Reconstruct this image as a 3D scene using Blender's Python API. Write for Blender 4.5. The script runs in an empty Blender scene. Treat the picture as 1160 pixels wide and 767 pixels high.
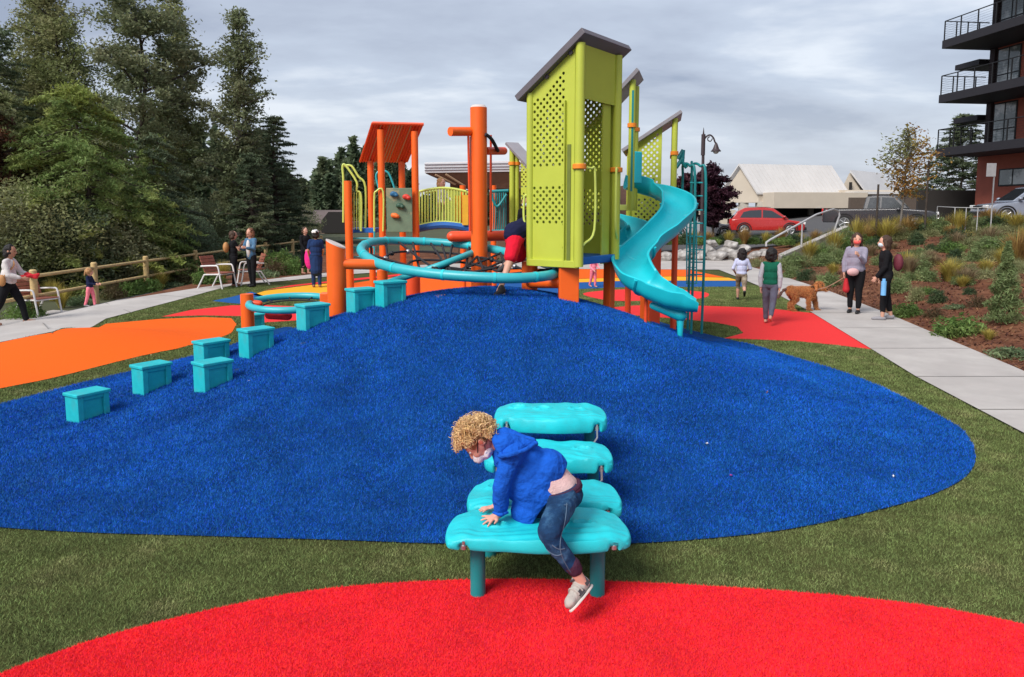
import bpy, bmesh, math, random
import numpy as np
from mathutils import Vector, Matrix, Quaternion, noise
from mathutils.geometry import delaunay_2d_cdt
random.seed(7); rng = np.random.default_rng(7)
PI = math.pi
sc = bpy.context.scene
col = sc.collection

# ---------------------------------------------------------------- camera
F = 838.0; CX = 580.0; CY = 332.0; HC = 2.2
PITCH = math.atan(92.0 / F)
cd = bpy.data.cameras.new('camera'); cam = bpy.data.objects.new('camera', cd); col.objects.link(cam)
cam.location = (0, 0, HC); cam.rotation_euler = (PI / 2 - PITCH, 0, 0)
cd.sensor_width = 36; cd.lens = F / 1160 * 36; cd.shift_y = -(383.5 - CY) / 1160
cd.clip_end = 6000; cd.clip_start = 0.05
sc.camera = cam

def ray(px, py):
    u = (px - CX) / F; v = (CY - py) / F
    cp, sp = math.cos(PITCH), math.sin(PITCH)
    return Vector((u, cp + sp * v, -sp + cp * v))
def W(px, py, d):
    """point seen at photo pixel px,py at ground distance d"""
    r = ray(px, py); r *= d / r.y
    return Vector((r.x, r.y, r.z + HC))
def sst(a, b, x):
    t = np.clip((x - a) / (b - a), 0, 1); return t * t * (3 - 2 * t)
MC = (-0.3, 10.0)
_A = np.radians([-180, -165, -150, -123, -90, -50, -38, -22, 0, 30, 90, 135, 160, 180])
_R = np.array([5.4, 5.8, 5.4, 6.05, 5.2, 5.75, 5.7, 5.3, 5.0, 4.6, 4.6, 4.4, 5.0, 5.4])
def edge_x(y):      # right edge of the right-hand pavement
    return np.interp(y, [-5, 0, 5, 10.2, 14.7, 20.5, 26, 30, 60], [6.3, 6.3, 6.42, 7.05, 7.95, 8.8, 9.3, 9.6, 11])
def H(x, y):
    x = np.asarray(x, float); y = np.asarray(y, float)
    dx, dy = x - MC[0], y - MC[1]
    r = np.hypot(dx, dy) / np.interp(np.arctan2(dy, dx), _A, _R)
    h = 1.15 * np.where(r < 1, 0.5 + 0.5 * np.cos(PI * np.clip(r, 0, 1)), 0)
    r = np.hypot(x, y + 0.2) / 4.4
    h = h + 0.35 * np.where(r < 1, 0.5 + 0.5 * np.cos(PI * np.clip(r, 0, 1)), 0)
    r = np.hypot((x + 7.0) / 3.2, (y - 11.7) / 2.4)
    h = h + 0.3 * np.where(r < 1, 0.5 + 0.5 * np.cos(PI * np.clip(r, 0, 1)), 0)
    t = x - edge_x(y)
    zl = np.clip(0.6 + 0.1 * (x - 14), 0.35, 2.3)
    hill = np.minimum(0.165 * np.clip(t, 0, None), zl)
    hill = np.maximum(hill, sst(32, 36, y) * zl * sst(5, 9, x))
    hill = hill + 0.05 * np.sin(x * 1.9 + y) * np.sin(y * 1.3) * sst(0.3, 2, t) * (1 - sst(33, 35, y))
    h = h + hill
    h = h - 0.4 * sst(9.6, 11.6, -x) * (1 - sst(60, 90, y)) 
    return h
def Hs(x, y): return float(H(x, y))
def G(px, py, up=0.0):
    """the ground point seen at a photo pixel"""
    r = ray(px, py); r = r / r.y; t = 2.5; st = 0.05
    while t < 900:
        if HC + r.z * t <= Hs(r.x * t, t) + up: break
        t += st; st = max(0.05, t * 0.004)
    lo, hi = t - st, t
    for _ in range(20):
        m = (lo + hi) / 2
        if HC + r.z * m <= Hs(r.x * m, m) + up: hi = m
        else: lo = m
    return Vector((r.x * hi, hi, HC + r.z * hi))
def onG(x, y, dz=0): return Vector((x, y, Hs(x, y) + dz))

# ---------------------------------------------------------------- materials
def s2l(c):
    return tuple((v / 12.92 if v <= 0.04045 else ((v + 0.055) / 1.055) ** 2.4) for v in c)
def hexc(h): return s2l(tuple(int(h[i:i + 2], 16) / 255 for i in (0, 2, 4)))
_mats = {}
def mat(name, c, rough=0.55, var=0.12, scale=6.0, bump=0.0, bscale=60.0, metal=0.0, island=0.0, spec=0.4,
        trans=0.0, c2=None, c2at=(0.45, 0.65), c2scale=2.0, alpha=None, sheen=0.0, coat=0.0, obj=False, detail=5):
    if name in _mats: return _mats[name]
    m = bpy.data.materials.new(name); m.use_nodes = True; nt = m.node_tree; N = nt.nodes; L = nt.links
    b = N['Principled BSDF']; b.inputs['Roughness'].default_value = rough
    b.inputs['Metallic'].default_value = metal; b.inputs['Specular IOR Level'].default_value = spec
    if sheen: b.inputs['Sheen Weight'].default_value = sheen
    if coat: b.inputs['Coat Weight'].default_value = coat; b.inputs['Coat Roughness'].default_value = 0.12
    if trans: b.inputs['Transmission Weight'].default_value = trans
    if alpha is not None: b.inputs['Alpha'].default_value = alpha
    tc = N.new('ShaderNodeTexCoord')
    co = tc.outputs['Object'] if True else None
    if isinstance(c, str): c = hexc(c)
    if isinstance(c2, str): c2 = hexc(c2)
    src = None
    rgb = N.new('ShaderNodeRGB'); rgb.outputs[0].default_value = (*c, 1); src = rgb.outputs[0]
    if c2 is not None:
        n = N.new('ShaderNodeTexNoise'); n.inputs['Scale'].default_value = c2scale; n.inputs['Detail'].default_value = 6
        n.inputs['Roughness'].default_value = 0.65
        L.new(co, n.inputs['Vector'])
        mr = N.new('ShaderNodeMapRange'); mr.inputs[1].default_value = c2at[0]; mr.inputs[2].default_value = c2at[1]
        L.new(n.outputs['Fac'], mr.inputs[0])
        mx = N.new('ShaderNodeMix'); mx.data_type = 'RGBA'; L.new(mr.outputs[0], mx.inputs['Factor'])
        L.new(src, mx.inputs['A']); mx.inputs['B'].default_value = (*c2, 1); src = mx.outputs['Result']
    hs = N.new('ShaderNodeHueSaturation'); L.new(src, hs.inputs['Color'])
    n = N.new('ShaderNodeTexNoise'); n.inputs['Scale'].default_value = scale; n.inputs['Detail'].default_value = detail
    n.inputs['Roughness'].default_value = 0.6
    L.new(co, n.inputs['Vector'])
    mr = N.new('ShaderNodeMapRange'); mr.inputs[1].default_value = 0.25; mr.inputs[2].default_value = 0.75
    mr.inputs[3].default_value = 1 - var; mr.inputs[4].default_value = 1 + var
    L.new(n.outputs['Fac'], mr.inputs[0]); val = mr.outputs[0]
    if island:
        g = N.new('ShaderNodeNewGeometry'); mr2 = N.new('ShaderNodeMapRange')
        mr2.inputs[3].default_value = 1 - island; mr2.inputs[4].default_value = 1 + island
        L.new(g.outputs['Random Per Island'], mr2.inputs[0])
        mm = N.new('ShaderNodeMath'); mm.operation = 'MULTIPLY'; L.new(val, mm.inputs[0]); L.new(mr2.outputs[0], mm.inputs[1]); val = mm.outputs[0]
        mh = N.new('ShaderNodeMapRange'); mh.inputs[3].default_value = 0.5 - island * 0.04; mh.inputs[4].default_value = 0.5 + island * 0.04
        L.new(g.outputs['Random Per Island'], mh.inputs[0]); L.new(mh.outputs[0], hs.inputs['Hue'])
    if obj:
        oi = N.new('ShaderNodeObjectInfo'); mr3 = N.new('ShaderNodeMapRange'); mr3.inputs[3].default_value = 0.8; mr3.inputs[4].default_value = 1.2
        L.new(oi.outputs['Random'], mr3.inputs[0]); mm = N.new('ShaderNodeMath'); mm.operation = 'MULTIPLY'
        L.new(val, mm.inputs[0]); L.new(mr3.outputs[0], mm.inputs[1]); val = mm.outputs[0]
    L.new(val, hs.inputs['Value']); L.new(hs.outputs[0], b.inputs['Base Color'])
    # roughness break-up
    rr = N.new('ShaderNodeMapRange'); rr.inputs[3].default_value = max(0, rough - 0.08); rr.inputs[4].default_value = min(1, rough + 0.1)
    L.new(n.outputs['Fac'], rr.inputs[0]); L.new(rr.outputs[0], b.inputs['Roughness'])
    if bump:
        nb = N.new('ShaderNodeTexNoise'); nb.inputs['Scale'].default_value = bscale; nb.inputs['Detail'].default_value = 4
        L.new(co, nb.inputs['Vector'])
        bp = N.new('ShaderNodeBump'); bp.inputs['Strength'].default_value = bump; bp.inputs['Distance'].default_value = 0.02
        L.new(nb.outputs['Fac'], bp.inputs['Height']); L.new(bp.outputs[0], b.inputs['Normal'])
    _mats[name] = m
    return m
def leafmat(name, c, c2, var=0.35, island=0.35, scale=0.6):
    if name in _mats: return _mats[name]
    m = mat(name, c, rough=0.6, var=var, scale=scale, island=island, c2=c2, c2scale=0.35, spec=0.25)
    nt = m.node_tree; N = nt.nodes; L = nt.links; b = N['Principled BSDF']
    t = N.new('ShaderNodeBsdfTranslucent'); mx = N.new('ShaderNodeMixShader'); mx.inputs[0].default_value = 0.42
    L.new(b.inputs['Base Color'].links[0].from_socket, t.inputs['Color'])
    L.new(b.outputs[0], mx.inputs[1]); L.new(t.outputs[0], mx.inputs[2]); L.new(mx.outputs[0], N['Material Output'].inputs[0])
    return m

# ---------------------------------------------------------------- tags
def tag(o, label=None, cat=None, group=None, kind=None):
    if label: o['label'] = label
    if cat: o['category'] = cat
    if group: o['group'] = group
    if kind: o['kind'] = kind
    return o
def thing(name, loc, label, cat, group=None, rz=0):
    o = bpy.data.objects.new(name, None); col.objects.link(o); o.empty_display_size = 0.1
    o.location = loc; o.rotation_euler = (0, 0, rz); o['label'] = label; o['category'] = cat
    if group: o['group'] = group
    return o
def link(name, me, m, parent=None, smooth=False, keep=True):
    if smooth:
        me.polygons.foreach_set('use_smooth', [True] * len(me.polygons))
    if m is not None:
        me.materials.clear(); me.materials.append(m)
    o = bpy.data.objects.new(name, me); col.objects.link(o)
    if parent is not None:
        o.parent = parent
        if keep:
            o.matrix_parent_inverse = _wm(parent).inverted()
    return o
def _wm(o):
    m = Matrix.LocRotScale(o.location, o.rotation_euler, o.scale)
    if o.parent is not None: m = _wm(o.parent) @ o.matrix_parent_inverse @ m
    return m
def copy_tree(o, parent=None):
    c = o.copy(); col.objects.link(c); c.parent = parent
    for ch in [k for k in list(col.objects) if k.parent == o]:
        d = copy_tree(ch, c)
    return c

def frame(d):
    d = Vector(d).normalized(); a = Vector((0, 0, 1)) if abs(d.z) < 0.95 else Vector((1, 0, 0))
    u = d.cross(a).normalized(); return u, d.cross(u).normalized()

class MB:
    """collects shapes (world coordinates), links them as one mesh object"""
    def __init__(s): s.v = []; s.f = []
    def add(s, vs, fs):
        b = len(s.v); s.v += [tuple(v) for v in vs]; s.f += [tuple(i + b for i in f) for f in fs]; return s
    def box(s, c, size, rz=0, M=None):
        x, y, z = (k / 2 for k in size); c = Vector(c)
        R = M if M is not None else Matrix.Rotation(rz, 3, 'Z')
        vs = [c + R @ Vector((a * x, b * y, d * z)) for a in (-1, 1) for b in (-1, 1) for d in (-1, 1)]
        return s.add(vs, [(0, 1, 3, 2), (4, 6, 7, 5), (0, 4, 5, 1), (2, 3, 7, 6), (0, 2, 6, 4), (1, 5, 7, 3)])
    def cyl(s, p0, p1, r0, r1=None, n=12, caps=True):
        r1 = r0 if r1 is None else r1; p0 = Vector(p0); p1 = Vector(p1)
        u, w = frame(p1 - p0); vs = []
        for p, r in ((p0, r0), (p1, r1)):
            for k in range(n):
                a = 2 * PI * k / n; vs.append(p + r * (math.cos(a) * u + math.sin(a) * w))
        fs = [(k, (k + 1) % n, n + (k + 1) % n, n + k) for k in range(n)]
        if caps: fs += [tuple(range(n - 1, -1, -1)), tuple(range(n, 2 * n))]
        return s.add(vs, fs)
    def tube(s, pts, r, n=8, closed=False, caps=True):
        pts = [Vector(p) for p in pts]; m = len(pts); rs = r if isinstance(r, (list, tuple)) else [r] * m
        vs = []; u = None
        for i, p in enumerate(pts):
            if closed: t = pts[(i + 1) % m] - pts[i - 1]
            else: t = pts[min(i + 1, m - 1)] - pts[max(i - 1, 0)]
            if t.length < 1e-9: t = Vector((0, 0, 1))
            t.normalize()
            if u is None: u, w = frame(t)
            else:
                u = u - u.dot(t) * t
                if u.length < 1e-6: u, _ = frame(t)
                u.normalize(); w = t.cross(u)
            w = t.cross(u)
            for k in range(n):
                a = 2 * PI * k / n; vs.append(p + rs[i] * (math.cos(a) * u + math.sin(a) * w))
        fs = []
        for i in range(m if closed else m - 1):
            j = (i + 1) % m; sh = 0
            if closed and i == m - 1:   # best matching offset
                best = 1e9
                for q in range(n):
                    dd = (Vector(vs[i * n]) - Vector(vs[q])).length
                    if dd < best: best = dd; sh = q
            for k in range(n):
                k2 = (k + 1) % n
                fs.append((i * n + k, i * n + k2, j * n + (k2 + sh) % n, j * n + (k + sh) % n))
        if caps and not closed: fs += [tuple(range(n - 1, -1, -1)), tuple(range((m - 1) * n, m * n))]
        return s.add(vs, fs)
    def ell(s, c, r, rot=None, n=12, m=8):
        c = Vector(c); R = rot if rot is not None else Matrix.Identity(3); vs = []
        r = (r, r, r) if isinstance(r, (int, float)) else r
        for i in range(1, m):
            t = PI * i / m
            for k in range(n):
                a = 2 * PI * k / n
                vs.append(c + R @ Vector((r[0] * math.sin(t) * math.cos(a), r[1] * math.sin(t) * math.sin(a), r[2] * math.cos(t))))
        vs += [c + R @ Vector((0, 0, r[2])), c + R @ Vector((0, 0, -r[2]))]; T = len(vs) - 2; B = T + 1
        fs = [(i * n + k, (i + 1) * n + k, (i + 1) * n + (k + 1) % n, i * n + (k + 1) % n) for i in range(m - 2) for k in range(n)]
        fs += [(T, k, (k + 1) % n) for k in range(n)] + [(B, (m - 2) * n + (k + 1) % n, (m - 2) * n + k) for k in range(n)]
        return s.add(vs, fs)
    def cap(s, p0, p1, r0, r1=None, n=12):
        """tapered capsule"""
        r1 = r0 if r1 is None else r1; p0 = Vector(p0); p1 = Vector(p1); d = (p1 - p0)
        if d.length < 1e-6: return s.ell(p0, r0, n=n)
        d.normalize(); P = []; R = []
        for a in (-1.45, -1.0, -0.5): P.append(p0 + d * r0 * math.sin(a)); R.append(r0 * math.cos(a))
        P.append(p0); R.append(r0); P.append(p1); R.append(r1)
        for a in (0.5, 1.0, 1.45): P.append(p1 + d * r1 * math.sin(a)); R.append(r1 * math.cos(a))
        return s.tube(P, R, n=n)
    def prism(s, outline, vec):
        """outline: list of 3D points (planar), extruded along vec"""
        n = len(outline); o = [Vector(p) for p in outline]; v = Vector(vec)
        vs = o + [p + v for p in o]
        fs = [tuple(range(n - 1, -1, -1)), tuple(range(n, 2 * n))] + [(k, (k + 1) % n, n + (k + 1) % n, n + k) for k in range(n)]
        return s.add(vs, fs)
    def mesh(s, name='m'):
        me = bpy.data.meshes.new(name); me.from_pydata(s.v, [], s.f); me.update(); return me
    def build(s, name, m, parent=None, smooth=False, bevel=0, seg=2, sub=0, fix=True, auto=None):
        me = s.mesh(name)
        if fix:
            bm = bmesh.new(); bm.from_mesh(me); bmesh.ops.recalc_face_normals(bm, faces=bm.faces); bm.to_mesh(me); bm.free()
        o = link(name, me, m, parent, smooth)
        if bevel:
            b = o.modifiers.new('b', 'BEVEL'); b.width = bevel; b.segments = seg; b.limit_method = 'ANGLE'; b.angle_limit = 0.6
            b.use_clamp_overlap = True
        if sub:
            b = o.modifiers.new('s', 'SUBSURF'); b.levels = sub; b.render_levels = sub
        if smooth and not sub:
            try:
                me.set_sharp_from_angle(angle=0.75)
            except Exception: pass
        return o

def npmesh(name, V, Fc, m, parent=None, smooth=False):
    """V (n,3), Fc (k,3) or (k,4) numpy"""
    me = bpy.data.meshes.new(name); k = Fc.shape[1]
    me.vertices.add(len(V)); me.vertices.foreach_set('co', np.ascontiguousarray(V, dtype=np.float32).ravel())
    me.loops.add(Fc.size); me.loops.foreach_set('vertex_index', np.ascontiguousarray(Fc, dtype=np.int32).ravel())
    me.polygons.add(len(Fc)); me.polygons.foreach_set('loop_start', np.arange(0, Fc.size, k, dtype=np.int32))
    me.update(calc_edges=True)
    return link(name, me, m, parent, smooth)

def blob(name, mb, vox, m, parent=None, smooth=2, rnd=0.0, rs=20, rnd2=0.0, rs2=30):
    """overlapping closed shapes grown into ONE continuous skin"""
    me = mb.mesh('t'); o = bpy.data.objects.new('t', me); col.objects.link(o)
    r = o.modifiers.new('r', 'REMESH'); r.mode = 'VOXEL'; r.voxel_size = vox; r.adaptivity = 0
    if smooth:
        q = o.modifiers.new('s', 'SMOOTH'); q.iterations = smooth; q.factor = 0.6
    dg = bpy.context.evaluated_depsgraph_get(); dg.update()
    me2 = bpy.data.meshes.new_from_object(o.evaluated_get(dg)); me2.name = name
    bpy.data.objects.remove(o); bpy.data.meshes.remove(me)
    if rnd:
        n = len(me2.vertices); co = np.empty(n * 3, np.float32); me2.vertices.foreach_get('co', co)
        no = np.array([v.normal[:] for v in me2.vertices]); co = co.reshape(-1, 3)
        k = np.array([noise.noise(Vector(p) * rs) for p in co.tolist()])
        if rnd2: k = k + np.array([abs(noise.noise(Vector(p) * rs2 + Vector((9, 4, 2)))) for p in co.tolist()]) * (-2 * rnd2 / rnd)
        co = co + no * (k * rnd)[:, None]; me2.vertices.foreach_set('co', co.astype(np.float32).ravel()); me2.update()
    return link(name, me2, m, parent, smooth=True)

# ---------------------------------------------------------------- daylight
w = bpy.data.worlds.new('World'); sc.world = w; w.use_nodes = True
nt = w.node_tree; N = nt.nodes; L = nt.links
SUN_EL, SUN_AZ = math.radians(44), math.radians(-138)     # azimuth from +Y, clockwise
sky = N.new('ShaderNodeTexSky'); sky.sky_type = 'NISHITA'; sky.sun_disc = False
sky.sun_elevation = SUN_EL; sky.sun_rotation = SUN_AZ; sky.air_density = 1.2; sky.dust_density = 2.0
bgs = N['Background']; bgs.inputs['Strength'].default_value = 0.09; L.new(sky.outputs[0], bgs.inputs[0])
tc = N.new('ShaderNodeTexCoord'); sx = N.new('ShaderNodeSeparateXYZ'); L.new(tc.outputs['Generated'], sx.inputs[0])
def mth(op, a, b=None):
    n = N.new('ShaderNodeMath'); n.operation = op
    for i, v in enumerate((a, b)):
        if v is None: continue
        if isinstance(v, (int, float)): n.inputs[i].default_value = v
        else: L.new(v, n.inputs[i])
    return n.outputs[0]
zz = mth('ADD', mth('MAXIMUM', sx.outputs[2], 0.0), 0.13)
cb = N.new('ShaderNodeCombineXYZ')
L.new(mth('MULTIPLY', mth('DIVIDE', sx.outputs[0], zz), 0.75), cb.inputs[0]); L.new(mth('DIVIDE', sx.outputs[1], zz), cb.inputs[1])
def wn(scale, detail, dist, off):
    mp = N.new('ShaderNodeMapping'); mp.inputs['Location'].default_value = off; L.new(cb.outputs[0], mp.inputs[0])
    n = N.new('ShaderNodeTexNoise'); n.inputs['Scale'].default_value = scale; n.inputs['Detail'].default_value = detail
    n.inputs['Roughness'].default_value = 0.55; n.inputs['Distortion'].default_value = dist; L.new(mp.outputs[0], n.inputs[0]); return n.outputs['Fac']
n1 = wn(0.55, 6, 0.35, (3.1, 0.7, 0)); n2 = wn(1.7, 7, 0.2, (7.7, 2.3, 0))
cl = mth('ADD', mth('MULTIPLY', n1, 0.68), mth('MULTIPLY', n2, 0.32))
rp = N.new('ShaderNodeValToRGB'); L.new(cl, rp.inputs[0]); e = rp.color_ramp.elements
e[0].position = 0.40; e[0].color = (0.32, 0.37, 0.49, 1)
e[1].position = 0.61; e[1].color = (0.76, 0.81, 0.89, 1)
for p, c in ((0.45, (0.42, 0.47, 0.585, 1)), (0.54, (0.53, 0.595, 0.715, 1))):
    q = e.new(p); q.color = c
# paler band low over the horizon
hz = N.new('ShaderNodeMapRange'); hz.inputs[1].default_value = 0.02; hz.inputs[2].default_value = 0.17
hz.inputs[3].default_value = 0.55; hz.inputs[4].default_value = 0.0; L.new(sx.outputs[2], hz.inputs[0])
mx = N.new('ShaderNodeMix'); mx.data_type = 'RGBA'; L.new(hz.outputs[0], mx.inputs['Factor']); L.new(rp.outputs[0], mx.inputs['A'])
mx.inputs['B'].default_value = (0.70, 0.74, 0.81, 1)
bgc = N.new('ShaderNodeBackground'); L.new(mx.outputs['Result'], bgc.inputs[0]); bgc.inputs[1].default_value = 0.39
ms = N.new('ShaderNodeMixShader'); ms.inputs[0].default_value = 0.93
L.new(bgs.outputs[0], ms.inputs[1]); L.new(bgc.outputs[0], ms.inputs[2]); L.new(ms.outputs[0], N['World Output'].inputs[0])
ld = bpy.data.lights.new('sun', 'SUN'); sun = bpy.data.objects.new('sun', ld); col.objects.link(sun)
ld.energy = 1.5; ld.angle = math.radians(28); ld.color = (1, 0.96, 0.9)
sd = Vector((math.sin(SUN_AZ) * math.cos(SUN_EL), math.cos(SUN_AZ) * math.cos(SUN_EL), math.sin(SUN_EL)))
sun.rotation_euler = sd.to_track_quat('Z', 'Y').to_euler()
sc.view_settings.view_transform = 'Standard'; sc.view_settings.look = 'None'
sc.view_settings.exposure = 1.47; sc.view_settings.gamma = 1
sc.cycles.max_bounces = 6; sc.cycles.diffuse_bounces = 3; sc.cycles.glossy_bounces = 3; sc.cycles.transparent_max_bounces = 8
sc.cycles.use_denoising = True
sc.cycles.sample_clamp_indirect = 4
# ================================================================ ground
def tri_sheet(name, poly, m, off, cell, label=None, smooth=True, far=False):
    """a patch of ground bounded by a world-space outline, draped over the terrain"""
    poly = [Vector((p[0], p[1])) for p in poly]
    n = len(poly); fine = []
    for i in range(n):
        a, b = poly[i], poly[(i + 1) % n]; k = max(1, int((b - a).length / cell))
        for j in range(k): fine.append(a.lerp(b, j / k))
    P = np.array([p[:] for p in fine]); x0, y0 = P.min(0); x1, y1 = P.max(0)
    xs = np.arange(x0, x1, cell); ys = np.arange(y0, y1, cell)
    X, Y = np.meshgrid(xs, ys); X = X.ravel() + 0.013; Y = Y.ravel() + 0.017
    ins = inside(P, X, Y)
    X, Y = X[ins], Y[ins]
    d = np.full(len(X), 1e9)
    for q in range(0, len(P)): d = np.minimum(d, (X - P[q, 0]) ** 2 + (Y - P[q, 1]) ** 2)
    k = d > (cell * 0.45) ** 2; X, Y = X[k], Y[k]
    vs = [Vector(p) for p in P.tolist()] + [Vector((a, b)) for a, b in zip(X.tolist(), Y.tolist())]
    ed = [(i, (i + 1) % len(P)) for i in range(len(P))]
    r = delaunay_2d_cdt(vs, ed, [], 1, 1e-5)
    V = np.array([v[:] for v in r[0]]); Z = H(V[:, 0], V[:, 1]) + off
    V3 = np.column_stack([V, Z]); Fc = np.array([f for f in r[2] if len(f) == 3], int)
    a = V3[Fc[:, 1]] - V3[Fc[:, 0]]; b = V3[Fc[:, 2]] - V3[Fc[:, 0]]
    flip = (a[:, 0] * b[:, 1] - a[:, 1] * b[:, 0]) < 0
    Fc[flip] = Fc[flip][:, ::-1]
    o = npmesh(name, V3, Fc, m, smooth=smooth); tag(o, label, None, None, 'structure'); return o
def inside(P, X, Y):
    n = len(P); ins = np.zeros(len(X), bool); j = n - 1
    for i in range(n):
        xi, yi = P[i]; xj, yj = P[j]
        if yi != yj:
            c = ((yi > Y) != (yj > Y)) & (X < (xj - xi) * (Y - yi) / (yj - yi) + xi); ins ^= c
        j = i
    return ins
def spline(pts, closed=True, k=6):
    """Catmull-Rom through 2D/3D points"""
    P = [Vector(p) for p in pts]; n = len(P); out = []
    for i in range(n if closed else n - 1):
        p0, p1, p2, p3 = (P[(i + j) % n] if closed else P[min(max(i + j, 0), n - 1)] for j in (-1, 0, 1, 2))
        for t in range(k):
            t /= k
            out.append(0.5 * ((2 * p1) + (p2 - p0) * t + (2 * p0 - 5 * p1 + 4 * p2 - p3) * t * t + (3 * p1 - p0 - 3 * p2 + p3) * t ** 3))
    if not closed: out.append(P[-1])
    return out
def g2(l): return [tuple(G(*p)[:2]) for p in l]

m_blue = mat('blue_turf', (0.004, 0.050, 0.20), rough=0.95, var=0.4, scale=2.2, bump=0.8, bscale=140, spec=0.1)
m_blueb = mat('blue_turf_blades', (0.005, 0.118, 0.45), rough=0.6, var=0.30, scale=1.4, c2=(0.012, 0.17, 0.56), c2scale=1.1, c2at=(0.48, 0.75), island=0.7, spec=0.2, detail=9)
m_red = mat('red_turf', (0.80, 0.016, 0.028), rough=0.95, var=0.12, scale=30, bump=0.8, bscale=140, spec=0.1)
m_redb = mat('red_turf_blades', (0.90, 0.028, 0.046), rough=0.85, var=0.16, scale=2.2, island=0.22, spec=0.15)
m_olive = mat('olive_turf', (0.070, 0.082, 0.026), rough=0.95, var=0.3, scale=3, bump=0.8, bscale=120, spec=0.1, c2=(0.085, 0.085, 0.03), c2scale=1.2)
m_oliveb = mat('olive_turf_blades', (0.150, 0.185, 0.060), rough=0.85, var=0.4, scale=3.5, island=0.7, spec=0.2, detail=8, c2=(0.24, 0.235, 0.10), c2scale=2.2, c2at=(0.5, 0.7))
m_orange = mat('orange_rubber', (0.80, 0.112, 0.008), rough=0.9, var=0.08, scale=30, bump=0.3, bscale=200, spec=0.15)
m_yellow = mat('yellow_rubber', (0.80, 0.36, 0.02), rough=0.9, var=0.08, scale=30, spec=0.15)
m_redr = mat('red_rubber', (0.72, 0.035, 0.035), rough=0.9, var=0.08, scale=30, spec=0.15)
m_bluer = mat('dark_blue_rubber', (0.012, 0.085, 0.28), rough=0.9, var=0.1, scale=30, spec=0.15)
m_conc = mat('pale_concrete', (0.40, 0.37, 0.35), rough=0.9, var=0.10, scale=1.5, bump=0.15, bscale=90, spec=0.2, c2=(0.46, 0.43, 0.405), c2scale=0.7, detail=9)
m_joint = mat('concrete_joint', (0.22, 0.205, 0.19), rough=0.9)
m_mulch = mat('bark_mulch', (0.115, 0.046, 0.026), rough=0.95, var=0.45, scale=9, bump=1.0, bscale=35, c2=(0.20, 0.088, 0.048), c2scale=1.3, spec=0.1, detail=8)
m_soil = mat('far_ground', (0.06, 0.065, 0.03), rough=0.95, var=0.3, scale=0.3)
m_asph = mat('asphalt', (0.075, 0.073, 0.075), rough=0.9, var=0.2, scale=3, bump=0.2, bscale=80)

# base sheet: one sheet out to the horizon, finer near the playground
def axis(a, b, near0, near1, st):
    l = list(np.arange(near0, near1, st)); v = near1; s = st
    while v < b: l.append(v); s *= 1.25; v += s
    l.append(b); v = near0; s = st; pre = []
    while v > a: s *= 1.25; v -= s; pre.append(max(v, a))
    return np.array(sorted(set(pre)) + l)
xs = axis(-2500, 2500, -16, 26, 0.35); ys = axis(-60, 4000, -4, 40, 0.35)
X, Y = np.meshgrid(xs, ys); V = np.column_stack([X.ravel(), Y.ravel(), H(X.ravel(), Y.ravel()) - 0.03])
nx, ny = len(xs), len(ys); I = np.arange(nx * ny).reshape(ny, nx)
Fc = np.column_stack([I[:-1, :-1].ravel(), I[:-1, 1:].ravel(), I[1:, 1:].ravel(), I[1:, :-1].ravel()])
tag(npmesh('ground', V, Fc, m_soil, smooth=True), kind='structure')

# the olive turf: everything between the pavements
left_low = g2([(-60, 403), (0, 389), (60, 377), (120, 362), (200, 341), (262, 324), (330, 318), (400, 311), (470, 306)])
right_left = [(edge_x(y) - 1.6, y) for y in (28, 24, 20.5, 16, 12, 9.7, 7.2, 4, 0, -3)]
right_left = [(x if y > 9 else x - (0.0), y) for x, y in right_left]
olive = [(-9, -3), (-9, 8)] + left_low + [(3, 28)] + [(float(x), float(y)) for x, y in right_left]
OL = tri_sheet('olive_turf_ground', olive, m_olive, 0.0, 0.35)

blue_px = [(1105, 518), (1092, 490), (1060, 470), (1000, 440), (950, 421), (900, 406), (850, 391), (800, 379), (760, 369)]
blue = g2(blue_px) + [tuple(G(720, 360)[:2]), (1.9, 9.9), (1.55, 10.6), (0.9, 11.6), (-0.4, 12.2), (-1.8, 12.3), (-3.2, 11.9)] + \
    g2([(330, 371), (290, 381), (245, 398), (200, 409), (100, 433), (0, 459), (-70, 478), (-140, 520), (-120, 565), (-60, 590), (0, 599), (100, 605), (200, 608), (300, 611), (400, 614), (480, 617), (600, 619), (700, 618), (800, 612), (900, 600), (1000, 578), (1060, 560), (1095, 540)])
blue = [tuple(p) for p in spline([(*p, 0) for p in blue], k=4)]; blue = [p[:2] for p in blue]
tri_sheet('blue_turf_mound', blue, m_blue, 0.012, 0.16)
red_px = [(-240, 880), (-60, 795), (0, 766), (60, 743), (120, 723), (200, 702), (300, 680), (380, 668), (470, 661), (580, 658), (700, 661), (820, 667), (940, 676), (1040, 687), (1120, 701), (1180, 715), (1260, 740), (1330, 790)]
red = g2(red_px[1:-1]); red = [tuple(p)[:2] for p in spline([(*p, 0) for p in red], closed=False, k=4)]
red = red + [(3.6, 2.5), (3.2, 1.0), (0, 0.2), (-3, 1.0), (-3.4, 2.6)]
tri_sheet('red_turf_mound', red, m_red, 0.012, 0.16)
orange = g2([(-40, 398), (0, 389), (60, 377.5), (120, 367.5), (180, 362), (230, 360), (262, 361), (268, 368), (262, 378), (245, 386), (200, 396), (100, 419), (0, 441), (-60, 452)])
tri_sheet('orange_rubber_mound', orange, m_orange, 0.012, 0.2)
PATCHES = []
def patch(name, px, m, off=0.012, cell=0.4, k=0):
    p = g2(px)
    if k: p = [tuple(q)[:2] for q in spline([(*q, 0) for q in p], k=k)]
    PATCHES.append(p); return tri_sheet(name, p, m, off, cell)
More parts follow.
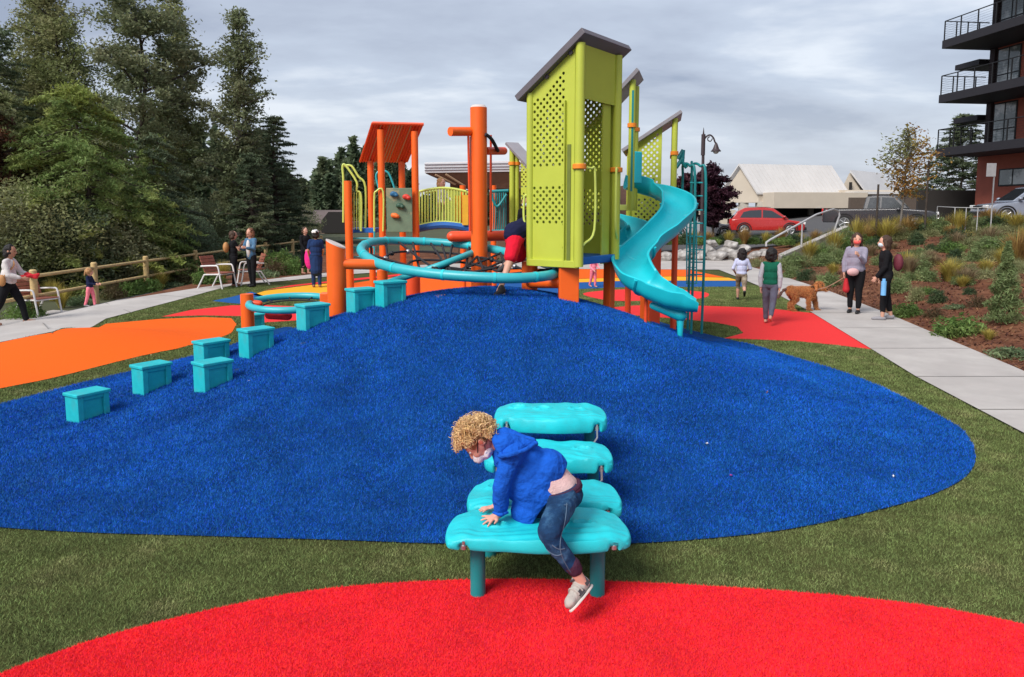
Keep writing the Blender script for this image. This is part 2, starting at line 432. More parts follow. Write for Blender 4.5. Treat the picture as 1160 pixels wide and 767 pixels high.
patch('red_rubber_patch', [(690, 349), (720, 346.5), (800, 347), (868, 349.5), (937, 357), (958, 370), (998, 398), (950, 392), (900, 387), (820, 384), (842, 378), (835, 371), (810, 366), (770, 362), (720, 358)], m_redr)
patch('red_rubber_oval', [(660, 333), (700, 328.5), (750, 328), (795, 331), (803, 335), (790, 339), (740, 341), (690, 341)], m_redr, k=4)
patch('blue_rubber_band', [(560, 321.5), (640, 321), (700, 319), (768, 318.5), (838, 318.5), (846, 325), (768, 325.5), (700, 326), (640, 328.5), (560, 329)], m_bluer)
patch('yellow_rubber_band', [(560, 317.5), (640, 317), (700, 315), (760, 313.5), (825, 315), (837, 318.3), (768, 318.3), (700, 318.8), (640, 320.8), (560, 321.3)], m_yellow)
patch('orange_rubber_band', [(560, 306), (640, 305), (700, 303.5), (770, 304), (822, 314.6), (760, 313.2), (700, 314.7), (640, 316.7), (560, 317.2)], m_orange)
patch('orange_rubber_field', [(395, 322), (440, 315), (500, 312), (556, 312), (556, 327), (440, 331), (400, 332)], m_orange)
patch('yellow_rubber_field', [(395, 333), (440, 331.8), (556, 328), (640, 329.5), (640, 334), (500, 340), (400, 345)], m_yellow)
patch('red_rubber_strip', [(182, 359.5), (215, 352), (262, 346.5), (300, 346), (362, 349), (362, 362), (300, 366), (277, 359), (230, 358)], m_redr)
patch('dark_blue_triangle', [(240, 341.5), (262, 337), (285, 331), (300, 336), (290, 346), (262, 344)], m_bluer)
patch('yellow_rubber_strip', [(286, 334.5), (300, 330), (355, 323), (392, 320), (392, 332), (330, 337), (302, 338)], m_yellow)
patch('red_rubber_far', [(300, 329), (330, 323.5), (400, 316), (470, 309), (470, 311), (393, 319), (355, 322.3)], m_redr)

# pavements
lw = g2([(-60, 375), (0, 363.5), (60, 352), (150, 338.5), (230, 326), (330, 314), (400, 306), (470, 301), (560, 297.5)])
walk = [*left_low, *g2([(560, 303)]), *reversed(lw)]
tri_sheet('left_pavement', walk, m_conc, 0.02, 0.5)
rw = [(float(edge_x(y)), y) for y in (-3, 0, 4, 7.2, 9.7, 12, 16, 20.5, 24, 28, 31)]
walkr = [(x - 1.6, y) for x, y in rw[:-1]] + [(3, 28.3), (-1.5, 28.8), (-1.5, 33), (3, 33), (9.8, 33.2), (9.8, 31)] + [p for p in reversed(rw)]
tri_sheet('right_pavement', walkr, m_conc, 0.022, 0.5)
J = MB()
for y in (3.0, 6.1, 8.0, 9.65, 11.7, 13.8, 15.9, 18, 20.1, 22.2, 24.3):
    xr = float(edge_x(y)); a = onG(xr - 1.6, y, 0.027); b = onG(xr, y, 0.027)
    J.add([a, b, b + Vector((0, 0.018, 0)), a + Vector((0, 0.018, 0))], [(0, 1, 2, 3)])
for (p, q) in (((60, 377), (40, 356)), ((150, 354), (120, 343)), ((218, 337), (180, 334)), ((262, 324.5), (238, 325)), ((330, 318.5), (318, 315.5))):
    a = G(*p, 0.025); b = G(*q, 0.025); t = (b - a).normalized(); s_ = Vector((-t.y, t.x, 0)) * 0.02
    J.add([a, b, b + s_, a + s_], [(0, 1, 2, 3)])
tag(J.build('pavement_joints', m_joint, fix=False), kind='structure')
# planting ground of the right bank and the left bed
rb = [(float(edge_x(y)) + 0.01, y) for y in (-3, 2, 5, 7.2, 9.7, 12, 16, 20.5, 24, 28, 31)]
bank = rb + [(9.6, 33.3), (6, 33.4), (6, 36.5), (13, 37), (26, 36), (30, 30), (30, -3)]
tri_sheet('mulch_bank', bank, m_mulch, 0.0, 0.4)
bed = lw + [(-0.5, 40), (-10.2, 40), (-10.2, 14), (-11.5, 10)]
tri_sheet('mulch_bed', bed, m_mulch, 0.002, 0.5)
tri_sheet('asphalt_trail', [(-10.4, 10), (-10.4, 40), (-11.7, 44), (-11.7, 10)], m_asph, 0.012, 0.5)
tri_sheet('parking_lot', [(8, 36.6), (13, 37.1), (26, 36.1), (60, 34), (90, 60), (90, 90), (5, 90), (5, 40)], m_asph, 0.01, 1.5)

# ---------------------------------------------------------------- turf blades (real geometry, nobody could count them)
def blades(name, poly, m, n, y0, y1, hgt, wid, label, avoid=None, xlim=None, off=0.012, pw=1.6, lean=0.6):
    P = np.array([tuple(p)[:2] for p in poly]); got = [[], []]; tot = 0
    lo, hi = P.min(0), P.max(0); lo[1] = max(lo[1], y0); hi[1] = min(hi[1], y1)
    if xlim: lo[0] = max(lo[0], xlim[0]); hi[0] = min(hi[0], xlim[1])
    while tot < n:
        k = n * 2
        # denser close to the camera
        t = rng.random(k); Y = lo[1] * (hi[1] / lo[1]) ** (t ** 1.0) if lo[1] > 0 else lo[1] + (hi[1] - lo[1]) * t
        X = lo[0] + (hi[0] - lo[0]) * rng.random(k)
        kk = np.abs(X) < Y * 0.76 + 0.4
        X, Y = X[kk], Y[kk]
        ins = inside(P, X, Y)
        if avoid is not None:
            for a in avoid: ins &= ~inside(np.array([tuple(p)[:2] for p in a]), X, Y)
        got[0].append(X[ins]); got[1].append(Y[ins]); tot += ins.sum()
        if ins.sum() == 0: break
    X = np.concatenate(got[0])[:n]; Y = np.concatenate(got[1])[:n]; n = len(X)
    Z = H(X, Y) + off
    a = rng.random(n) * 2 * PI; sc_ = np.clip(Y / 6.0, 0.8, 2.0); hh = hgt * (0.6 + 0.8 * rng.random(n)) * np.sqrt(sc_); ww = wid * (0.7 + 0.6 * rng.random(n)) * sc_
    l = hgt * lean * rng.normal(size=(n, 2))
    B = np.column_stack([X, Y, Z]); d = np.column_stack([np.cos(a) * ww / 2, np.sin(a) * ww / 2, np.zeros(n)])
    T = B + np.column_stack([l, hh]); V = np.empty((n * 3, 3)); V[0::3] = B - d; V[1::3] = B + d; V[2::3] = T
    Fc = np.arange(n * 3).reshape(-1, 3)
    o = npmesh(name, V, Fc, m); tag(o, label, 'grass', None, 'stuff'); return o
blades('blue_turf_fibres', blue, m_blueb, 640000, 4.4, 12.3, 0.017, 0.0042, 'short blue artificial grass fibres covering the big mound')
blades('red_turf_fibres', red, m_redb, 260000, 3.2, 4.6, 0.011, 0.0036, 'short red artificial grass fibres in the foreground')
blades('olive_turf_fibres', olive, m_oliveb, 560000, 3.2, 22, 0.017, 0.0042, 'short olive green artificial grass between the coloured patches', avoid=[blue, red, orange] + PATCHES, off=0.0)
# ================================================================ play equipment
m_lime = mat('lime_painted_steel', (0.45, 0.50, 0.055), rough=0.42, var=0.05, scale=3, spec=0.45)
m_limeg = mat('yellow_green_tube', (0.58, 0.66, 0.13), rough=0.4, var=0.05, spec=0.45)
m_org = mat('orange_painted_steel', (0.88, 0.125, 0.010), rough=0.4, var=0.06, scale=4, spec=0.45)
m_orgr = mat('orange_red_painted_steel', (0.78, 0.075, 0.018), rough=0.4, var=0.05, spec=0.45)
m_cap = mat('pale_post_cap', (0.62, 0.55, 0.52), rough=0.5)
m_teal = mat('turquoise_plastic', (0.010, 0.48, 0.56), rough=0.40, var=0.06, scale=4, spec=0.45, bump=0.05, bscale=160)
m_tealp = mat('turquoise_rock_plastic', (0.012, 0.52, 0.58), rough=0.5, var=0.08, scale=6, c2=(0.03, 0.42, 0.46), c2scale=4.5, c2at=(0.52, 0.72), spec=0.4, bump=0.14, bscale=130)
m_tealt = mat('turquoise_tube', (0.030, 0.39, 0.44), rough=0.38, var=0.08, spec=0.5)
m_teald = mat('teal_painted_steel', (0.010, 0.22, 0.235), rough=0.42, var=0.08)
m_box = mat('turquoise_box_plastic', (0.015, 0.45, 0.50), rough=0.45, var=0.12, scale=8, c2=(0.05, 0.36, 0.40), c2scale=6, c2at=(0.5, 0.75), bump=0.05, bscale=90)
m_roof = mat('charcoal_roof_sheet', (0.115, 0.10, 0.115), rough=0.5, var=0.12, scale=5)
m_roofl = mat('grey_roof_sheet', (0.27, 0.255, 0.28), rough=0.5, var=0.08, scale=4)
m_blues = mat('blue_coated_deck', (0.015, 0.12, 0.42), rough=0.6)
m_black = mat('black_rope', (0.02, 0.02, 0.025), rough=0.8)
m_blkp = mat('black_plastic', (0.015, 0.015, 0.017), rough=0.45)
m_steel = mat('galvanised_steel', (0.45, 0.45, 0.46), rough=0.35, metal=0.8)
m_wall = mat('grey_green_panel', (0.145, 0.20, 0.13), rough=0.7, var=0.15, scale=8, c2=(0.30, 0.27, 0.16), c2scale=2.2, c2at=(0.55, 0.6))
m_amber = mat('amber_clamp', (0.82, 0.24, 0.02), rough=0.4)
def hx(c):
    return hexc(c)

# ---- mound stools
def stool_mesh():
    w, d, h = 0.365, 0.265, 0.33
    a = MB(); t = 0.035
    a.box((0, 0, h - t / 2), (w, d, t)) ; lid = a
    b = MB(); bw, bd = w - 0.03, d - 0.03
    # hollow shell: two sides proud of an inset front and back
    b.box((-bw / 2 + 0.03, 0, (h - t) / 2 - 0.12), (0.06, bd, h - t + 0.24)); b.box((bw / 2 - 0.03, 0, (h - t) / 2 - 0.12), (0.06, bd, h - t + 0.24))
    c = MB(); c.box((0, 0, (h - t) / 2 - 0.12), (bw - 0.12, bd - 0.06, h - t + 0.236)); c.box((0, 0, h - t - 0.021), (bw - 0.12, bd - 0.02, 0.04))
    return lid, b, c
st_px = [(93, 478, 'lowest turquoise stool at the far left foot of the blue mound'),
         (167, 446, 'second turquoise stool up from the left foot of the blue mound'),
         (237, 443, 'turquoise stool hiding most of another one right behind it, third group up from the left'),
         (236, 416, 'turquoise stool half hidden behind another, beside the tip of the orange mound'),
         (287, 404, 'front stool of the pair halfway up the mound, tall face turned right'),
         (285, 375, 'stool mostly hidden behind the front one of a pair, halfway up the mound'),
         (352, 373, 'lone turquoise stool beside the small low ring'),
         (408, 353, 'turquoise stool just in front of the topmost one, beside the slanted orange post'),
         (441, 347, 'topmost turquoise stool at the crest below the big ring')]
proto = None
for i, (px, py, lab) in enumerate(st_px):
    p = G(px, py); az = math.atan2(p.x, p.y)
    yaw = math.radians(29) - az; q = onG(p.x - 0.0, p.y + 0.12)
    if proto is None:
        proto = thing('step_stool', (0, 0, 0), lab, 'stool', 'turquoise stools climbing the mound')
        a, b, c = stool_mesh()
        a.build('seat', m_box, proto, bevel=0.008); b.build('side_panels', m_box, proto, bevel=0.006); c.build('inset_panel', m_box, proto, bevel=0.004)
        o = proto
    else: o = copy_tree(proto)
    o['label'] = lab; o.location = (q.x, q.y, q.z - 0.03); o.rotation_euler = (0, 0, yaw)
    s_ = 1.0 + 0.02 * math.sin(i * 2.3); o.scale = (s_, s_, 1.0 + 0.03 * math.sin(i * 1.7))

# ---- step climber (front)
climber = thing('stepping_climber', (0.07, 4.2, 0), 'turquoise climber of four lumpy stepping platforms on posts with a child on it', 'climber')
def platform(name, cx, yc, z, w, d, th, seed, yaw=0.0, taper=0.0, ovals=((-0.27, 0.1), (0.27, 0.05)), notch=True):
    nx, ny = 110, 56; V = []; Fq = []
    rr = random.Random(seed)
    R = Matrix.Rotation(yaw, 3, 'Z')
    def outline(u, v):
        # squircle-like plan, lumpy edge
        x = u * w / 2 * (1 - taper * (v + 1) / 2); y = v * d / 2
        k = 0.5 * (abs(u) ** 7) * (abs(v) ** 2); x *= 1 - 0.16 * k; y *= 1 - 0.34 * k
        y += 0.020 * abs(v) ** 3 * (1 if v > 0 else -1) * math.sin(3.4 * u + seed) + (0.013 if v > 0 else 0.004) * noise.noise(Vector((u * 4.5, seed * 3.3, 0))) * 2 * abs(v) ** 3
        return x, y
    for j in range(ny + 1):
        for i in range(nx + 1):
            u = -1 + 2 * i / nx; v = -1 + 2 * j / ny
            u = math.copysign(abs(u) ** 0.85, u); v = math.copysign(abs(v) ** 0.85, v)
            x, y = outline(u, v)
            e = max(abs(u), abs(v)); e2 = (abs(u) ** 14 + abs(v) ** 14) ** (1 / 14)
            edge = max(0, (min(e2, 1.0) - 0.962) / 0.038)
            zz = z - (1 - math.sqrt(max(0, 1 - edge ** 2))) * th * 0.16 - 0.024 * sst(0.70, 1.0, abs(u)) - 0.010 * sst(0.75, 1.0, abs(v))
            n = noise.noise(Vector((x * 6 + seed, y * 6, 0))) * 0.013 + noise.noise(Vector((x * 16, y * 22 + seed, 1))) * 0.0035
            # wood-like ridges towards the front lip
            rg = sst(-0.1, -0.75, v) if v < 0 else 0
            n += 0.007 * rg * math.sin((y * 95 + noise.noise(Vector((x * 4, y * 4, seed))) * 9)) * (0.5 + 0.5 * noise.noise(Vector((x * 3, 7, seed))))
            for ox, oy in ovals:
                q = math.hypot((x - ox) / 0.062, (y - oy * d) / 0.034); n += 0.014 * math.exp(-((q - 1) / 0.22) ** 2) - 0.004 * (1 if q < 0.8 else 0)
            p = R @ Vector((x, y, 0)); V.append((p.x + cx, p.y + yc, zz + n * (1 - edge * 0.6)))
    W_ = nx + 1
    for j in range(ny):
        for i in range(nx): Fq.append((j * W_ + i, j * W_ + i + 1, (j + 1) * W_ + i + 1, (j + 1) * W_ + i))
    # rim skirt with notches at the front bolts
    ring = [i for i in range(W_)] + [j * W_ + nx for j in range(1, ny + 1)] + [ny * W_ + i for i in range(nx - 1, -1, -1)] + [j * W_ for j in range(ny - 1, 0, -1)]
    base = len(V); n = len(ring)
    for lv, (dz, ins) in enumerate(((0.25, 1.006), (0.8, 1.0), (1.0, 0.98))):
        for k in ring:
            x, y, zz = V[k]; dx, dy = x - cx, y - yc
            lip = 0.0
            if notch and dy < -d * 0.3:
                for ax in (-0.37, 0.37):
                    g = math.exp(-((dx - ax * w / 0.97) / 0.028) ** 4); lip = max(lip, g)
            V.append((cx + dx * ins, yc + dy * ins + lip * 0.035 * (lv + 1) / 3, z - th * 0.16 - 0.034 - ((th * 0.84 - 0.034) * dz) * (1 - lip * 0.9)))
    for lv in range(3):
        for k in range(n):
            a = ring[k] if lv == 0 else base + (lv - 1) * n + k; b = ring[(k + 1) % n] if lv == 0 else base + (lv - 1) * n + (k + 1) % n
            c = base + lv * n + (k + 1) % n; e = base + lv * n + k; Fq.append((a, e, c, b))
    Fq.append(tuple(base + 2 * n + k for k in range(n)))
    b = MB(); b.v = V; b.f = Fq
    return b.build('platform', m_tealp, climber, smooth=True)
X0 = 0.135
PL = [(0.147, 4.095, 0.425, 1.085, 0.47, 0.078, 1, 0.0, 0.09, ((-0.24, -0.08), (0.26, -0.05))),
      (0.203, 4.565, 0.435, 1.01, 0.43, 0.10, 4, 0.0, 0.09, ((-0.3, 0.1),)),
      (0.266, 5.285, 0.47, 0.965, 0.48, 0.11, 9, -0.02, 0.08, ((0.25, 0.0), (-0.25, 0.1))),
      (0.312, 5.865, 0.605, 0.925, 0.51, 0.12, 14, -0.04, 0.05, ((-0.27, 0.12), (-0.06, 0.05), (0.22, 0.08)))]
for k, (cx, yc, z, w_, d_, th, sd_, yw, tp, ov) in enumerate(PL):
    pf = platform('platform', cx, yc, z, w_, d_, th, sd_, yw, tp, ov)
    yl = yc - 0.05 if k == 0 else yc
    for s_ in (-1, 1):
        lx = cx + s_ * 0.340 * (w_ / 1.075 if k == 0 else w_ / 0.985) 
        MB().cyl((lx, yl, Hs(lx, yl) - 0.1), (lx, yl, z - th * 0.5), 0.0435, n=24).build('leg', m_teald, climber, smooth=True)
        # bolt in the front notch
        bx = cx + s_ * 0.37 * w_ / 0.97
        MB().cyl((bx, yc - d_ / 2 + 0.035, z - th * 0.62), (bx, yc - d_ / 2 + 0.035, z - th * 0.9), 0.016, n=8).cyl((bx, yc - d_ / 2 + 0.035, z - th * 0.62), (bx, yc - d_ / 2 + 0.035, z - th * 0.3), 0.009, n=8).build('bolt', m_steel, pf, smooth=True)
for (a, b) in ((3, 2), (2, 1)):
    A, B = PL[a], PL[b]
    for s_ in (-1, 1):
        xa = A[0] + s_ * 0.37 * A[3] / 0.97; xb = B[0] + s_ * 0.33
        MB().tube([(xa, A[1] - A[4] / 2 + 0.03, A[2] - 0.06), (xa, A[1] - A[4] / 2 + 0.01, A[2] - 0.16), (xb, B[1] + B[4] / 2 - 0.03, B[2] - 0.07)], 0.008, n=8).build('link_rod', m_steel, climber, smooth=True)

# ---- perforated panel
def perf_panel(A, B, z0, ztop, th, m, parent, holes, cell=0.048, hr=0.30, name='perforated_panel'):
    """upright sheet from A to B (xy), bottom z0, top ztop(t) (t=0..1 from A to B); holes(t, z) says where it is punched"""
    A = Vector((A[0], A[1], 0)); B = Vector((B[0], B[1], 0)); Lh = (B - A).length; u = (B - A) / Lh
    nrm = Vector((-u.y, u.x, 0)); nc = max(1, round(Lh / cell)); cw = Lh / nc
    mb = MB()
    def P(s_, z, k): return A + u * s_ + Vector((0, 0, z)) + nrm * (th / 2 * k)
    zr = int((max(ztop(0), ztop(1)) - z0) / cell) + 2
    for i in range(nc):
        zt0, zt1 = ztop(i / nc), ztop((i + 1) / nc); zt = min(zt0, zt1); j = 0; run = None; z = z0
        x0, x1 = i * cw, (i + 1) * cw; nrow = int((zt - z0) / cw)
        def solid(za, zb, zc=None):
            zc = zb if zc is None else zc
            for k in (-1, 1): mb.add([P(x0, za, k), P(x1, za, k), P(x1, zc, k), P(x0, zb, k)], [(0, 1, 2, 3)])
        start = z0
        for j in range(nrow):
            za, zb = z0 + j * cw, z0 + (j + 1) * cw
            if (i + j) % 2 == 0 and holes((i + 0.5) / nc, (za + zb) / 2):
                if za > start + 1e-6: solid(start, za)
                start = zb
                cx, cz = (x0 + x1) / 2, (za + zb) / 2; r = cw * hr * 1.45; fr = []
                for k in (-1, 1):
                    vs = [P(x0, za, k), P(x1, za, k), P(x1, zb, k), P(x0, zb, k)] + [P(cx + r * math.cos(q * PI / 4 + PI / 8 - PI * 3 / 4), cz + r * math.sin(q * PI / 4 + PI / 8 - PI * 3 / 4), k) for q in range(8)]
                    mb.add(vs, [(0, 1, 5, 4), (1, 6, 5), (1, 2, 7, 6), (2, 8, 7), (2, 3, 9, 8), (3, 10, 9), (3, 0, 11, 10), (0, 4, 11)])
                b = len(mb.v)
                for q in range(8): mb.f.append((b - 24 + 4 + q, b - 24 + 4 + (q + 1) % 8, b - 12 + 4 + (q + 1) % 8, b - 12 + 4 + q))
        if zt0 > start or zt1 > start: solid(start, zt0, zt1)
    # closing edges
    for (s_, z_a, z_b) in ((0, z0, ztop(0)), (Lh, z0, ztop(1))):
        mb.add([P(s_, z_a, -1), P(s_, z_a, 1), P(s_, z_b, 1), P(s_, z_b, -1)], [(0, 1, 2, 3)])
    mb.add([P(0, z0, -1), P(Lh, z0, -1), P(Lh, z0, 1), P(0, z0, 1)], [(0, 1, 2, 3)])
    return mb.build(name, m, parent, fix=False)

def V2(a): return Vector((a[0], a[1], 0))
# ---- tower 1
tA = Vector((0.85, 9.45, 0)); eR = Vector((0.6, 0.8, 0)); eL = Vector((-0.8, 0.6, 0))
tB = tA + eR * 0.95; tC = tA + eL * 0.76; tD = tB + eL * 0.76
def ru(s_): return 4.28 - 0.71 * s_      # underside of the roof above distance s_ along eL
t1 = thing('play_tower', (tA.x, tA.y, Hs(tA.x, tA.y)), 'nearest and biggest lime green play tower with a charcoal sloping roof', 'play tower')
zb = 1.50
def post(p, z0, z1, r, m, parent, name='post', n=16): return MB().cyl((p.x, p.y, z0), (p.x, p.y, z1), r, n=n).build(name, m, parent, smooth=True)
post(tA, zb - 0.0, ru(0) + 0.0, 0.062, m_lime, t1); post(tB, zb + 0.05, ru(0), 0.062, m_lime, t1)
post(tC, zb, ru(0.76), 0.05, m_lime, t1); post(tD, zb, ru(0.76), 0.05, m_lime, t1)
# left (sunlit) face: from A to C
def hl(t, z):
    if t < 0.22: return False
    top = ru(0.76 * t) - 0.19
    if z > 2.80 and z < top: return True
    return 2.04 < z < 2.55
pa = tA + eL * 0.0
perf_panel(tA + eL * 0.07, tC + eL * 0.0, zb, lambda t: ru(0.07 + 0.69 * t) + 0.0, 0.02, m_lime, t1, lambda t, z: hl(t, z) and t < 0.95)
# frame strip + flat strip beside post A, darker colour paints the tall slot's shade
MB().box(tA + eL * 0.20 + Vector((0, 0, (zb + 3.6) / 2 - 0)) - eR * 0.03, (0.018, 0.05, 2.1), rz=math.atan2(eL.y, eL.x)).build('slot_trim', m_lime, t1, bevel=0.004)
MB().box(tA + eL * 0.145 - eR * 0.013 + Vector((0, 0, 2.3)), (0.055, 0.012, 1.5), rz=math.atan2(eL.y, eL.x)).build('slot_shadow_strip', mat('olive_slot_shade', (0.14, 0.17, 0.03), rough=0.6), t1)
# bottom flange of the left face
MB().box((tA + tC) / 2 + Vector((0, 0, zb + 0.03)) - eR * 0.03, (0.80, 0.045, 0.09), rz=math.atan2(eL.y, eL.x)).build('bottom_rail', m_lime, t1, bevel=0.006)
# back face C-D and rear face B-D, seen through the doorway
perf_panel(tC + eR * 0.05, tD - eR * 0.05, zb, lambda t: ru(0.76), 0.018, m_lime, t1, lambda t, z: (2.75 < z < 3.6 or 2.0 < z < 2.5) and 0.05 < t < 0.95)
perf_panel(tB + eL * 0.06, tD - eL * 0.05, zb, lambda t: ru(0.06 + 0.65 * t), 0.018, m_lime, t1, lambda t, z: (2.75 < z < ru(0.76 * t) - 0.1 or 2.0 < z < 2.5) and 0.1 < t < 0.95)
# doorway face A-B: header board, right side board
hd = MB(); hd.prism([tA + eR * 0.06 + Vector((0, 0, 3.62)), tB - eR * 0.06 + Vector((0, 0, 3.62)), tB - eR * 0.06 + Vector((0, 0, 4.28)), tA + eR * 0.06 + Vector((0, 0, 4.28))], Vector((-0.8, 0.6, 0)) * 0.02)
hd.build('header_board', m_lime, t1)
MB().box(tB - eR * 0.20 + eL * 0.05 + Vector((0, 0, 2.6)), (0.20, 0.02, 2.2), rz=math.atan2(eR.y, eR.x)).build('side_board', m_lime, t1)
# deck
dk = MB(); dk.prism([tA + Vector((0, 0, zb + 0.02)) - eL * 0.03, tB + Vector((0, 0, zb + 0.02)) - eL * 0.03, tD + Vector((0, 0, zb + 0.02)), tC + Vector((0, 0, zb + 0.02))], (0, 0, 0.1)); dk.build('deck', m_blues, t1, bevel=0.01)
# roof slab
rf = MB(); r0 = tA - eR * 0.10 - eL * 0.12; Lr, Wr = 1.02, 1.22; up = Vector((0, 0, 1)); slope = eL * Lr + Vector((0, 0, -0.71 * Lr)); nn = eR.cross(slope).normalized()
nn = nn if nn.z > 0 else -nn
zr0 = ru(-0.12) + 0.004
b0 = Vector((r0.x, r0.y, zr0)); rf.prism([b0, b0 + eR * Wr, b0 + eR * Wr + slope, b0 + slope], nn * 0.085)
rf.build('roof', m_roof, t1, bevel=0.006)
# under-roof rafters
for s_ in (0.25, 0.6): MB().box(b0 + eR * (Wr / 2) + slope * s_ - nn * 0.02, (Wr * 0.9, 0.05, 0.035), M=Matrix((eR, slope.normalized(), nn)).transposed()).build('rafter', m_roof, t1)
# orange clamps and loop handles
for p in (tA, tB): MB().cyl(p + Vector((0, 0, 2.735)), p + Vector((0, 0, 2.80)), 0.088, n=20).build('clamp', m_amber, t1, smooth=True, bevel=0.008)
def loop_handle(p, dirv, outv, z0, z1, r=0.016, d=0.10, parent=None, m=m_limeg, name='loop_handle'):
    pts = [p + Vector((0, 0, z1)), p + dirv * d * 0.7 + Vector((0, 0, z1)) , p + dirv * d + Vector((0, 0, z1 - 0.06)), p + dirv * d + Vector((0, 0, z0 + 0.25)), p + dirv * d * 0.3 + Vector((0, 0, z0 + 0.08)), p + dirv * 0.0 + Vector((0, 0, z0 + 0.02)), p + Vector((0, 0, z0 - 0.12))]
    return MB().tube(spline(pts, closed=False, k=5), r, n=8).build(name, m, parent, smooth=True)
loop_handle(tA - eL * 0.03, eR * 1.0 - eL * 0.4, None, 1.72, 2.75, d=0.20, parent=t1); loop_handle(tB - eL * 0.03, -eR * 1.0 - eL * 0.4, None, 1.78, 2.77, d=0.18, parent=t1)
loop_handle(tC + eR * 0.0, eL * 1.0, None, 1.85, 2.42, d=0.10, parent=t1)
# orange piers
pr = tA + eL * 0.16 + eR * 0.05
q = W(644, 322, 9.66)
MB().box((q.x, q.y, (Hs(q.x, q.y) - 0.2 + zb) / 2), (0.26, 0.14, zb + 0.2 - Hs(q.x, q.y)), rz=math.radians(4)).build('pier', m_org, t1, bevel=0.012)
q = W(690, 322, 10.25); MB().box((q.x, q.y, (Hs(q.x, q.y) - 0.2 + zb + .1) / 2), (0.12, 0.12, zb + 0.3 - Hs(q.x, q.y)), rz=math.radians(50)).build('pier', m_org, t1, bevel=0.01)
for (zz, tt) in ((2.05, 0.3), (2.55, 0.3), (3.0, 0.3), (3.45, .3), (1.75, .3), (3.75, .3)):
    MB().ell(tA + eL * 0.235 - eR * 0.022 + Vector((0, 0, zz)), 0.010, n=6, m=4).build('rivet', m_lime, t1)

# ---- tower 2 (edge-on, right behind tower 1)
def small_tower(name, A, eR_, eL_, wR, wL, zb, zt, drop, label, roofm=m_roofl, over=0.1, pier=True, panels=('L', 'B'), hbands=((0.8, 9), (0.35, 0.7))):
    A = Vector((A[0], A[1], 0)); t = thing(name, (A.x, A.y, Hs(A.x, A.y)), label, 'play tower')
    B = A + eR_ * wR; C = A + eL_ * wL; D = B + eL_ * wL
    ru_ = lambda s_: zt - drop * s_
    for p, s_ in ((A, 0), (B, 0), (C, wL), (D, wL)): post(p, zb, ru_(s_), 0.05, m_lime, t, n=12)
    def hh(s, z, top):
        return any(zb + a < z < min(zb + b, top - 0.12) for a, b in hbands)
    if 'L' in panels: perf_panel(A + eL_ * 0.22, C - eL_ * 0.05, zb, lambda s_: ru_(0.22 + (wL - 0.27) * s_), 0.016, m_lime, t, lambda s_, z: hh(s_, z, ru_(wL * s_)) and 0.06 < s_ < 0.94, cell=0.05)
    if 'B' in panels: perf_panel(C + eR_ * 0.05, D - eR_ * 0.05, zb, lambda s_: ru_(wL), 0.016, m_lime, t, lambda s_, z: hh(s_, z, ru_(wL)) and 0.06 < s_ < 0.94, cell=0.05)
    if 'R' in panels: perf_panel(B + eL_ * 0.05, D - eL_ * 0.05, zb, lambda s_: ru_(wL * s_), 0.016, m_lime, t, lambda s_, z: hh(s_, z, ru_(wL * s_)) and 0.06 < s_ < 0.94, cell=0.05)
    sl = eL_ * (wL + 2 * over) + Vector((0, 0, -drop * (wL + 2 * over))); n_ = eR_.cross(sl).normalized(); n_ = n_ if n_.z > 0 else -n_
    b0 = A - eR_ * over - eL_ * over; b0.z = ru_(-over) + 0.004
    MB().prism([b0, b0 + eR_ * (wR + 2 * over), b0 + eR_ * (wR + 2 * over) + sl, b0 + sl], n_ * 0.06).build('roof', roofm, t, bevel=0.005)
    MB().prism([A + Vector((0, 0, zb)), B + Vector((0, 0, zb)), D + Vector((0, 0, zb)), C + Vector((0, 0, zb))], (0, 0, 0.09)).build('deck', m_limeg, t, bevel=0.01)
    for p in (A, B): MB().cyl(p + Vector((0, 0, zb + 1.25)), p + Vector((0, 0, zb + 1.31)), 0.07, n=16).build('clamp', m_amber, t, smooth=True)
    if pier:
        m_ = (A + D) / 2; g = Hs(m_.x, m_.y); MB().box((m_.x, m_.y, (g - 0.1 + zb) / 2), (0.3, 0.16, zb - g + 0.1), rz=0.3).build('pier', m_org, t, bevel=0.012)
    return t
e2 = Vector((0.93, 0.37, 0)).normalized()
p2 = W(717, 80, 11.4)
u2R = Vector((0.25, 0.97, 0)).normalized(); u2L = Vector((-0.8, 0.6, 0)).normalized()
small_tower('play_tower', (p2.x, p2.y), u2R, u2L, 0.6, 0.72, 2.22, 4.17, 0.86, 'narrow lime play tower seen edge-on between the big tower and the slide top', pier=False, roofm=m_roofl, over=0.12)
MB().box(W(716, 160, 11.36), (0.03, 0.02, 1.5)).build('side_slot', m_teald, list(o for o in col.objects if o.name == 'play_tower.001')[0])
p3_ = W(765, 130, 13.0)
small_tower('play_tower', (p3_.x, p3_.y), Vector((0.2, 0.98, 0)).normalized(), Vector((-0.93, 0.36, 0)).normalized(), 0.9, 0.78, 1.93, 3.80, 0.62, 'lime perforated play tower with a thin tilted grey roof behind the slide', over=0.12, roofm=m_roofl, panels=('L', 'B'), hbands=((0.62, 9), (0.12, 0.52)))
q3 = W(580, 170, 14.5)
small_tower('play_tower', (q3.x, q3.y), Vector((0.93, 0.36, 0)).normalized(), Vector((0.8, -0.6, 0)).normalized() * 1.0, 0.1, 0.45, 1.85, 3.42, 0.9, 'short pale lime tower panel with light grey roof left of the big tower', panels=('L',), pier=False, over=0.08)

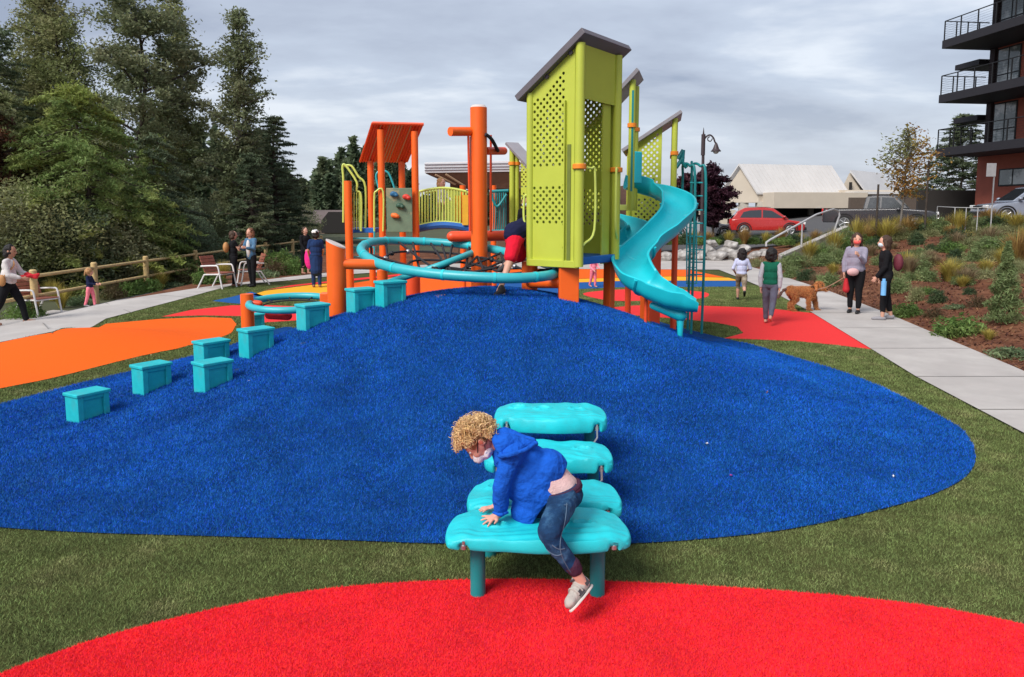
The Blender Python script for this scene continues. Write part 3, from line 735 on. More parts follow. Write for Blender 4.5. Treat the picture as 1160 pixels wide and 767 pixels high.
# ---- spiral slide
sl = thing('spiral_slide', W(775, 365, 9.9), 'glossy turquoise plastic slide twisting down from the towers to the olive turf', 'slide')
SP = [(708, 213, 12.1, 0), (738, 222, 12.1, 0), (763, 234, 11.75, 0), (768, 250, 11.2, 0), (754, 268, 10.75, 0), (732, 288, 10.45, 0), (716, 306, 10.1, 0), (720, 323, 9.75, 0), (736, 336, 9.55, 0), (756, 346, 9.42, 0), (775, 350.5, 9.36, 0), (789, 352, 9.33, 0)]
cps = [W(a, b, c) for a, b, c, _ in SP]
path = spline(cps, closed=False, k=9)
prof = []      # cross-section: trough, (across, up)
for k in range(13):
    a = PI + PI * k / 12; prof.append((0.27 * math.cos(a), 0.23 * (1 + math.sin(a) * 1.0) - 0.02))
def sweep_trough(path, name, parent, w=0.27, side=0.24, th=0.022, m=m_teal, wfun=None):
    inner = []
    for k in range(15):
        a = PI + PI * k / 14; inner.append((w * (abs(math.cos(a)) ** 0.75) * math.copysign(1, math.cos(a)), side * (1 - abs(math.sin(a)) ** 0.8)))
    lip = [(w + 0.018, side + 0.012), (w + 0.036, side + 0.0), (w + 0.032, side - 0.025)]
    outer = [(x * (1 + th / w), z - th) for x, z in reversed(inner)]
    section = inner + lip + outer[1:-1] + [(-(w + 0.032), side - 0.025), (-(w + 0.036), side), (-(w + 0.018), side + 0.012)]
    n = len(section); vs = []; fs = []
    for i, p in enumerate(path):
        t = (path[min(i + 1, len(path) - 1)] - path[max(i - 1, 0)]).normalized()
        s_ = t.cross(Vector((0, 0, 1))).normalized(); u_ = s_.cross(t).normalized()
        tt = i / (len(path) - 1)
        # bank into the curves
        if 2 <= i < len(path) - 2:
            t0 = (path[i] - path[i - 2]).normalized(); t1_ = (path[i + 2] - path[i]).normalized(); b = (t1_ - t0).dot(s_) * 0.25
        else: b = 0
        R = Matrix.Rotation(-max(-0.5, min(0.5, b)), 3, t); s2, u2_ = R @ s_, R @ u_
        fl = 1.0 if tt < 0.88 else 1.0 - 0.45 * (tt - 0.88) / 0.12
        for (a, c) in section: vs.append(p + s2 * a + u2_ * (c * fl))
    for i in range(len(path) - 1):
        for k in range(n): fs.append((i * n + k, i * n + (k + 1) % n, (i + 1) * n + (k + 1) % n, (i + 1) * n + k))
    fs += [tuple(range(n)), tuple(range((len(path) - 1) * n, len(path) * n))]
    b = MB(); b.add(vs, fs); return b.build(name, m, parent, smooth=True)
sweep_trough(path, 'chute', sl, w=0.225, side=0.22)
# joint bands under the chute
def band_at(path, i, parent, w=0.262, side=0.23):
    p = path[i]; t = (path[i + 1] - path[i - 1]).normalized(); s_ = t.cross(Vector((0, 0, 1))).normalized(); u_ = s_.cross(t)
    pts = [p + s_ * (w * math.cos(a)) + u_ * (side * (1 + math.sin(a)) - 0.03) for a in [PI + PI * k / 12 for k in range(13)]]
    MB().tube(pts, 0.028, n=8).build('joint_band', m_teal, parent, smooth=True)
for i in (24, 48, 68): band_at(path, i, sl)
ft = path[-8]; MB().cap(path[-26] - Vector((0, 0, 0.09)), path[-12] - Vector((0, 0, 0.08)), 0.05, 0.085).cap((path[-12].x, path[-12].y, path[-12].z - .1), (path[-12].x, path[-12].y, Hs(path[-12].x, path[-12].y) - 0.02), 0.05, 0.03).build('exit_foot', m_teal, sl, smooth=True)
for i, r in ((30, 0.045), (70, 0.022)):
    p = path[i]; MB().cyl((p.x, p.y, Hs(p.x, p.y) - 0.1), (p.x, p.y, p.z - 0.02), r, n=12).build('support_post', m_orgr, sl, smooth=True)
# inner tall side of the slide entrance
MB().box(W(722, 190, 11.75), (0.16, 0.05, 0.5), rz=0.5).build('entrance_hood', m_teal, sl, bevel=0.02)
# second chute far behind the towers
s2 = thing('curved_slide', W(725, 300, 14.0), 'second turquoise slide end curving behind the big tower', 'slide')
sweep_trough(spline([W(690, 262, 13.2), W(712, 268, 12.9), W(722, 277, 12.6), (W(712, 290, 12.3)), W(690, 303, 12.2)], closed=False, k=8), 'chute', s2, w=0.24, side=0.3)
q = W(712, 296, 12.5); MB().cyl((q.x, q.y, Hs(q.x, q.y) - .1), q, 0.05).build('support_post', m_orgr, s2, smooth=True)
# teal rack + orange cross bar behind
rk = thing('rung_bar', W(705, 262, 13.0), 'dark teal slotted hand bar beside the orange arm behind the slide', 'climbing bar')
a = W(693, 262, 12.4); b = W(716, 256, 13.4); MB().tube([a, b], 0.045, n=8).build('bar', m_teald, rk, smooth=True)
for k in range(7):
    p = a.lerp(b, (k + .5) / 7); MB().cyl(p, p + Vector((0, 0, -0.10)), 0.015, n=6).build('tooth', m_teald, rk)
ar = thing('pier_support', W(730, 262, 13.6), 'thick orange tube arm joined to the pier under the rear tower', 'support arm')
MB().cyl(W(716, 263, 13.2), W(740, 258, 13.5), 0.085, n=16).build('arm', m_org, ar, smooth=True)
p = W(740, 262, 13.6); MB().box((p.x, p.y, (Hs(p.x, p.y) + 1.95) / 2), (0.24, 0.2, 1.95 - Hs(p.x, p.y)), rz=0.4).build('pier', m_orgr, ar, bevel=0.01)

# ---- teal arch ladder right of the towers
ld_ = thing('arch_ladder', W(788, 330, 13.6), 'tall teal tube ladder with rounded arches right of the slide', 'ladder')
def tb(pts, r, name, parent, m, k=5, n=8): return MB().tube(spline(pts, closed=False, k=k) if k else pts, r, n=n).build(name, m, parent, smooth=True)
def gz(p): return Vector((p.x, p.y, Hs(p.x, p.y) - 0.05))
for x0, x1 in ((771, 785), (781, 797)):
    a = W(x0, 300, 13.6); b = W(x1, 300, 13.2)
    tp = W(x0, 187, 13.6).z
    pts = [gz(a) if x0 > 775 else W(x0, 265, 13.6), Vector((a.x, a.y, tp - 0.25)), W((x0 * 1.6 + x1 * .4) / 2, 187, 13.5), W((x0 + x1 * 3) / 4, 188, 13.3), Vector((b.x, b.y, tp - 0.35)), gz(b)]
    tb(pts, 0.024, 'arch_rail', ld_, m_teald, k=6)
for py in (207, 222, 238, 253, 268, 283, 297, 311):
    MB().cyl(W(782, py, 13.4), W(796, py, 13.2), 0.014, n=6).build('rung', m_tealt, ld_, smooth=True)
for (a, b) in (((768, 180, 13.4), (774, 170, 13.4)), ((774, 170, 13.4), (773, 184, 13.4)), ((766, 190, 13.4), (774, 178, 13.4)), ((773, 184, 13.4), (778, 190, 13.4))):
    MB().cyl(W(*a), W(*b), 0.035, n=8).build('top_bracket', m_teald, ld_, smooth=True)
tl = thing('narrow_ladder', W(775, 330, 14.4), 'thin pale teal rung ladder under the teal arches', 'ladder')
for px in (778, 789): tb([W(px, 250, 14.2), W(px, 322, 14.0)], 0.014, 'rail', tl, m_tealt, k=0)
for py in range(258, 322, 9): MB().cyl(W(778, py, 14.1), W(789, py, 14.1), 0.010, n=6).build('rung', m_tealt, tl)

# ---- big tilted ring with rope net
rg = thing('ring_net_climber', W(520, 330, 10.6), 'big tilted turquoise ring with a black rope net over the mound crest', 'rope climber')
cR = W(520, 294, 10.75)
key = [W(409, 284, 10.7), W(430, 299, 9.95), W(480, 309, 9.5), (W(540, 314, 9.3)), W(590, 315, 9.35), W(626, 311, 9.7), W(629, 303, 10.3), W(590, 290, 11.2), W(550, 281, 11.7), W(500, 275, 12.0), W(450, 273, 11.9), W(420, 275, 11.3)]
ringp = spline(key, closed=True, k=8)
MB().tube(ringp, 0.066, n=14, closed=True).build('ring', m_tealt, rg, smooth=True)
nr = len(ringp)
for k in range(7):      # rope net: chords, both ways
    i = int(6 + k * 5.5); a = ringp[i % nr]; b = ringp[(nr - 8 - int(k * 5.5)) % nr]; mid = (a + b) / 2 + Vector((0, 0, -0.22))
    tb([a, mid, b], 0.019, 'rope', rg, m_black, k=5, n=5)
for k in range(9):
    i = int(nr * 0.02 + k * 3.3); a = ringp[i]; b = ringp[(i + nr // 2 - 2 + (k % 3) * 3) % nr]; mid = (a + b) / 2 + Vector((0, 0, -0.22))
    tb([a, mid, b], 0.019, 'rope', rg, m_black, k=5, n=5)
cen = sum(ringp, Vector()) / nr
for f_ in (0.25, 0.5, 0.74):
    MB().tube([cen + (p - cen) * f_ - Vector((0, 0, 0.22 * (1 - f_ ** 2))) for p in ringp], 0.019, n=5, closed=True).build('rope', m_black, rg)
for i in range(4, nr, 7): p = ringp[i]; MB().ell(cen + (p - cen) * 0.74 - Vector((0, 0, 0.10)), 0.04, n=8, m=6).build('rope_knot', m_steel if i % 2 else m_blkp, rg, smooth=True)
tb([W(440, 320, 11.2), W(500, 300, 10.9), W(541, 284, 11.6)], 0.05, 'diagonal_bar', rg, m_tealt, n=10)
for i in range(3, nr, 8):
    p = ringp[i]; t = (ringp[(i + 1) % nr] - p).normalized(); MB().cyl(p - t * 0.018, p + t * 0.018, 0.071, n=12).build('rope_clamp', m_tealp, rg, smooth=True)
# supports
sp = thing('slanted_post', gz(W(382, 340, 9.9)), 'thick orange post with a slanted pale top left of the ring, carrying an arm', 'post')
b = W(382, 342, 9.9); zt_l, zt_r = W(372, 272, 9.9).z, W(392, 282, 9.9).z
vs = []; n = 28; r_ = 0.128
for lev in range(2):
    for k in range(n):
        a = 2 * PI * k / n; x = b.x + r_ * math.cos(a); y = b.y + r_ * math.sin(a)
        vs.append((x, y, Hs(x, y) - 0.1 if lev == 0 else (zt_l + (zt_r - zt_l) * (x - b.x + r_) / (2 * r_))))
mb = MB(); mb.add(vs, [(k, (k + 1) % n, n + (k + 1) % n, n + k) for k in range(n)]); mb.build('post', m_org, sp, smooth=True)
mb = MB(); top = [Vector(v) for v in vs[n:]]; mb.prism(top, (0, 0, 0.018)); mb.build('post_cap', m_cap, sp, smooth=False)
a = W(390, 299, 9.9); c = W(427, 300, 10.0); MB().cap(a, c, 0.07, n=16).build('arm', m_org, sp, smooth=True)
sp2 = thing('tube_support', W(610, 322, 9.9), 'orange tube arm under the right end of the ring', 'support arm')
MB().cap(W(602, 320, 10.0), W(634, 320, 9.75), 0.078, n=16).build('arm', m_org, sp2, smooth=True)
p = W(600, 320, 10.2); MB().cyl(gz(p), (p.x, p.y, W(600, 296, 10.2).z), 0.11, n=20).build('post', m_org, sp2, smooth=True)
for (px, d, py, w_, lab) in ((433, 11.6, 306, 0.17, 'short orange stub post in front of the climbing wall'), (468, 12.6, 311, 0.24, 'short wide orange stub post below the middle of the ring'), (548, 12.8, 292, 0.28, 'short orange stub beside the foot of the mast')):
    p = W(px, py, d); MB_ = MB().cyl(gz(p), p, w_ / 2, n=20); o = MB_.build('stub_post', m_org if px != 468 else m_orgr, None, smooth=True); tag(o, lab, 'post')

# ---- small low ring
lr = thing('low_ring', W(330, 352, 11.5), 'small low turquoise ring on orange stubs beside the stools', 'spinner ring')
c = G(333, 349); cz = 0.42; c0 = W(331, 343, 11.6); rp_ = [c0 + Vector((0.66 * math.cos(2 * PI * k / 40), 0.55 * math.sin(2 * PI * k / 40), 0.05 * math.sin(2 * PI * k / 40))) for k in range(40)]
MB().tube(rp_, 0.055, n=12, closed=True).build('ring', m_tealt, lr, smooth=True)
MB().tube([p * 1.0 + (c0 - p) * 0.3 + Vector((0, 0, -0.04)) for p in rp_], 0.012, n=6, closed=True).build('inner_rope', m_black, lr)
for k in range(0, 40, 4): MB().cyl(rp_[k], rp_[k] + (c0 - rp_[k]) * 0.3 + Vector((0, 0, -0.04)), 0.012, n=5).build('rope', m_black, lr)
p = W(280, 345, 11.6); MB().cyl(gz(p), (p.x, p.y, W(280, 333, 11.6).z), 0.10, n=20).build('stub', m_org, lr, smooth=True)
MB().cap(W(284, 343, 11.6), W(294, 344, 11.6), 0.05).build('stub_arm', m_orgr, lr, smooth=True)
MB().cap(W(305, 357, 11.3), W(326, 358, 11.2), 0.065).build('low_tube', m_redr, lr, smooth=True)
p = W(369, 340, 10.6); MB().box((p.x, p.y, p.z - 0.1), (0.14, 0.14, 0.42)).build('pivot_block', m_org, lr, bevel=0.015)

# ---- mast
ms_ = thing('rope_mast', gz(W(543, 320, 11.5)), 'tall thick orange mast with short side arms rising behind the ring', 'mast')
p = W(543, 300, 11.5); zt = W(543, 122, 11.5).z
MB().cyl(gz(p), (p.x, p.y, zt), 0.128, n=28).build('pole', m_org, ms_, smooth=True)
MB().cyl((p.x, p.y, zt), (p.x, p.y, zt + 0.035), 0.128, 0.10, n=28).build('pole_cap', m_cap, ms_, smooth=True)
MB().cyl(W(536, 149, 11.5), W(510, 149, 11.2), 0.068, n=16).build('arm', m_org, ms_, smooth=True)
MB().cyl(W(550, 171, 11.6), W(571, 171, 12.2), 0.062, n=16).build('arm', m_orgr, ms_, smooth=True)
MB().cap(W(512, 268, 11.8), W(574, 267, 12.0), 0.085, n=16).build('lower_arm', m_orgr, ms_, smooth=True)
tb([W(550, 152, 11.4), W(557, 158, 11.5), (W(564, 171, 11.8))], 0.028, 'rope', ms_, m_black)
for px, d in ((530.5, 11.4), (534, 11.9), (556, 11.9)):
    a = W(px, 153, d); MB().cyl(a, W(px + (2 if px < 540 else 0), 262, d), 0.018, n=8).build('hanger_tube', m_orgr, ms_, smooth=True)
tb([W(533, 155, 11.6), W(534, 262, 11.6)], 0.012, 'rope', ms_, m_black, k=0, n=5)

# ---- roofed climbing frame on the left
cf = thing('climbing_frame', (-2.4, 15, 0), 'orange post climbing frame with a tilted ribbed orange roof', 'climbing frame')
zt = 3.94
R1, R2 = W(422, 139.5, 14.6), W(480, 141, 14.6); R3, R4 = W(408, 183, 15.7), W(462, 184, 15.7)
nrm = (R2 - R1).cross(R3 - R1).normalized(); nrm = nrm if nrm.z > 0 else -nrm
MB().prism([R1, R2, R4, R3], nrm * 0.04).build('roof', m_orgr, cf)
m_rib = mat('pale_roof_rib', (0.55, 0.33, 0.16), rough=0.5)
for k in range(1, 17):
    t = k / 17; a = R1.lerp(R2, t) - nrm * 0.012; b = R3.lerp(R4, t) - nrm * 0.012
    MB().tube([a, b], 0.012, n=6).build('roof_rib', m_rib if k in (3, 6, 7, 8, 9, 10, 13) else m_orgr, cf)
MB().tube([R1, R2], 0.03, n=6).build('roof_edge', m_orgr, cf); MB().tube([R1, R3], 0.025, n=6).build('roof_edge', m_orgr, cf)
for (px, d, top) in ((433, 14.7, 147), (471, 14.7, 149), (421, 15.7, 182), (456, 15.7, 183)):
    p = W(px, 250, d); MB().cyl((p.x, p.y, 0), (p.x, p.y, W(px, top, d).z), 0.068, n=16).build('post', m_org, cf, smooth=True)
p = W(395, 250, 14.6); MB().cyl((p.x, p.y, 0), (p.x, p.y, W(395, 205, 14.6).z), 0.075, n=16).build('post', m_org, cf, smooth=True)
# climbing wall
a, b = W(437.5, 213, 14.55), W(467.5, 263, 14.55)
MB().box(((a.x + b.x) / 2, 14.55, (a.z + b.z) / 2), (b.x - a.x, 0.05, a.z - b.z)).build('climbing_wall', m_wall, cf, bevel=0.01)
for (px, py, c) in ((446, 220, (0.02, 0.12, 0.25)), (460, 223, (0.62, 0.05, 0.03)), (453, 233, (0.03, 0.08, 0.05)), (447, 244, (0.80, 0.16, 0.03))):
    h_ = MB(); q = W(px, py, 14.49); h_.ell(q, (0.08, 0.055, 0.055), n=10, m=7); h_.ell(q + Vector((0.05, -0.01, -0.02)), (0.05, 0.05, 0.04))
    blob('climbing_hold', h_, 0.014, mat('hold_%02x' % int(c[0] * 200), c, rough=0.5), cf, rnd=0.01, rs=14)
# decks and small gate rails
a, b = W(400, 261, 14.9), W(424, 261, 14.9); MB().box(((a.x + b.x) / 2, 15.1, a.z), (b.x - a.x + 0.1, 0.7, 0.09)).build('deck', m_blues, cf, bevel=0.01)
for (pts, r) in (([(389, 252, 14.7), (389, 205, 14.7), (388, 190, 14.7), (391, 187, 14.7), (404, 206, 14.7), (404, 216, 14.7), (409, 222, 14.7), (409, 262, 14.7)], 0.022),
                 ([(389, 188, 15.0), (398, 188, 15.0), (406, 200, 15.0), (414, 212, 15.0), (414, 262, 15.0)], 0.022),
                 ([(424, 262, 14.6), (424, 224, 14.6), (426, 217, 14.6), (434, 217, 14.6), (434, 262, 14.6)], 0.018)):
    tb([W(*q) for q in pts], r, 'curved_rail', cf, m_limeg, k=4)
tb([W(430, 217, 15.2), W(426, 200, 15.2), W(430, 194, 15.2), W(439, 195, 15.2), W(444, 205, 15.2), W(447, 214, 15.2)], 0.02, 'arch_rail', cf, m_tealt, k=4)
for px in range(398, 409, 3): MB().cyl(W(px, 218, 14.7), W(px, 260, 14.7), 0.012, n=6).build('gate_bar', m_limeg, cf)
for px in (399, 424): MB().cyl(W(px, 262, 14.7), W(px, 302, 14.7), 0.018, n=6).build('ladder_rail', m_tealt, cf)
for py in (270, 280, 291, 300): MB().cyl(W(399, py, 14.7), W(424, py, 14.7), 0.016, n=6).build('ladder_rung', m_tealt, cf)

# ---- arched bridge with yellow-green rails
br = thing('arched_bridge', W(500, 262, 15.4), 'arched bridge with yellow-green bar railing and blue curved deck edge', 'play bridge')
def arc(x0, x1, y0, dip, n, d): return [W(x0 + (x1 - x0) * k / n, y0 - dip * math.sin(PI * k / n), d) for k in range(n + 1)]
top_ = arc(475, 528, 217, 4, 16, 15.0); bot_ = arc(475, 528, 255, 4, 16, 15.0); dkp = arc(474, 532, 259, 4, 16, 15.0)
MB().tube(top_, 0.026, n=8).build('top_rail', m_limeg, br, smooth=True); MB().tube(bot_, 0.020, n=8).build('bottom_rail', m_limeg, br, smooth=True)
for k in range(17): MB().cyl(bot_[k], top_[k], 0.0165, n=8).build('rail_bar', m_limeg, br, smooth=True)
MB().tube(dkp, 0.075, n=8).build('deck_edge', m_blues, br, smooth=True)
mb = MB(); vs = [p for p in dkp] + [p + Vector((0, 1.1, 0)) for p in dkp]; mb.add(vs, [(k, k + 1, k + 18, k + 17) for k in range(16)]); o = mb.build('deck', m_blues, br); o.modifiers.new('s', 'SOLIDIFY').thickness = 0.05
top2 = [p + Vector((0, 1.1, 0)) for p in top_]; bot2 = [p + Vector((0, 1.1, 0)) for p in bot_]
MB().tube(top2, 0.026, n=8).build('top_rail', m_limeg, br, smooth=True)
for k in range(0, 17): MB().cyl(bot2[k], top2[k], 0.0145, n=6).build('rail_bar', m_limeg, br)
for px, d in ((518, 15.6), (527, 14.9)): MB().box(W(px, 238, d), (0.12, 0.03, 0.6)).build('slat_panel', mat('amber_panel', (0.75, 0.40, 0.03), rough=0.5), br)
for px in (524, 559): p = W(px, 210, 15.2); MB().cyl((p.x, p.y, 0.3), p, 0.06, n=12).build('post', m_org, br, smooth=True)
# teal rope panel right of the mast
tp = thing('bar_panel', W(562, 262, 14.6), 'teal rope and bar panel between the orange mast and the lime panel', 'climbing panel')
for k in range(8): tb([W(556 + k * 2.4, 216, 14.3), W(557 + k * 2.3, 240, 14.25 + .05 * (k % 2)), W(556 + k * 2.4, 262, 14.3)], 0.012, 'bar', tp, m_teald, k=4, n=6)
for py in (217, 262): MB().cyl(W(554, py, 14.3), W(576, py - 1, 14.3), 0.03, n=8).build('rail', m_teald, tp, smooth=True)
tb([W(556, 219, 14.2), W(563, 234, 14.2), W(574, 220, 14.2)], 0.025, 'sagging_rope', tp, m_teald)
for k in range(6): MB().cyl(W(592 + k * 2.5, 213, 14.8), W(592 + k * 2.5, 255, 14.8), 0.012, n=6).build('bar', m_teald, tp)
MB().cyl(W(590, 213, 14.8), W(610, 213, 14.8), 0.025, n=8).build('rail', m_teald, tp)
# ================================================================ people
m_skin = mat('skin_fair', (0.56, 0.30, 0.215), rough=0.55, var=0.06, scale=20, spec=0.35)
m_skinr = mat('skin_fair_rosy', (0.62, 0.31, 0.23), rough=0.5, var=0.08, scale=18, spec=0.35)
m_skint = mat('skin_tan', (0.42, 0.22, 0.14), rough=0.55, var=0.06, scale=20, spec=0.35)
def cloth(name, c, **k): return mat(name, c, rough=0.9, var=k.pop('var', 0.16), scale=k.pop('scale', 14), bump=k.pop('bump', 0.35), bscale=k.pop('bscale', 18), spec=0.15, **k)
def hand(mb, wr, d, nrm, s=1.0, curl=0.35, spread=0.22, thumb=1, fr=0.0085):
    """palm, four unequal bent fingers and a side thumb; d = pointing direction, nrm = back of the hand"""
    d = d.normalized(); nrm = (nrm - nrm.dot(d) * d).normalized(); sd_ = d.cross(nrm) * thumb
    pc = wr + d * 0.045 * s
    R = Matrix((d, sd_, nrm)).transposed()
    mb.ell(pc, (0.048 * s, 0.036 * s, 0.015 * s), rot=R, n=12, m=8); mb.cap(wr - d * 0.01 * s, wr + d * 0.03 * s, 0.021 * s, 0.022 * s)
    for k, (o, ln) in enumerate(((0.029, 0.062), (0.010, 0.072), (-0.009, 0.067), (-0.027, 0.052))):
        a = spread * (1.3 - k) * 0.55; f0 = d * math.cos(a) + sd_ * math.sin(a)
        p0 = pc + sd_ * o * s + d * 0.026 * s; p1 = p0 + f0 * ln * 0.5 * s - nrm * math.sin(curl * 0.4) * ln * 0.3 * s
        p2 = p1 + (f0 - nrm * math.tan(curl)).normalized() * ln * 0.5 * s
        mb.cap(p0, p1, fr * s * 1.05, fr * s, n=8); mb.cap(p1, p2, fr * s, fr * s * 0.8, n=8)
    t0 = wr + d * 0.02 * s + sd_ * 0.022 * s; t1 = t0 + (d * 0.65 + sd_ * 0.75).normalized() * 0.034 * s - nrm * 0.006 * s; t2 = t1 + (d * 0.85 + sd_ * 0.45).normalized() * 0.028 * s
    mb.cap(t0, t1, fr * s * 1.3, fr * s * 1.1, n=8); mb.cap(t1, t2, fr * s * 1.1, fr * s * 0.85, n=8)

def person(loc, Ht, yaw, label, top='white', low='black', hairm=None, skin=m_skin, lean=0.0, legs=((4, 4), (-4, 4)), arms=((5, 8, 10), (5, 8, 10)),
           child=0.0, sleeve_m=None, hair='long', shoe=None, top_len=0.0, sleeve=1.0, lowlen=1.0, fat=1.0, head_turn=0.0, head_tilt=0.0, skirt=0.0, mask=None, lift=0.0, hood=False, vest=None, group=None, cap=None, feet=0.0):
    loc = Vector(loc); k = Ht; f = Vector((math.cos(yaw), math.sin(yaw), 0)); l = Vector((-f.y, f.x, 0)); z = Vector((0, 0, 1))
    hs = 1.0 + 0.35 * child; hd = math.radians
    def D(a, out=0.0): return (f * math.sin(hd(a)) - z * math.cos(hd(a))) * math.cos(hd(out)) + l * math.sin(hd(out))
    lt = 0.245 * k * (1 - 0.06 * child); lsn = 0.235 * k * (1 - 0.06 * child); J = {}
    low_ = 0
    for s_, (a, kb) in zip((1, -1), legs):
        h = l * (0.052 * k * s_); kn = h + lt * D(a); an = kn + lsn * D(a - kb); J[s_] = (h, kn, an, a - kb)
    zmin = min(J[s_][2].z for s_ in J) - 0.040 * k
    P0 = loc + z * (-zmin + lift)
    tr = J
    up = (f * math.sin(hd(lean)) + z * math.cos(hd(lean)))
    neck = P0 + up * 0.325 * k; sh = P0 + up * 0.295 * k
    hc = neck + (up * 0.6 + z * 0.4 + f * 0.12).normalized() * 0.092 * k * (1 + 0.15 * child)
    hy = yaw + hd(head_turn); hf = Vector((math.cos(hy), math.sin(hy), 0)); hf = (hf * math.cos(hd(head_tilt)) - z * math.sin(hd(head_tilt))); hl_ = z.cross(hf).normalized(); hu = hf.cross(hl_)
    HR = Matrix((hf, hl_, hu)).transposed(); hr = 0.066 * k * hs
    root = thing('person', loc, label, 'child' if child > 0.3 else 'person', group)
    b = MB(); fa = fat
    b.ell(P0 + up * 0.02 * k, (0.070 * k * fa, 0.092 * k * fa, 0.075 * k), rot=Matrix((f, l, z)).transposed())
    TM = Matrix((l.cross(up), l, up)).transposed()
    b.ell(P0 + up * 0.12 * k, (0.062 * k * fa, 0.080 * k * fa, 0.11 * k), rot=TM); b.ell(P0 + up * 0.235 * k, (0.066 * k * fa, 0.092 * k * fa, 0.085 * k), rot=TM)
    b.cap(neck - up * 0.05 * k, hc, 0.034 * k, 0.030 * k)
    b.ell(hc, (hr * 1.0, hr * 0.80, hr * 1.18), rot=HR, n=18, m=12); b.ell(hc + HR @ Vector((hr * 0.35, 0, -hr * 0.62)), (hr * 0.55, hr * 0.5, hr * 0.5), rot=HR)
    b.cap(hc + HR @ Vector((hr * 0.95, 0, hr * 0.05)), hc + HR @ Vector((hr * 1.12, 0, -hr * 0.22)), hr * 0.10, hr * 0.15, n=8)
    for s_ in (-1, 1): b.ell(hc + HR @ Vector((-hr * 0.05, s_ * hr * 0.82, -hr * 0.08)), (hr * 0.16, hr * 0.10, hr * 0.26), rot=HR, n=8, m=6)
    S = MB(); T = MB(); C = S if sleeve_m is None else MB()
    # shirt trunk
    S.ell(P0 + up * 0.235 * k, (0.078 * k * fa, 0.104 * k * fa, 0.092 * k), rot=TM); S.ell(P0 + up * 0.13 * k, (0.080 * k * fa, 0.098 * k * fa, 0.12 * k), rot=TM)
    S.ell(P0 + up * (0.05 - top_len * 0.5) * k, (0.084 * k * fa, 0.100 * k * fa, (0.07 + top_len * 0.7) * k), rot=TM)
    S.cap(sh + l * 0.085 * k, sh - l * 0.085 * k, 0.036 * k)
    T.ell(P0 + up * 0.02 * k, (0.080 * k * fa, 0.098 * k * fa, 0.075 * k), rot=Matrix((f, l, z)).transposed())
    hands = []
    for s_, (sw, out, bend) in zip((1, -1), arms):
        a0 = sh + l * (0.096 * k * s_) - up * 0.006 * k
        ua = (f * math.sin(hd(sw)) - z * math.cos(hd(sw))) * math.cos(hd(out)) + l * s_ * math.sin(hd(out))
        el = a0 + ua * 0.165 * k
        inn = -0.35 * math.sin(hd(bend)) * s_
        fw = (f * math.sin(hd(sw + bend)) - z * math.cos(hd(sw + bend)) + l * inn).normalized()
        wr = el + fw * 0.145 * k
        b.cap(a0, el, 0.030 * k, 0.024 * k); b.cap(el, wr, 0.024 * k, 0.016 * k); hand(b, wr, fw, (l * s_ + f * 0.2), s=k / 1.72 * (1 + 0.15 * child), curl=0.5, thumb=1 if s_ > 0 else -1, fr=0.010)
        hands.append(wr + fw * 0.06 * k)
        if sleeve > 0: C.cap(a0, a0.lerp(el, min(1, sleeve * 2)), 0.037 * k, 0.032 * k)
        if sleeve > 0.5: C.cap(el, el.lerp(wr, min(1, sleeve * 2 - 1)), 0.034 * k, 0.026 * k)
    for s_ in (1, -1):
        h, kn, an, sa = J[s_]; h, kn, an = P0 + h, P0 + kn, P0 + an
        b.cap(h, kn, 0.050 * k * fa, 0.034 * k); b.cap(kn, kn.lerp(an, .4), 0.033 * k, 0.034 * k); b.cap(kn.lerp(an, .4), an, 0.034 * k, 0.020 * k)
        T.cap(h, kn, 0.060 * k * fa, 0.043 * k)
        if lowlen > 0.5: T.cap(kn, kn.lerp(an, min(1, lowlen * 2 - 1) * 0.97), 0.043 * k, 0.032 * k)
        ff = (f * math.cos(hd(sa * 0.6 + feet)) + z * math.sin(hd(sa * 0.6 + feet)) * 0.9).normalized() if abs(sa) > 12 else f
        heel = an - z * 0.018 * k - ff * 0.018 * k; toe = heel + ff * 0.115 * k - z * 0.004 * k
        b.cap(heel, toe, 0.020 * k, 0.016 * k)
        sm = MB(); sm.cap(heel, heel + ff * 0.05 * k, 0.026 * k, 0.027 * k); sm.cap(heel + ff * 0.05 * k, toe + ff * 0.006 * k, 0.025 * k, 0.019 * k)
        if shoe is not None: blob('shoe', sm, 0.007 * k, shoe, root)
    if skirt: T.cap(P0 + z * 0.02 * k, P0 - z * skirt * k, 0.085 * k * fa, 0.11 * k)
    body = blob('body', b, 0.0062 * k, skin, root, smooth=2)
    # face
    for s_ in (-1, 1): MB().ell(hc + HR @ Vector((hr * 0.90, s_ * hr * 0.32, hr * 0.10)), (hr * 0.10, hr * 0.13, hr * 0.07), rot=HR, n=8, m=6).build('eye', mat('eye_dark', (0.02, 0.015, 0.012), rough=0.3), root, smooth=True)
    if mask is not None:
        mm = MB(); mm.ell(hc + HR @ Vector((hr * 0.52, 0, -hr * 0.42)), (hr * 0.62, hr * 0.66, hr * 0.52), rot=HR, n=14, m=9); mm.build('face_mask', mask, root, smooth=True)
    else:
        MB().ell(hc + HR @ Vector((hr * 0.92, 0, -hr * 0.52)), (hr * 0.06, hr * 0.24, hr * 0.05), rot=HR, n=8, m=5).build('mouth', mat('lips', (0.36, 0.10, 0.09), rough=0.5), root, smooth=True)
    blob('top', S, 0.0068 * k, top, root, smooth=2, rnd=0.006 * k, rs=9 / k)
    if sleeve_m is not None: blob('sleeves', C, 0.0068 * k, sleeve_m, root, smooth=2)
    blob('trousers', T, 0.0068 * k, low, root, smooth=2, rnd=0.005 * k, rs=12 / k)
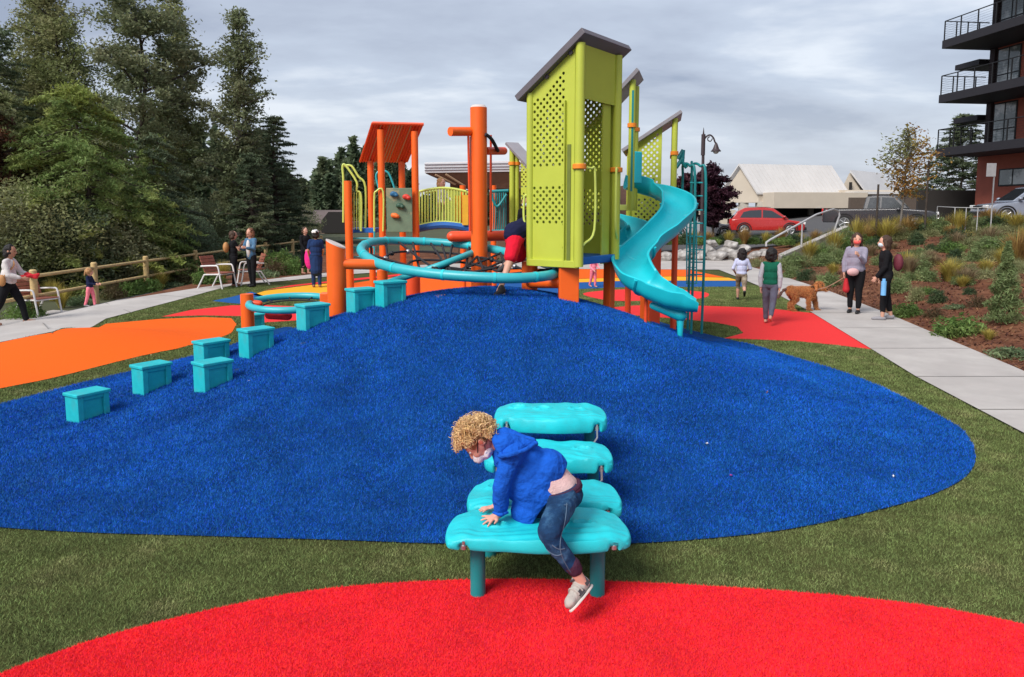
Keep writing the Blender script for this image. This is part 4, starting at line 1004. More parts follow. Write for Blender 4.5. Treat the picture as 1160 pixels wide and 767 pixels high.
    if hairm is not None:
        h = MB(); h.ell(hc + HR @ Vector((-hr * 0.22, 0, hr * 0.22)), (hr * 1.02, hr * 0.96, hr * 1.12), rot=HR, n=14, m=9)
        if hair == 'long':
            h.ell(hc + HR @ Vector((-hr * 0.55, 0, -hr * 0.7)), (hr * 0.55, hr * 0.95, hr * 1.25), rot=HR)
            for s_ in (-1, 1): h.cap(hc + HR @ Vector((0, s_ * hr * 0.85, 0)), hc + HR @ Vector((-hr * 0.1, s_ * hr * 0.9, -hr * 1.5)), hr * 0.32, hr * 0.2)
        elif hair == 'bob':
            h.ell(hc + HR @ Vector((-hr * 0.4, 0, -hr * 0.35)), (hr * 0.75, hr * 1.05, hr * 0.95), rot=HR)
        elif hair == 'pony':
            h.cap(hc + HR @ Vector((-hr * 1.1, 0, hr * 0.4)), hc + HR @ Vector((-hr * 1.5, 0, -hr * 0.9)), hr * 0.3, hr * 0.16)
        blob('hair', h, 0.008 * k, hairm, root, smooth=1, rnd=0.012 * k, rs=30 / k)
    if cap is not None:
        h = MB(); h.ell(hc + HR @ Vector((-hr * 0.05, 0, hr * 0.5)), (hr * 1.14, hr * 1.02, hr * 0.86), rot=HR); h.ell(hc + HR @ Vector((hr * 1.0, 0, hr * 0.45)), (hr * 0.55, hr * 0.6, hr * 0.08), rot=HR)
        blob('cap', h, 0.008 * k, cap, root, smooth=1)
    return root, dict(hc=hc, P0=P0, up=up, neck=neck, sh=sh, hands=hands, f=f, l=l, k=k, hr=hr, HR=HR)

hb = mat('hair_black', (0.010, 0.008, 0.008), rough=0.6, var=0.4, scale=60, bump=0.6, bscale=90); hbr = mat('hair_brown', (0.055, 0.028, 0.016), rough=0.6, var=0.4, scale=60, bump=0.6, bscale=90)
hbl = mat('hair_blonde', (0.42, 0.22, 0.09), rough=0.6, var=0.35, scale=50, bump=0.6, bscale=90); hab = mat('hair_auburn', (0.16, 0.065, 0.03), rough=0.6, var=0.4, scale=60, bump=0.6, bscale=90)
blk = cloth('black_cloth', (0.010, 0.010, 0.012)); nvy = cloth('navy_cloth', (0.012, 0.017, 0.050)); wht = cloth('white_knit', (0.60, 0.56, 0.55)); gry = cloth('lilac_grey_sweater', (0.26, 0.24, 0.31))
pnk = cloth('pink_leggings', (0.80, 0.20, 0.26)); sandal = mat('sandal_brown', (0.26, 0.12, 0.08), rough=0.7); sh_b = mat('shoe_black', (0.015, 0.015, 0.017), rough=0.6); sh_g = mat('shoe_grey', (0.25, 0.24, 0.26), rough=0.7)
denim = cloth('denim_jacket', (0.055, 0.13, 0.23), c2=(0.12, 0.22, 0.33), c2scale=6); dnv = cloth('navy_dress', (0.014, 0.035, 0.11))

def pT(px, py, d): 
    p = W(px, py, d); return Vector((p.x, p.y, Hs(p.x, p.y) + 0.02))
def bag(mb_fn, label, cat, name, m):
    mb = MB(); mb_fn(mb); o = blob(name, mb, 0.012, m, None, smooth=2); tag(o, label, cat); return o

# left woman
r, q = person(pT(13, 373, 14.8), 1.62, math.radians(10), 'woman in a white top and black trousers walking past the nearest chair on the left', wht, blk, hb, m_skint, lean=6, legs=((26, 14), (-20, 8)), arms=((28, 6, 45), (12, 8, 60)), hair='bob', shoe=sandal, sleeve=0.9, head_tilt=8)
bag(lambda m: (m.ell(q['P0'] + q['up'] * 0.10 + q['f'] * -0.03 - q['l'] * 0.20, (0.08, 0.05, 0.12)),), 'small tan shoulder bag on the hip of the woman at the left edge', 'bag', 'shoulder_bag', mat('tan_leather', (0.42, 0.20, 0.07), rough=0.6))
o = MB().tube(spline([q['sh'] + q['l'] * 0.06 + q['up'] * 0.07, q['sh'] - q['up'] * 0.08 - q['l'] * 0.09 + q['f'] * 0.13, q['P0'] + q['up'] * 0.18 - q['l'] * 0.20], closed=False), 0.012, n=6).build('bag_strap', mat('tan_leather', 'aa7744'), bpy.data.objects['shoulder_bag'], smooth=True)
sc_ = MB(); sc_.cap(q['hands'][0] + Vector((-0.18, -0.02, 0.06)), q['hands'][0] + Vector((0.02, -0.04, 0.0)), 0.05, 0.04); sc_.cap(q['hands'][1] + Vector((-0.2, 0, 0.03)), q['hands'][0] + Vector((0.05, 0, 0.05)), 0.04, 0.03)
tag(blob('red_jacket', sc_, 0.012, cloth('red_jacket_cloth', (0.55, 0.03, 0.04)), None, rnd=0.01, rs=20), 'bundled red jacket held over the arm of the woman at the left edge', 'jacket')
# toddler
person(pT(104, 362, 18.0), 0.92, math.radians(0), 'toddler with pigtails, navy top and pink leggings on the left pavement', nvy, pnk, hbl, m_skinr, child=1.0, legs=((14, 8), (-12, 6)), arms=((20, 8, 60), (20, 8, 60)), hair='pony', shoe=sh_g, sleeve=1, head_turn=60)
# overalls woman
r, q = person(pT(266, 327, 21.8), 1.60, math.radians(35), 'woman in black overalls with a small tan backpack, chatting by the far chairs', blk, blk, hbr, m_skin, legs=((3, 3), (-2, 3)), arms=((30, 5, 110), (30, 5, 100)), hair='bob', shoe=sandal, sleeve=0.25, fat=0.95)
bag(lambda m: m.ell(q['sh'] - q['f'] * 0.20 - Vector((0, 0, 0.16)), (0.09, 0.11, 0.16)), 'small tan backpack on the woman in black overalls', 'backpack', 'backpack', mat('tan_leather', 'aa7744'))
r, q = person(pT(286, 326, 21.6), 1.68, math.radians(-115), 'woman in a blue denim jacket and black leggings with long auburn hair', denim, blk, hab, m_skin, legs=((3, 3), (-4, 4)), arms=((18, 6, 85), (18, 6, 80)), hair='long', shoe=sh_b, sleeve=0.95, fat=0.9, head_turn=10, top_len=0.03)
MB().ell(q['P0'] + q['up'] * 0.24 + q['f'] * 0.10, (0.06, 0.075, 0.26), rot=Matrix((q['f'], q['l'], Vector((0, 0, 1)))).transposed()).build('white_shirt', wht, r, smooth=True)
r, q = person(pT(347, 322, 26.0), 1.62, math.radians(-40), 'dark dressed person standing behind the woman in the white cap', blk, blk, hbr, m_skin, legs=((3, 3), (-4, 4)), arms=((10, 8, 30), (10, 8, 30)), hair='bob', shoe=sandal, fat=1.05, lowlen=0.8)
bag(lambda m: m.ell(W(350.5, 293, 24.8), (0.17, 0.12, 0.36)), 'bright pink bag carried between the two people near the slanted orange post', 'bag', 'pink_bag', cloth('bright_pink_cloth', (0.80, 0.03, 0.22)))
person(pT(359, 328, 21.5), 1.64, math.radians(110), 'woman in a white cap and navy dress seen from behind, near the slanted orange post', dnv, dnv, hb, m_skint, legs=((3, 3), (-3, 4)), arms=((5, 12, 30), (5, 12, 30)), hair='bob', shoe=sandal, sleeve=0.35, skirt=0.22, fat=1.08, cap=mat('white_cap', (0.7, 0.68, 0.68), rough=0.8))
tag_mask = mat('coral_mask', (0.85, 0.13, 0.11), rough=0.7); wm = mat('pale_blue_mask', (0.55, 0.66, 0.72), rough=0.7)
# couple on the right
r, qa = person(pT(967, 351, 15.9), 1.70, math.radians(-125), 'woman in a lilac grey sweater, black leggings and coral mask holding the dog leash', gry, blk, hbr, m_skin, legs=((2, 3), (-3, 3)), arms=((30, 4, 95), (4, 14, 12)), hair='long', shoe=sh_b, sleeve=0.92, fat=1.17, mask=tag_mask, head_turn=20, lowlen=0.92, top_len=0.01)
bag(lambda m: m.ell(qa['P0'] + qa['f'] * 0.19 + Vector((-0.02, 0, 0.02)), (0.13, 0.08, 0.085)), 'pale pink waist bag on the woman with the leash', 'waist bag', 'waist_bag', mat('pale_pink_bag', (0.60, 0.36, 0.36), rough=0.7))
bag(lambda m: m.cap(qa['hands'][1] + Vector((0.05, 0, -0.05)), qa['hands'][1] + Vector((0.06, 0, -0.26)), 0.04, 0.075), 'red pouch hanging from the hand of the woman with the leash', 'pouch', 'red_pouch', mat('red_pouch_cloth', (0.42, 0.012, 0.02), rough=0.7))
r, qb = person(pT(1001, 358, 14.9), 1.68, math.radians(165), 'woman all in black with a pale blue mask beside the planted bank', blk, blk, hbr, m_skin, legs=((5, 4), (-8, 6)), arms=((8, 4, 25), (-2, 8, 10)), hair='long', shoe=sh_g, sleeve=0.95, fat=1.0, mask=wm, lowlen=0.86, top_len=0.04, lean=3)
bag(lambda m: m.ell(qb['sh'] - qb['f'] * 0.24 - Vector((0, 0, 0.20)), (0.09, 0.12, 0.18)), 'dark maroon backpack on the woman dressed in black', 'backpack', 'backpack', mat('maroon_cloth', (0.13, 0.02, 0.035), rough=0.7))
hh = W(1001, 326, 14.6); o = MB().cyl(hh + Vector((0, 0, -0.15)), hh + Vector((0, 0, 0.13)), 0.05, n=14).cyl(hh + Vector((0, 0, 0.13)), hh + Vector((0, 0, 0.18)), 0.032, n=12).build('water_bottle', mat('sky_blue_bottle', (0.16, 0.42, 0.75), rough=0.4), None, smooth=True); tag(o, 'sky blue water bottle held by the woman dressed in black', 'bottle')
# walking kids
grn = cloth('dark_green_fleece', (0.008, 0.11, 0.065)); slv = cloth('pale_grey_sleeve', (0.42, 0.42, 0.46)); gt = cloth('grey_track_trousers', (0.10, 0.10, 0.14))
r, q = person(pT(871, 365, 14.4), 1.46, math.radians(62), 'child with black hair in a green and grey fleece walking away over the red patch', grn, gt, hb, m_skin, legs=((8, 4), (-20, 24)), arms=((-8, 10, 8), (-4, 10, 6)), hair='bob', sleeve=0.95, sleeve_m=slv, child=0.45, fat=1.0, lowlen=0.94)
person(pT(839, 342, 18.2), 1.30, math.radians(75), 'child with black hair in a pale lavender shirt running away on the far turf', cloth('pale_lavender_shirt', (0.46, 0.50, 0.68)), cloth('khaki_shorts', (0.16, 0.12, 0.08), c2=(0.3, 0.26, 0.2), c2scale=8), hb, m_skin, legs=((28, 20), (-26, 50)), arms=((-10, 22, 60), (10, 22, 60)), hair='long', shoe=sh_b, sleeve=0.6, child=0.6, lowlen=0.66)
# child beneath tower, child on bridge
person(pT(672, 324, 21.5), 0.95, math.radians(-60), 'tiny child in pink seen in the gap beneath the tall green tower', cloth('pink_top', (0.85, 0.25, 0.33)), pnk, hbl, m_skinr, child=1.0, legs=((6, 6), (-10, 10)), arms=((20, 12, 50), (10, 12, 40)), hair='bob')
r, q = person((W(500, 240, 15.5).x, 15.5, W(500, 258, 15.5).z), 1.0, math.radians(-40), 'small child in a white shirt standing on the bridge behind the yellow-green bars', wht, cloth('khaki_cloth', (0.35, 0.27, 0.16)), hbl, m_skinr, child=1.0, legs=((6, 6), (-10, 10)), arms=((20, 12, 50), (10, 12, 40)), hair='bob', shoe=sh_g)

# ---- boy in red shorts leaning by the tower
def custom(name, label, cat, loc): return thing(name, loc, label, cat)
rs_ = custom('person', 'boy in a navy hooded top and red shorts climbing into the tall green tower', 'child', W(570, 338, 9.9))
b = MB()
hip = W(583, 272, 9.95); shl = W(600, 251, 10.12); nk = W(604, 247, 10.15); hd_ = W(611, 244, 10.2)
kn = W(577, 297, 9.75); an = W(568.5, 323, 9.6); kn2 = W(590, 292, 10.15); an2 = W(571, 300, 10.35)
b.ell(hip, (0.11, 0.10, 0.10)); b.cap(hip, shl, 0.11, 0.10); b.cap(shl, nk, 0.05, 0.045); b.ell(hd_, (0.088, 0.08, 0.11)); b.cap(hip + Vector((0, -0.06, 0)), kn, 0.080, 0.056); b.cap(kn, an, 0.054, 0.034)
b.cap(hip + Vector((0, 0.06, 0)), kn2, 0.080, 0.056); b.cap(kn2, an2, 0.052, 0.034); b.cap(an, W(564, 331, 9.52), 0.035, 0.028); b.cap(an2, an2 + Vector((-0.06, 0, -0.06)), 0.034, 0.026)
ha = W(605, 282, 10.02); el_ = W(605, 266, 9.98); b.cap(shl, el_, 0.045, 0.038); b.cap(el_, ha, 0.036, 0.026); hand(b, ha, Vector((0.3, 0.2, -1)), Vector((-0.2, -1, 0)), s=0.7, curl=0.8)
blob('body', b, 0.0095, m_skin, rs_)
b = MB(); b.ell(hip + Vector((-0.01, 0, 0.06)), (0.145, 0.14, 0.10)); b.cap(hip + Vector((-0.0, 0, 0.10)), shl + Vector((0, 0, -0.02)), 0.145, 0.12); b.cap(shl, el_, 0.062, 0.054); b.cap(el_, ha + Vector((0, 0, 0.03)), 0.052, 0.042); b.ell(nk + Vector((0.01, 0.0, -0.03)), (0.09, 0.09, 0.07))
blob('hooded_top', b, 0.011, cloth('dark_navy_fleece', (0.012, 0.014, 0.045)), rs_, rnd=0.012, rs=9)
b = MB(); b.ell(hip, (0.135, 0.13, 0.10)); b.cap(hip + Vector((0, -0.06, 0)), hip.lerp(kn, 0.74) + Vector((0, -0.03, 0)), 0.110, 0.092); b.cap(hip + Vector((0, 0.06, 0)), hip.lerp(kn2, 0.85), 0.11, 0.10)
blob('shorts', b, 0.011, cloth('red_shorts_cloth', (0.62, 0.01, 0.03)), rs_, rnd=0.008, rs=9)
for a_, s_ in ((W(566.5, 331, 9.53), Vector((-0.02, 0, 0))), (an2 + Vector((0, 0, -.03)), Vector((0, 0, 0)))):
    b = MB(); tdir = Vector((-0.06, -0.05, -0.045)); b.cap(a_ + Vector((0.03, 0, 0.02)), a_ + tdir, 0.048, 0.04); b.cap(a_ + Vector((0.02, 0, 0.05)), a_, 0.045, 0.045); sh_ = blob('shoe', b, 0.009, mat('shoe_dark_grey', (0.035, 0.033, 0.035), rough=0.7), rs_)
    MB().cap(a_ + Vector((0.04, 0, -0.03)), a_ + tdir + Vector((0, 0, -0.035)), 0.032, 0.03).build('sole', mat('white_sole', (0.6, 0.58, 0.56)), sh_, smooth=True)
b = MB(); b.ell(hd_ + Vector((-0.01, 0.01, 0.04)), (0.092, 0.09, 0.085)); blob('hair', b, 0.01, hb, rs_, rnd=0.01)
pk = W(595.5, 262, 14.2); pk.z = 1.33
person(pk, 1.13, math.radians(-100), 'dark haired child with a mask peeking out left of the tall green tower', blk, blk, hb, m_skint, child=0.7, hair='bob', shoe=sh_b, mask=wm)
o = MB().box((pk.x, pk.y, 1.30), (0.7, 0.5, 0.06)).build('deck_board', m_blues, tp, bevel=0.01)

# ---- dog
dg_ = thing('dog', W(908, 352, 16.4), 'curly red-gold dog on a leash standing at the pavement edge', 'dog')
d = 16.3
def q_(x, y, dd=0.0): return W(x, y, d + dd)
b = MB()
b.cap(q_(899, 330), q_(917, 331), 0.105, 0.125, n=14); b.ell(q_(896, 329.5), (0.11, 0.10, 0.11)); b.ell(q_(918, 333), (0.12, 0.105, 0.145))
b.cap(q_(918, 329), q_(926, 325), 0.085, 0.075); b.ell(q_(928, 324), (0.105, 0.09, 0.10)); b.cap(q_(930, 326, -0.05), q_(936, 328, -0.12), 0.05, 0.036)
for (x, dd) in ((916, -0.07), (922, 0.07)):
    b.cap(q_(x, 336, dd), q_(x + (0 if x < 920 else 2), 345, dd), 0.058, 0.040); b.cap(q_(x + (0 if x < 920 else 2), 345, dd), q_(x + (0 if x < 920 else 3), 351.3, dd), 0.040, 0.036); b.cap(q_(x + (0 if x < 920 else 3), 351.6, dd), q_(x + (3 if x < 920 else 6), 352.2, dd - .03), 0.034, 0.030)
for (x, dd) in ((897, 0.07), (900, -0.07)):
    b.cap(q_(x - 1, 332, dd), q_(x + 2.5, 339, dd), 0.085, 0.055); b.cap(q_(x + 2.5, 339, dd), q_(x - 3, 345, dd), 0.050, 0.034); b.cap(q_(x - 3, 345, dd), q_(x - 2, 351.3, dd), 0.033, 0.032); b.cap(q_(x - 2, 351.8, dd), q_(x + 1, 352.2, dd - .03), 0.032, 0.028)
dog = blob('body', b, 0.013, mat('red_gold_fur', (0.42, 0.165, 0.06), rough=0.9, var=0.4, scale=16, bump=1.0, bscale=40, c2=(0.20, 0.06, 0.02), c2scale=7, spec=0.15), dg_, smooth=1, rnd=0.016, rs=24)
def fur(o, n, ln, m, parent, seed=1, down=0.5):
    g = np.random.default_rng(seed); me = o.data; vs = np.array([v.co[:] for v in me.vertices]); ns = np.array([v.normal[:] for v in me.vertices]); i = g.integers(0, len(vs), n)
    P = vs[i] + g.normal(size=(n, 3)) * 0.004; d = ns[i] * 0.7 + g.normal(size=(n, 3)) * 0.35; d[:, 2] -= down; d /= np.linalg.norm(d, axis=1)[:, None]; s_ = np.cross(d, g.normal(size=(n, 3))); s_ /= np.linalg.norm(s_, axis=1)[:, None]
    L_ = ln * (0.6 + 0.8 * g.random((n, 1))); V = np.empty((n * 3, 3)); V[0::3] = P - s_ * ln * 0.09; V[1::3] = P + s_ * ln * 0.09; V[2::3] = P + d * L_
    return npmesh('fur', V, np.arange(n * 3).reshape(-1, 3), m, parent)
m_fur = mat('red_gold_fur_strands', (0.52, 0.22, 0.085), rough=0.7, var=0.3, scale=14, island=0.5)
fur(dog, 26000, 0.028, m_fur, dg_)
for x, dd in ((925.5, -0.09), (930.5, 0.07)):
    b = MB(); b.cap(q_(x, 321.5, dd), q_(x - 0.5, 328, dd - .02), 0.035, 0.042); blob('ear', b, 0.012, mat('red_gold_fur', 'a05020'), dg_, rnd=0.015, rs=25)
b = MB(); b.tube(spline([q_(893, 328), q_(888, 328.5), q_(884, 333), q_(881, 338)], closed=False), 0.034, n=8); blob('tail', b, 0.012, mat('dark_fur', (0.09, 0.05, 0.04), rough=0.9), dg_, rnd=0.02, rs=25)
MB().ell(q_(937, 327.5, -0.15), (0.02, 0.02, 0.016), n=8, m=6).build('nose', m_blkp, dg_, smooth=True)
for dd in (-0.12, -0.02): MB().ell(q_(931.5, 323.5, dd), 0.013, n=6, m=5).build('eye', m_blkp, dg_, smooth=True)
MB().tube([q_(920.6 + 2.2 * math.cos(a), 328 + 3.8 * math.sin(a), -.0 + 0.10 * math.sin(a)) for a in [2 * PI * k / 12 for k in range(12)]], 0.012, n=6, closed=True).build('collar', m_blkp, dg_)
ls = qa['hands'][1]; e_ = q_(922, 329, -0.1); tag(tb([ls, ls.lerp(e_, .5) + Vector((0, 0, -0.05)), e_], 0.010, 'leash', None, mat('tan_leash', (0.30, 0.16, 0.10))), 'tan leash from the sweater woman hand to the dog collar', 'leash')

# ================================================================ the main boy
boy = thing('person', (0.35, 4.05, 0.0), 'curly blond boy in a blue fleece and jeans climbing over the front turquoise platform', 'child')
def q(x, y, d): return W(x, y, d)
hipN = q(638, 573, 4.03); hipF = q(632, 570, 4.25); pel = q(634, 553, 4.15)
sN = q(580, 512, 4.08); sF = q(574, 514, 4.34); chest = q(583, 517, 4.20); belly = q(612, 545, 4.18); nk = q(567, 504, 4.20)
hc = q(541.5, 499, 4.18)
b = MB()
b.ell(pel, (0.085, 0.10, 0.08)); b.cap(pel, belly, 0.085, 0.095); b.cap(belly, chest, 0.095, 0.095); b.cap(sN, sF, 0.045, 0.045); b.cap(chest, nk, 0.06, 0.045); b.cap(nk, hc, 0.045, 0.045)
# head: looks down-left
hf = Vector((-0.50, -0.22, -0.83)).normalized(); hl_ = Vector((0.05, -1, 0.12)); hl_ = (hl_ - hl_.dot(hf) * hf).normalized(); hu = hf.cross(hl_).normalized()
if hu.x > 0: hu = -hu
hl_ = hu.cross(hf); HR = Matrix((hf, hl_, hu)).transposed(); hr = 0.090
b.ell(hc, (hr, hr * 0.86, hr * 1.02), rot=HR, n=24, m=16); b.ell(hc + HR @ Vector((0.032, 0, -0.045)), (0.058, 0.056, 0.052), rot=HR, n=18, m=12)
for s_ in (-1, 1):
    b.ell(hc + HR @ Vector((0.058, s_ * 0.036, -0.030)), (0.030, 0.028, 0.028), rot=HR)       # cheeks
    ec = hc + HR @ Vector((-0.012, s_ * 0.080, -0.012))
    b.ell(ec, (0.021, 0.010, 0.028), rot=HR @ Matrix.Rotation(0.3 * s_, 3, 'Z'), n=14, m=9)
b.cap(hc + HR @ Vector((0.086, 0, 0.002)), hc + HR @ Vector((0.099, 0, -0.022)), 0.008, 0.012, n=10)
# near arm (straight down to the platform), far arm
eN = q(568, 552, 4.05); wN = q(565, 583, 4.10); eF = q(575, 550, 4.36); wF = q(562, 573.5, 4.22)
b.cap(sN, eN, 0.038, 0.032); b.cap(eN, wN, 0.034, 0.024); b.cap(sF, eF, 0.042, 0.034); b.cap(eF, wF, 0.034, 0.024)
# legs
kN = q(622, 605, 3.74); aN = q(652, 648, 3.77)
b.cap(hipN, kN, 0.046, 0.038); b.cap(kN, kN.lerp(aN, .35), 0.036, 0.036); b.cap(kN.lerp(aN, .35), aN, 0.036, 0.028)
kF = q(600, 588, 4.22); aF = q(632, 590, 4.42); b.cap(hipF, kF, 0.075, 0.052); b.cap(kF, aF, 0.050, 0.032); b.cap(aF, aF + Vector((0.07, 0.02, 0.0)), 0.030, 0.024)
toeN = q(646, 684, 3.70); heelN = q(660, 661, 3.77); b.cap(aN, heelN, 0.031, 0.030); b.cap(heelN, toeN, 0.030, 0.024)
hN_n = Vector((0.05, -0.25, 1)); hand(b, wN, Vector((-0.85, -0.42, -0.22)), hN_n, s=0.76, curl=0.15, spread=0.75, thumb=-1, fr=0.0105)
hand(b, wF, Vector((-0.95, -0.08, -0.18)), Vector((0, 0.1, 1)), s=0.72, curl=0.15, spread=0.75, thumb=1, fr=0.0105)
body = blob('body', b, 0.0042, m_skinr, boy, smooth=3)
for s_ in (-1, 1):
    MB().ell(hc + HR @ Vector((0.079, s_ * 0.030, 0.006)), (0.010, 0.013, 0.008), rot=HR, n=12, m=8).build('eye', mat('eye_white', (0.6, 0.58, 0.56), rough=0.2), boy, smooth=True)
    MB().tube([hc + HR @ Vector((0.086, s_ * (0.018 + 0.006 * k), 0.017 + 0.003 * math.sin(k * 0.8))) for k in range(5)], 0.0022, n=6).build('eyelashes', hbr, boy)
    MB().ell(hc + HR @ Vector((-0.006, s_ * 0.089, -0.012)), (0.010, 0.004, 0.015), rot=HR, n=10, m=6).build('ear_bowl', mat('inner_ear', (0.45, 0.11, 0.07), rough=0.6), boy, smooth=True)
# ---- curls: many springy ringlets rooted on the skull
rr = random.Random(11)
hm = mat('blond_curls', (0.68, 0.46, 0.23), rough=0.45, var=0.35, scale=40, island=0.38, spec=0.45, c2=(0.42, 0.23, 0.09), c2scale=18, c2at=(0.45, 0.62))
base = MB(); base.ell(hc + HR @ Vector((-0.018, 0, 0.022)), (0.094, 0.090, 0.094), rot=HR, n=20, m=14); base.ell(hc + HR @ Vector((0.030, 0, 0.062)), (0.060, 0.072, 0.045), rot=HR)
hair = blob('hair', base, 0.006, mat('blond_underhair', (0.33, 0.175, 0.07), rough=0.6, var=0.4, scale=60, bump=0.8, bscale=120), boy, rnd=0.012, rs=40)
cu = MB(); n_c = 0
while n_c < 1300:
    v_ = Vector((rr.gauss(0, 1), rr.gauss(0, 1), rr.gauss(0, 1))).normalized()
    # leave the face and the sides below the ears free
    if v_.x > 0.50 and v_.z < 0.42: continue
    if v_.z < -0.52 or (v_.z < 0.05 and v_.x > 0.20) or (v_.z < 0.10 and -0.28 < v_.x < 0.22 and abs(v_.y) > 0.6): continue
    n_c += 1
    c0 = hc + HR @ Vector((v_.x * 0.100 - 0.014, v_.y * 0.094, v_.z * 0.100 + 0.018))
    out = (HR @ v_); fall = Vector((-0.25, 0, -0.8)) + Vector((rr.gauss(0, .4), rr.gauss(0, .4), rr.gauss(0, .4)))
    ax = (out * 0.5 + fall * 0.55).normalized(); a1, a2 = frame(ax)
    R_ = rr.uniform(0.007, 0.020); turns = rr.uniform(0.7, 1.6); ln = rr.uniform(0.014, 0.050); ph = rr.random() * 6.28; sgn = rr.choice((-1, 1)); pts = []
    off = out * rr.uniform(-0.01, 0.034)
    for k in range(13):
        t = k / 12; a = ph + sgn * turns * 2 * PI * t; pts.append(c0 + off + ax * ln * (t - .3) + (a1 * math.cos(a) + a2 * math.sin(a)) * R_ * (1 - .35 * t))
    cu.tube(pts, [0.0024 * (1 - 0.5 * k / 12) for k in range(13)], n=5)
cu.build('curls', hm, hair, smooth=True, fix=False)
# ---- mask + strap
mk = MB(); mk.ell(hc + HR @ Vector((0.066, 0, -0.052)), (0.050, 0.050, 0.040), rot=HR, n=18, m=12); mk.ell(hc + HR @ Vector((0.030, 0, -0.076)), (0.050, 0.058, 0.036), rot=HR)
mkm = mat('white_patterned_mask', (0.72, 0.70, 0.74), rough=0.85, c2=(0.30, 0.38, 0.55), c2scale=40, c2at=(0.58, 0.63), bump=0.3, bscale=50)
mask = blob('face_mask', mk, 0.005, mkm, boy, rnd=0.004, rs=40)
for s_ in (-1, 1):
    tb([hc + HR @ Vector((0.075, s_ * 0.048, -0.040)), hc + HR @ Vector((0.030, s_ * 0.078, -0.010)), hc + HR @ Vector((-0.012, s_ * 0.086, 0.012)), hc + HR @ Vector((-0.03, s_ * 0.088, -0.014)), hc + HR @ Vector((0.02, s_ * 0.074, -0.055))], 0.0028, 'ear_loop', mask, m_blkp, n=6)
# ---- blue fleece
fl = mat('royal_blue_fleece', (0.010, 0.095, 0.50), rough=0.95, var=0.12, scale=12, bump=1.0, bscale=26, spec=0.1)
J = MB()
J.cap(q(618, 541, 4.17), chest + Vector((-0.01, 0, 0.01)), 0.142, 0.125, n=20); J.ell(q(606, 563, 4.17), (0.135, 0.13, 0.135), n=18, m=12); J.ell(q(592, 540, 4.19), (0.135, 0.145, 0.155), n=18, m=12); J.ell(q(598, 577, 4.16), (0.105, 0.12, 0.10), n=16, m=10)
J.ell(sN + Vector((0.0, -0.005, -0.01)), 0.080); J.cap(sN + Vector((0.01, 0.03, 0)), sF, 0.088, 0.085); J.ell(q(620, 530, 4.16), (0.125, 0.135, 0.115), rot=Matrix.Rotation(0.5, 3, 'Y'), n=16, m=10)
J.cap(sN, eN, 0.062, 0.052, n=16); J.cap(eN, q(567, 577, 4.09), 0.054, 0.043, n=16); J.cap(sF, eF, 0.066, 0.054); J.cap(eF, q(566, 567, 4.26), 0.050, 0.040)
J.cap(q(574, 508, 4.10), q(572, 508, 4.30), 0.060, 0.060)
def bisect(o, co, no):
    """cut a garment off cleanly at a plane: a hem"""
    bm = bmesh.new(); bm.from_mesh(o.data); r = bmesh.ops.bisect_plane(bm, geom=bm.verts[:] + bm.edges[:] + bm.faces[:], plane_co=co, plane_no=no, clear_outer=True)
    ed = [e for e in r['geom_cut'] if isinstance(e, bmesh.types.BMEdge)]
    try: bmesh.ops.holes_fill(bm, edges=ed, sides=0)
    except Exception: pass
    bm.to_mesh(o.data); bm.free()
J.cap(q(600, 548, 4.17), q(632, 560, 4.16), 0.138, 0.130, n=20)
jk = blob('fleece_jacket', J, 0.0065, fl, boy, smooth=2, rnd=0.007, rs=10, rnd2=0.003, rs2=19)
bisect(jk, q(624, 552, 4.16), Vector((0.84, 0.0, -0.54)))
# folds at the elbow and the armpit
Hd = MB()
Hd.tube(spline([q(560, 490, 4.24), q(562, 498, 4.09), q(567, 512, 4.05), q(572, 515, 4.10), q(570, 508, 4.28), q(563, 494, 4.30)], closed=True, k=4), 0.024, n=10)
Hd.tube(spline([q(565, 517, 4.03), q(579, 515, 3.98), q(594, 510, 4.00), q(608, 502, 4.08)], closed=False, k=4), 0.016, n=10); Hd.cap(q(571, 497, 4.20), q(603, 501, 4.16), 0.070, 0.026, n=18); Hd.cap(q(572, 502, 4.09), q(603, 503, 4.11), 0.062, 0.022, n=18); Hd.cap(q(571, 500, 4.28), q(600, 504, 4.20), 0.058, 0.022, n=18)
blob('hood', Hd, 0.006, fl, jk, smooth=2, rnd=0.006, rs=12)
MB().tube([q(559 + 8 * 1.0 * (k / 12) * 2, 580.5 + 2.5 * math.sin(PI * k / 12), 4.05 - 0.05 * math.sin(PI * k / 12)) for k in range(13)], 0.008, n=8).build('cuff', fl, jk, smooth=True)
# shirt showing at the lower back
tsh = MB(); tsh.cap(q(618, 540, 4.16), q(637, 558, 4.14), 0.122, 0.114, n=18)
ts_ = blob('shirt', tsh, 0.0065, cloth('pale_pink_knit', (0.70, 0.47, 0.45), bump=0.5, bscale=120), boy, rnd=0.005, rs=14)
bisect(ts_, q(641, 551, 4.14), Vector((0.30, 0.0, -0.95)))
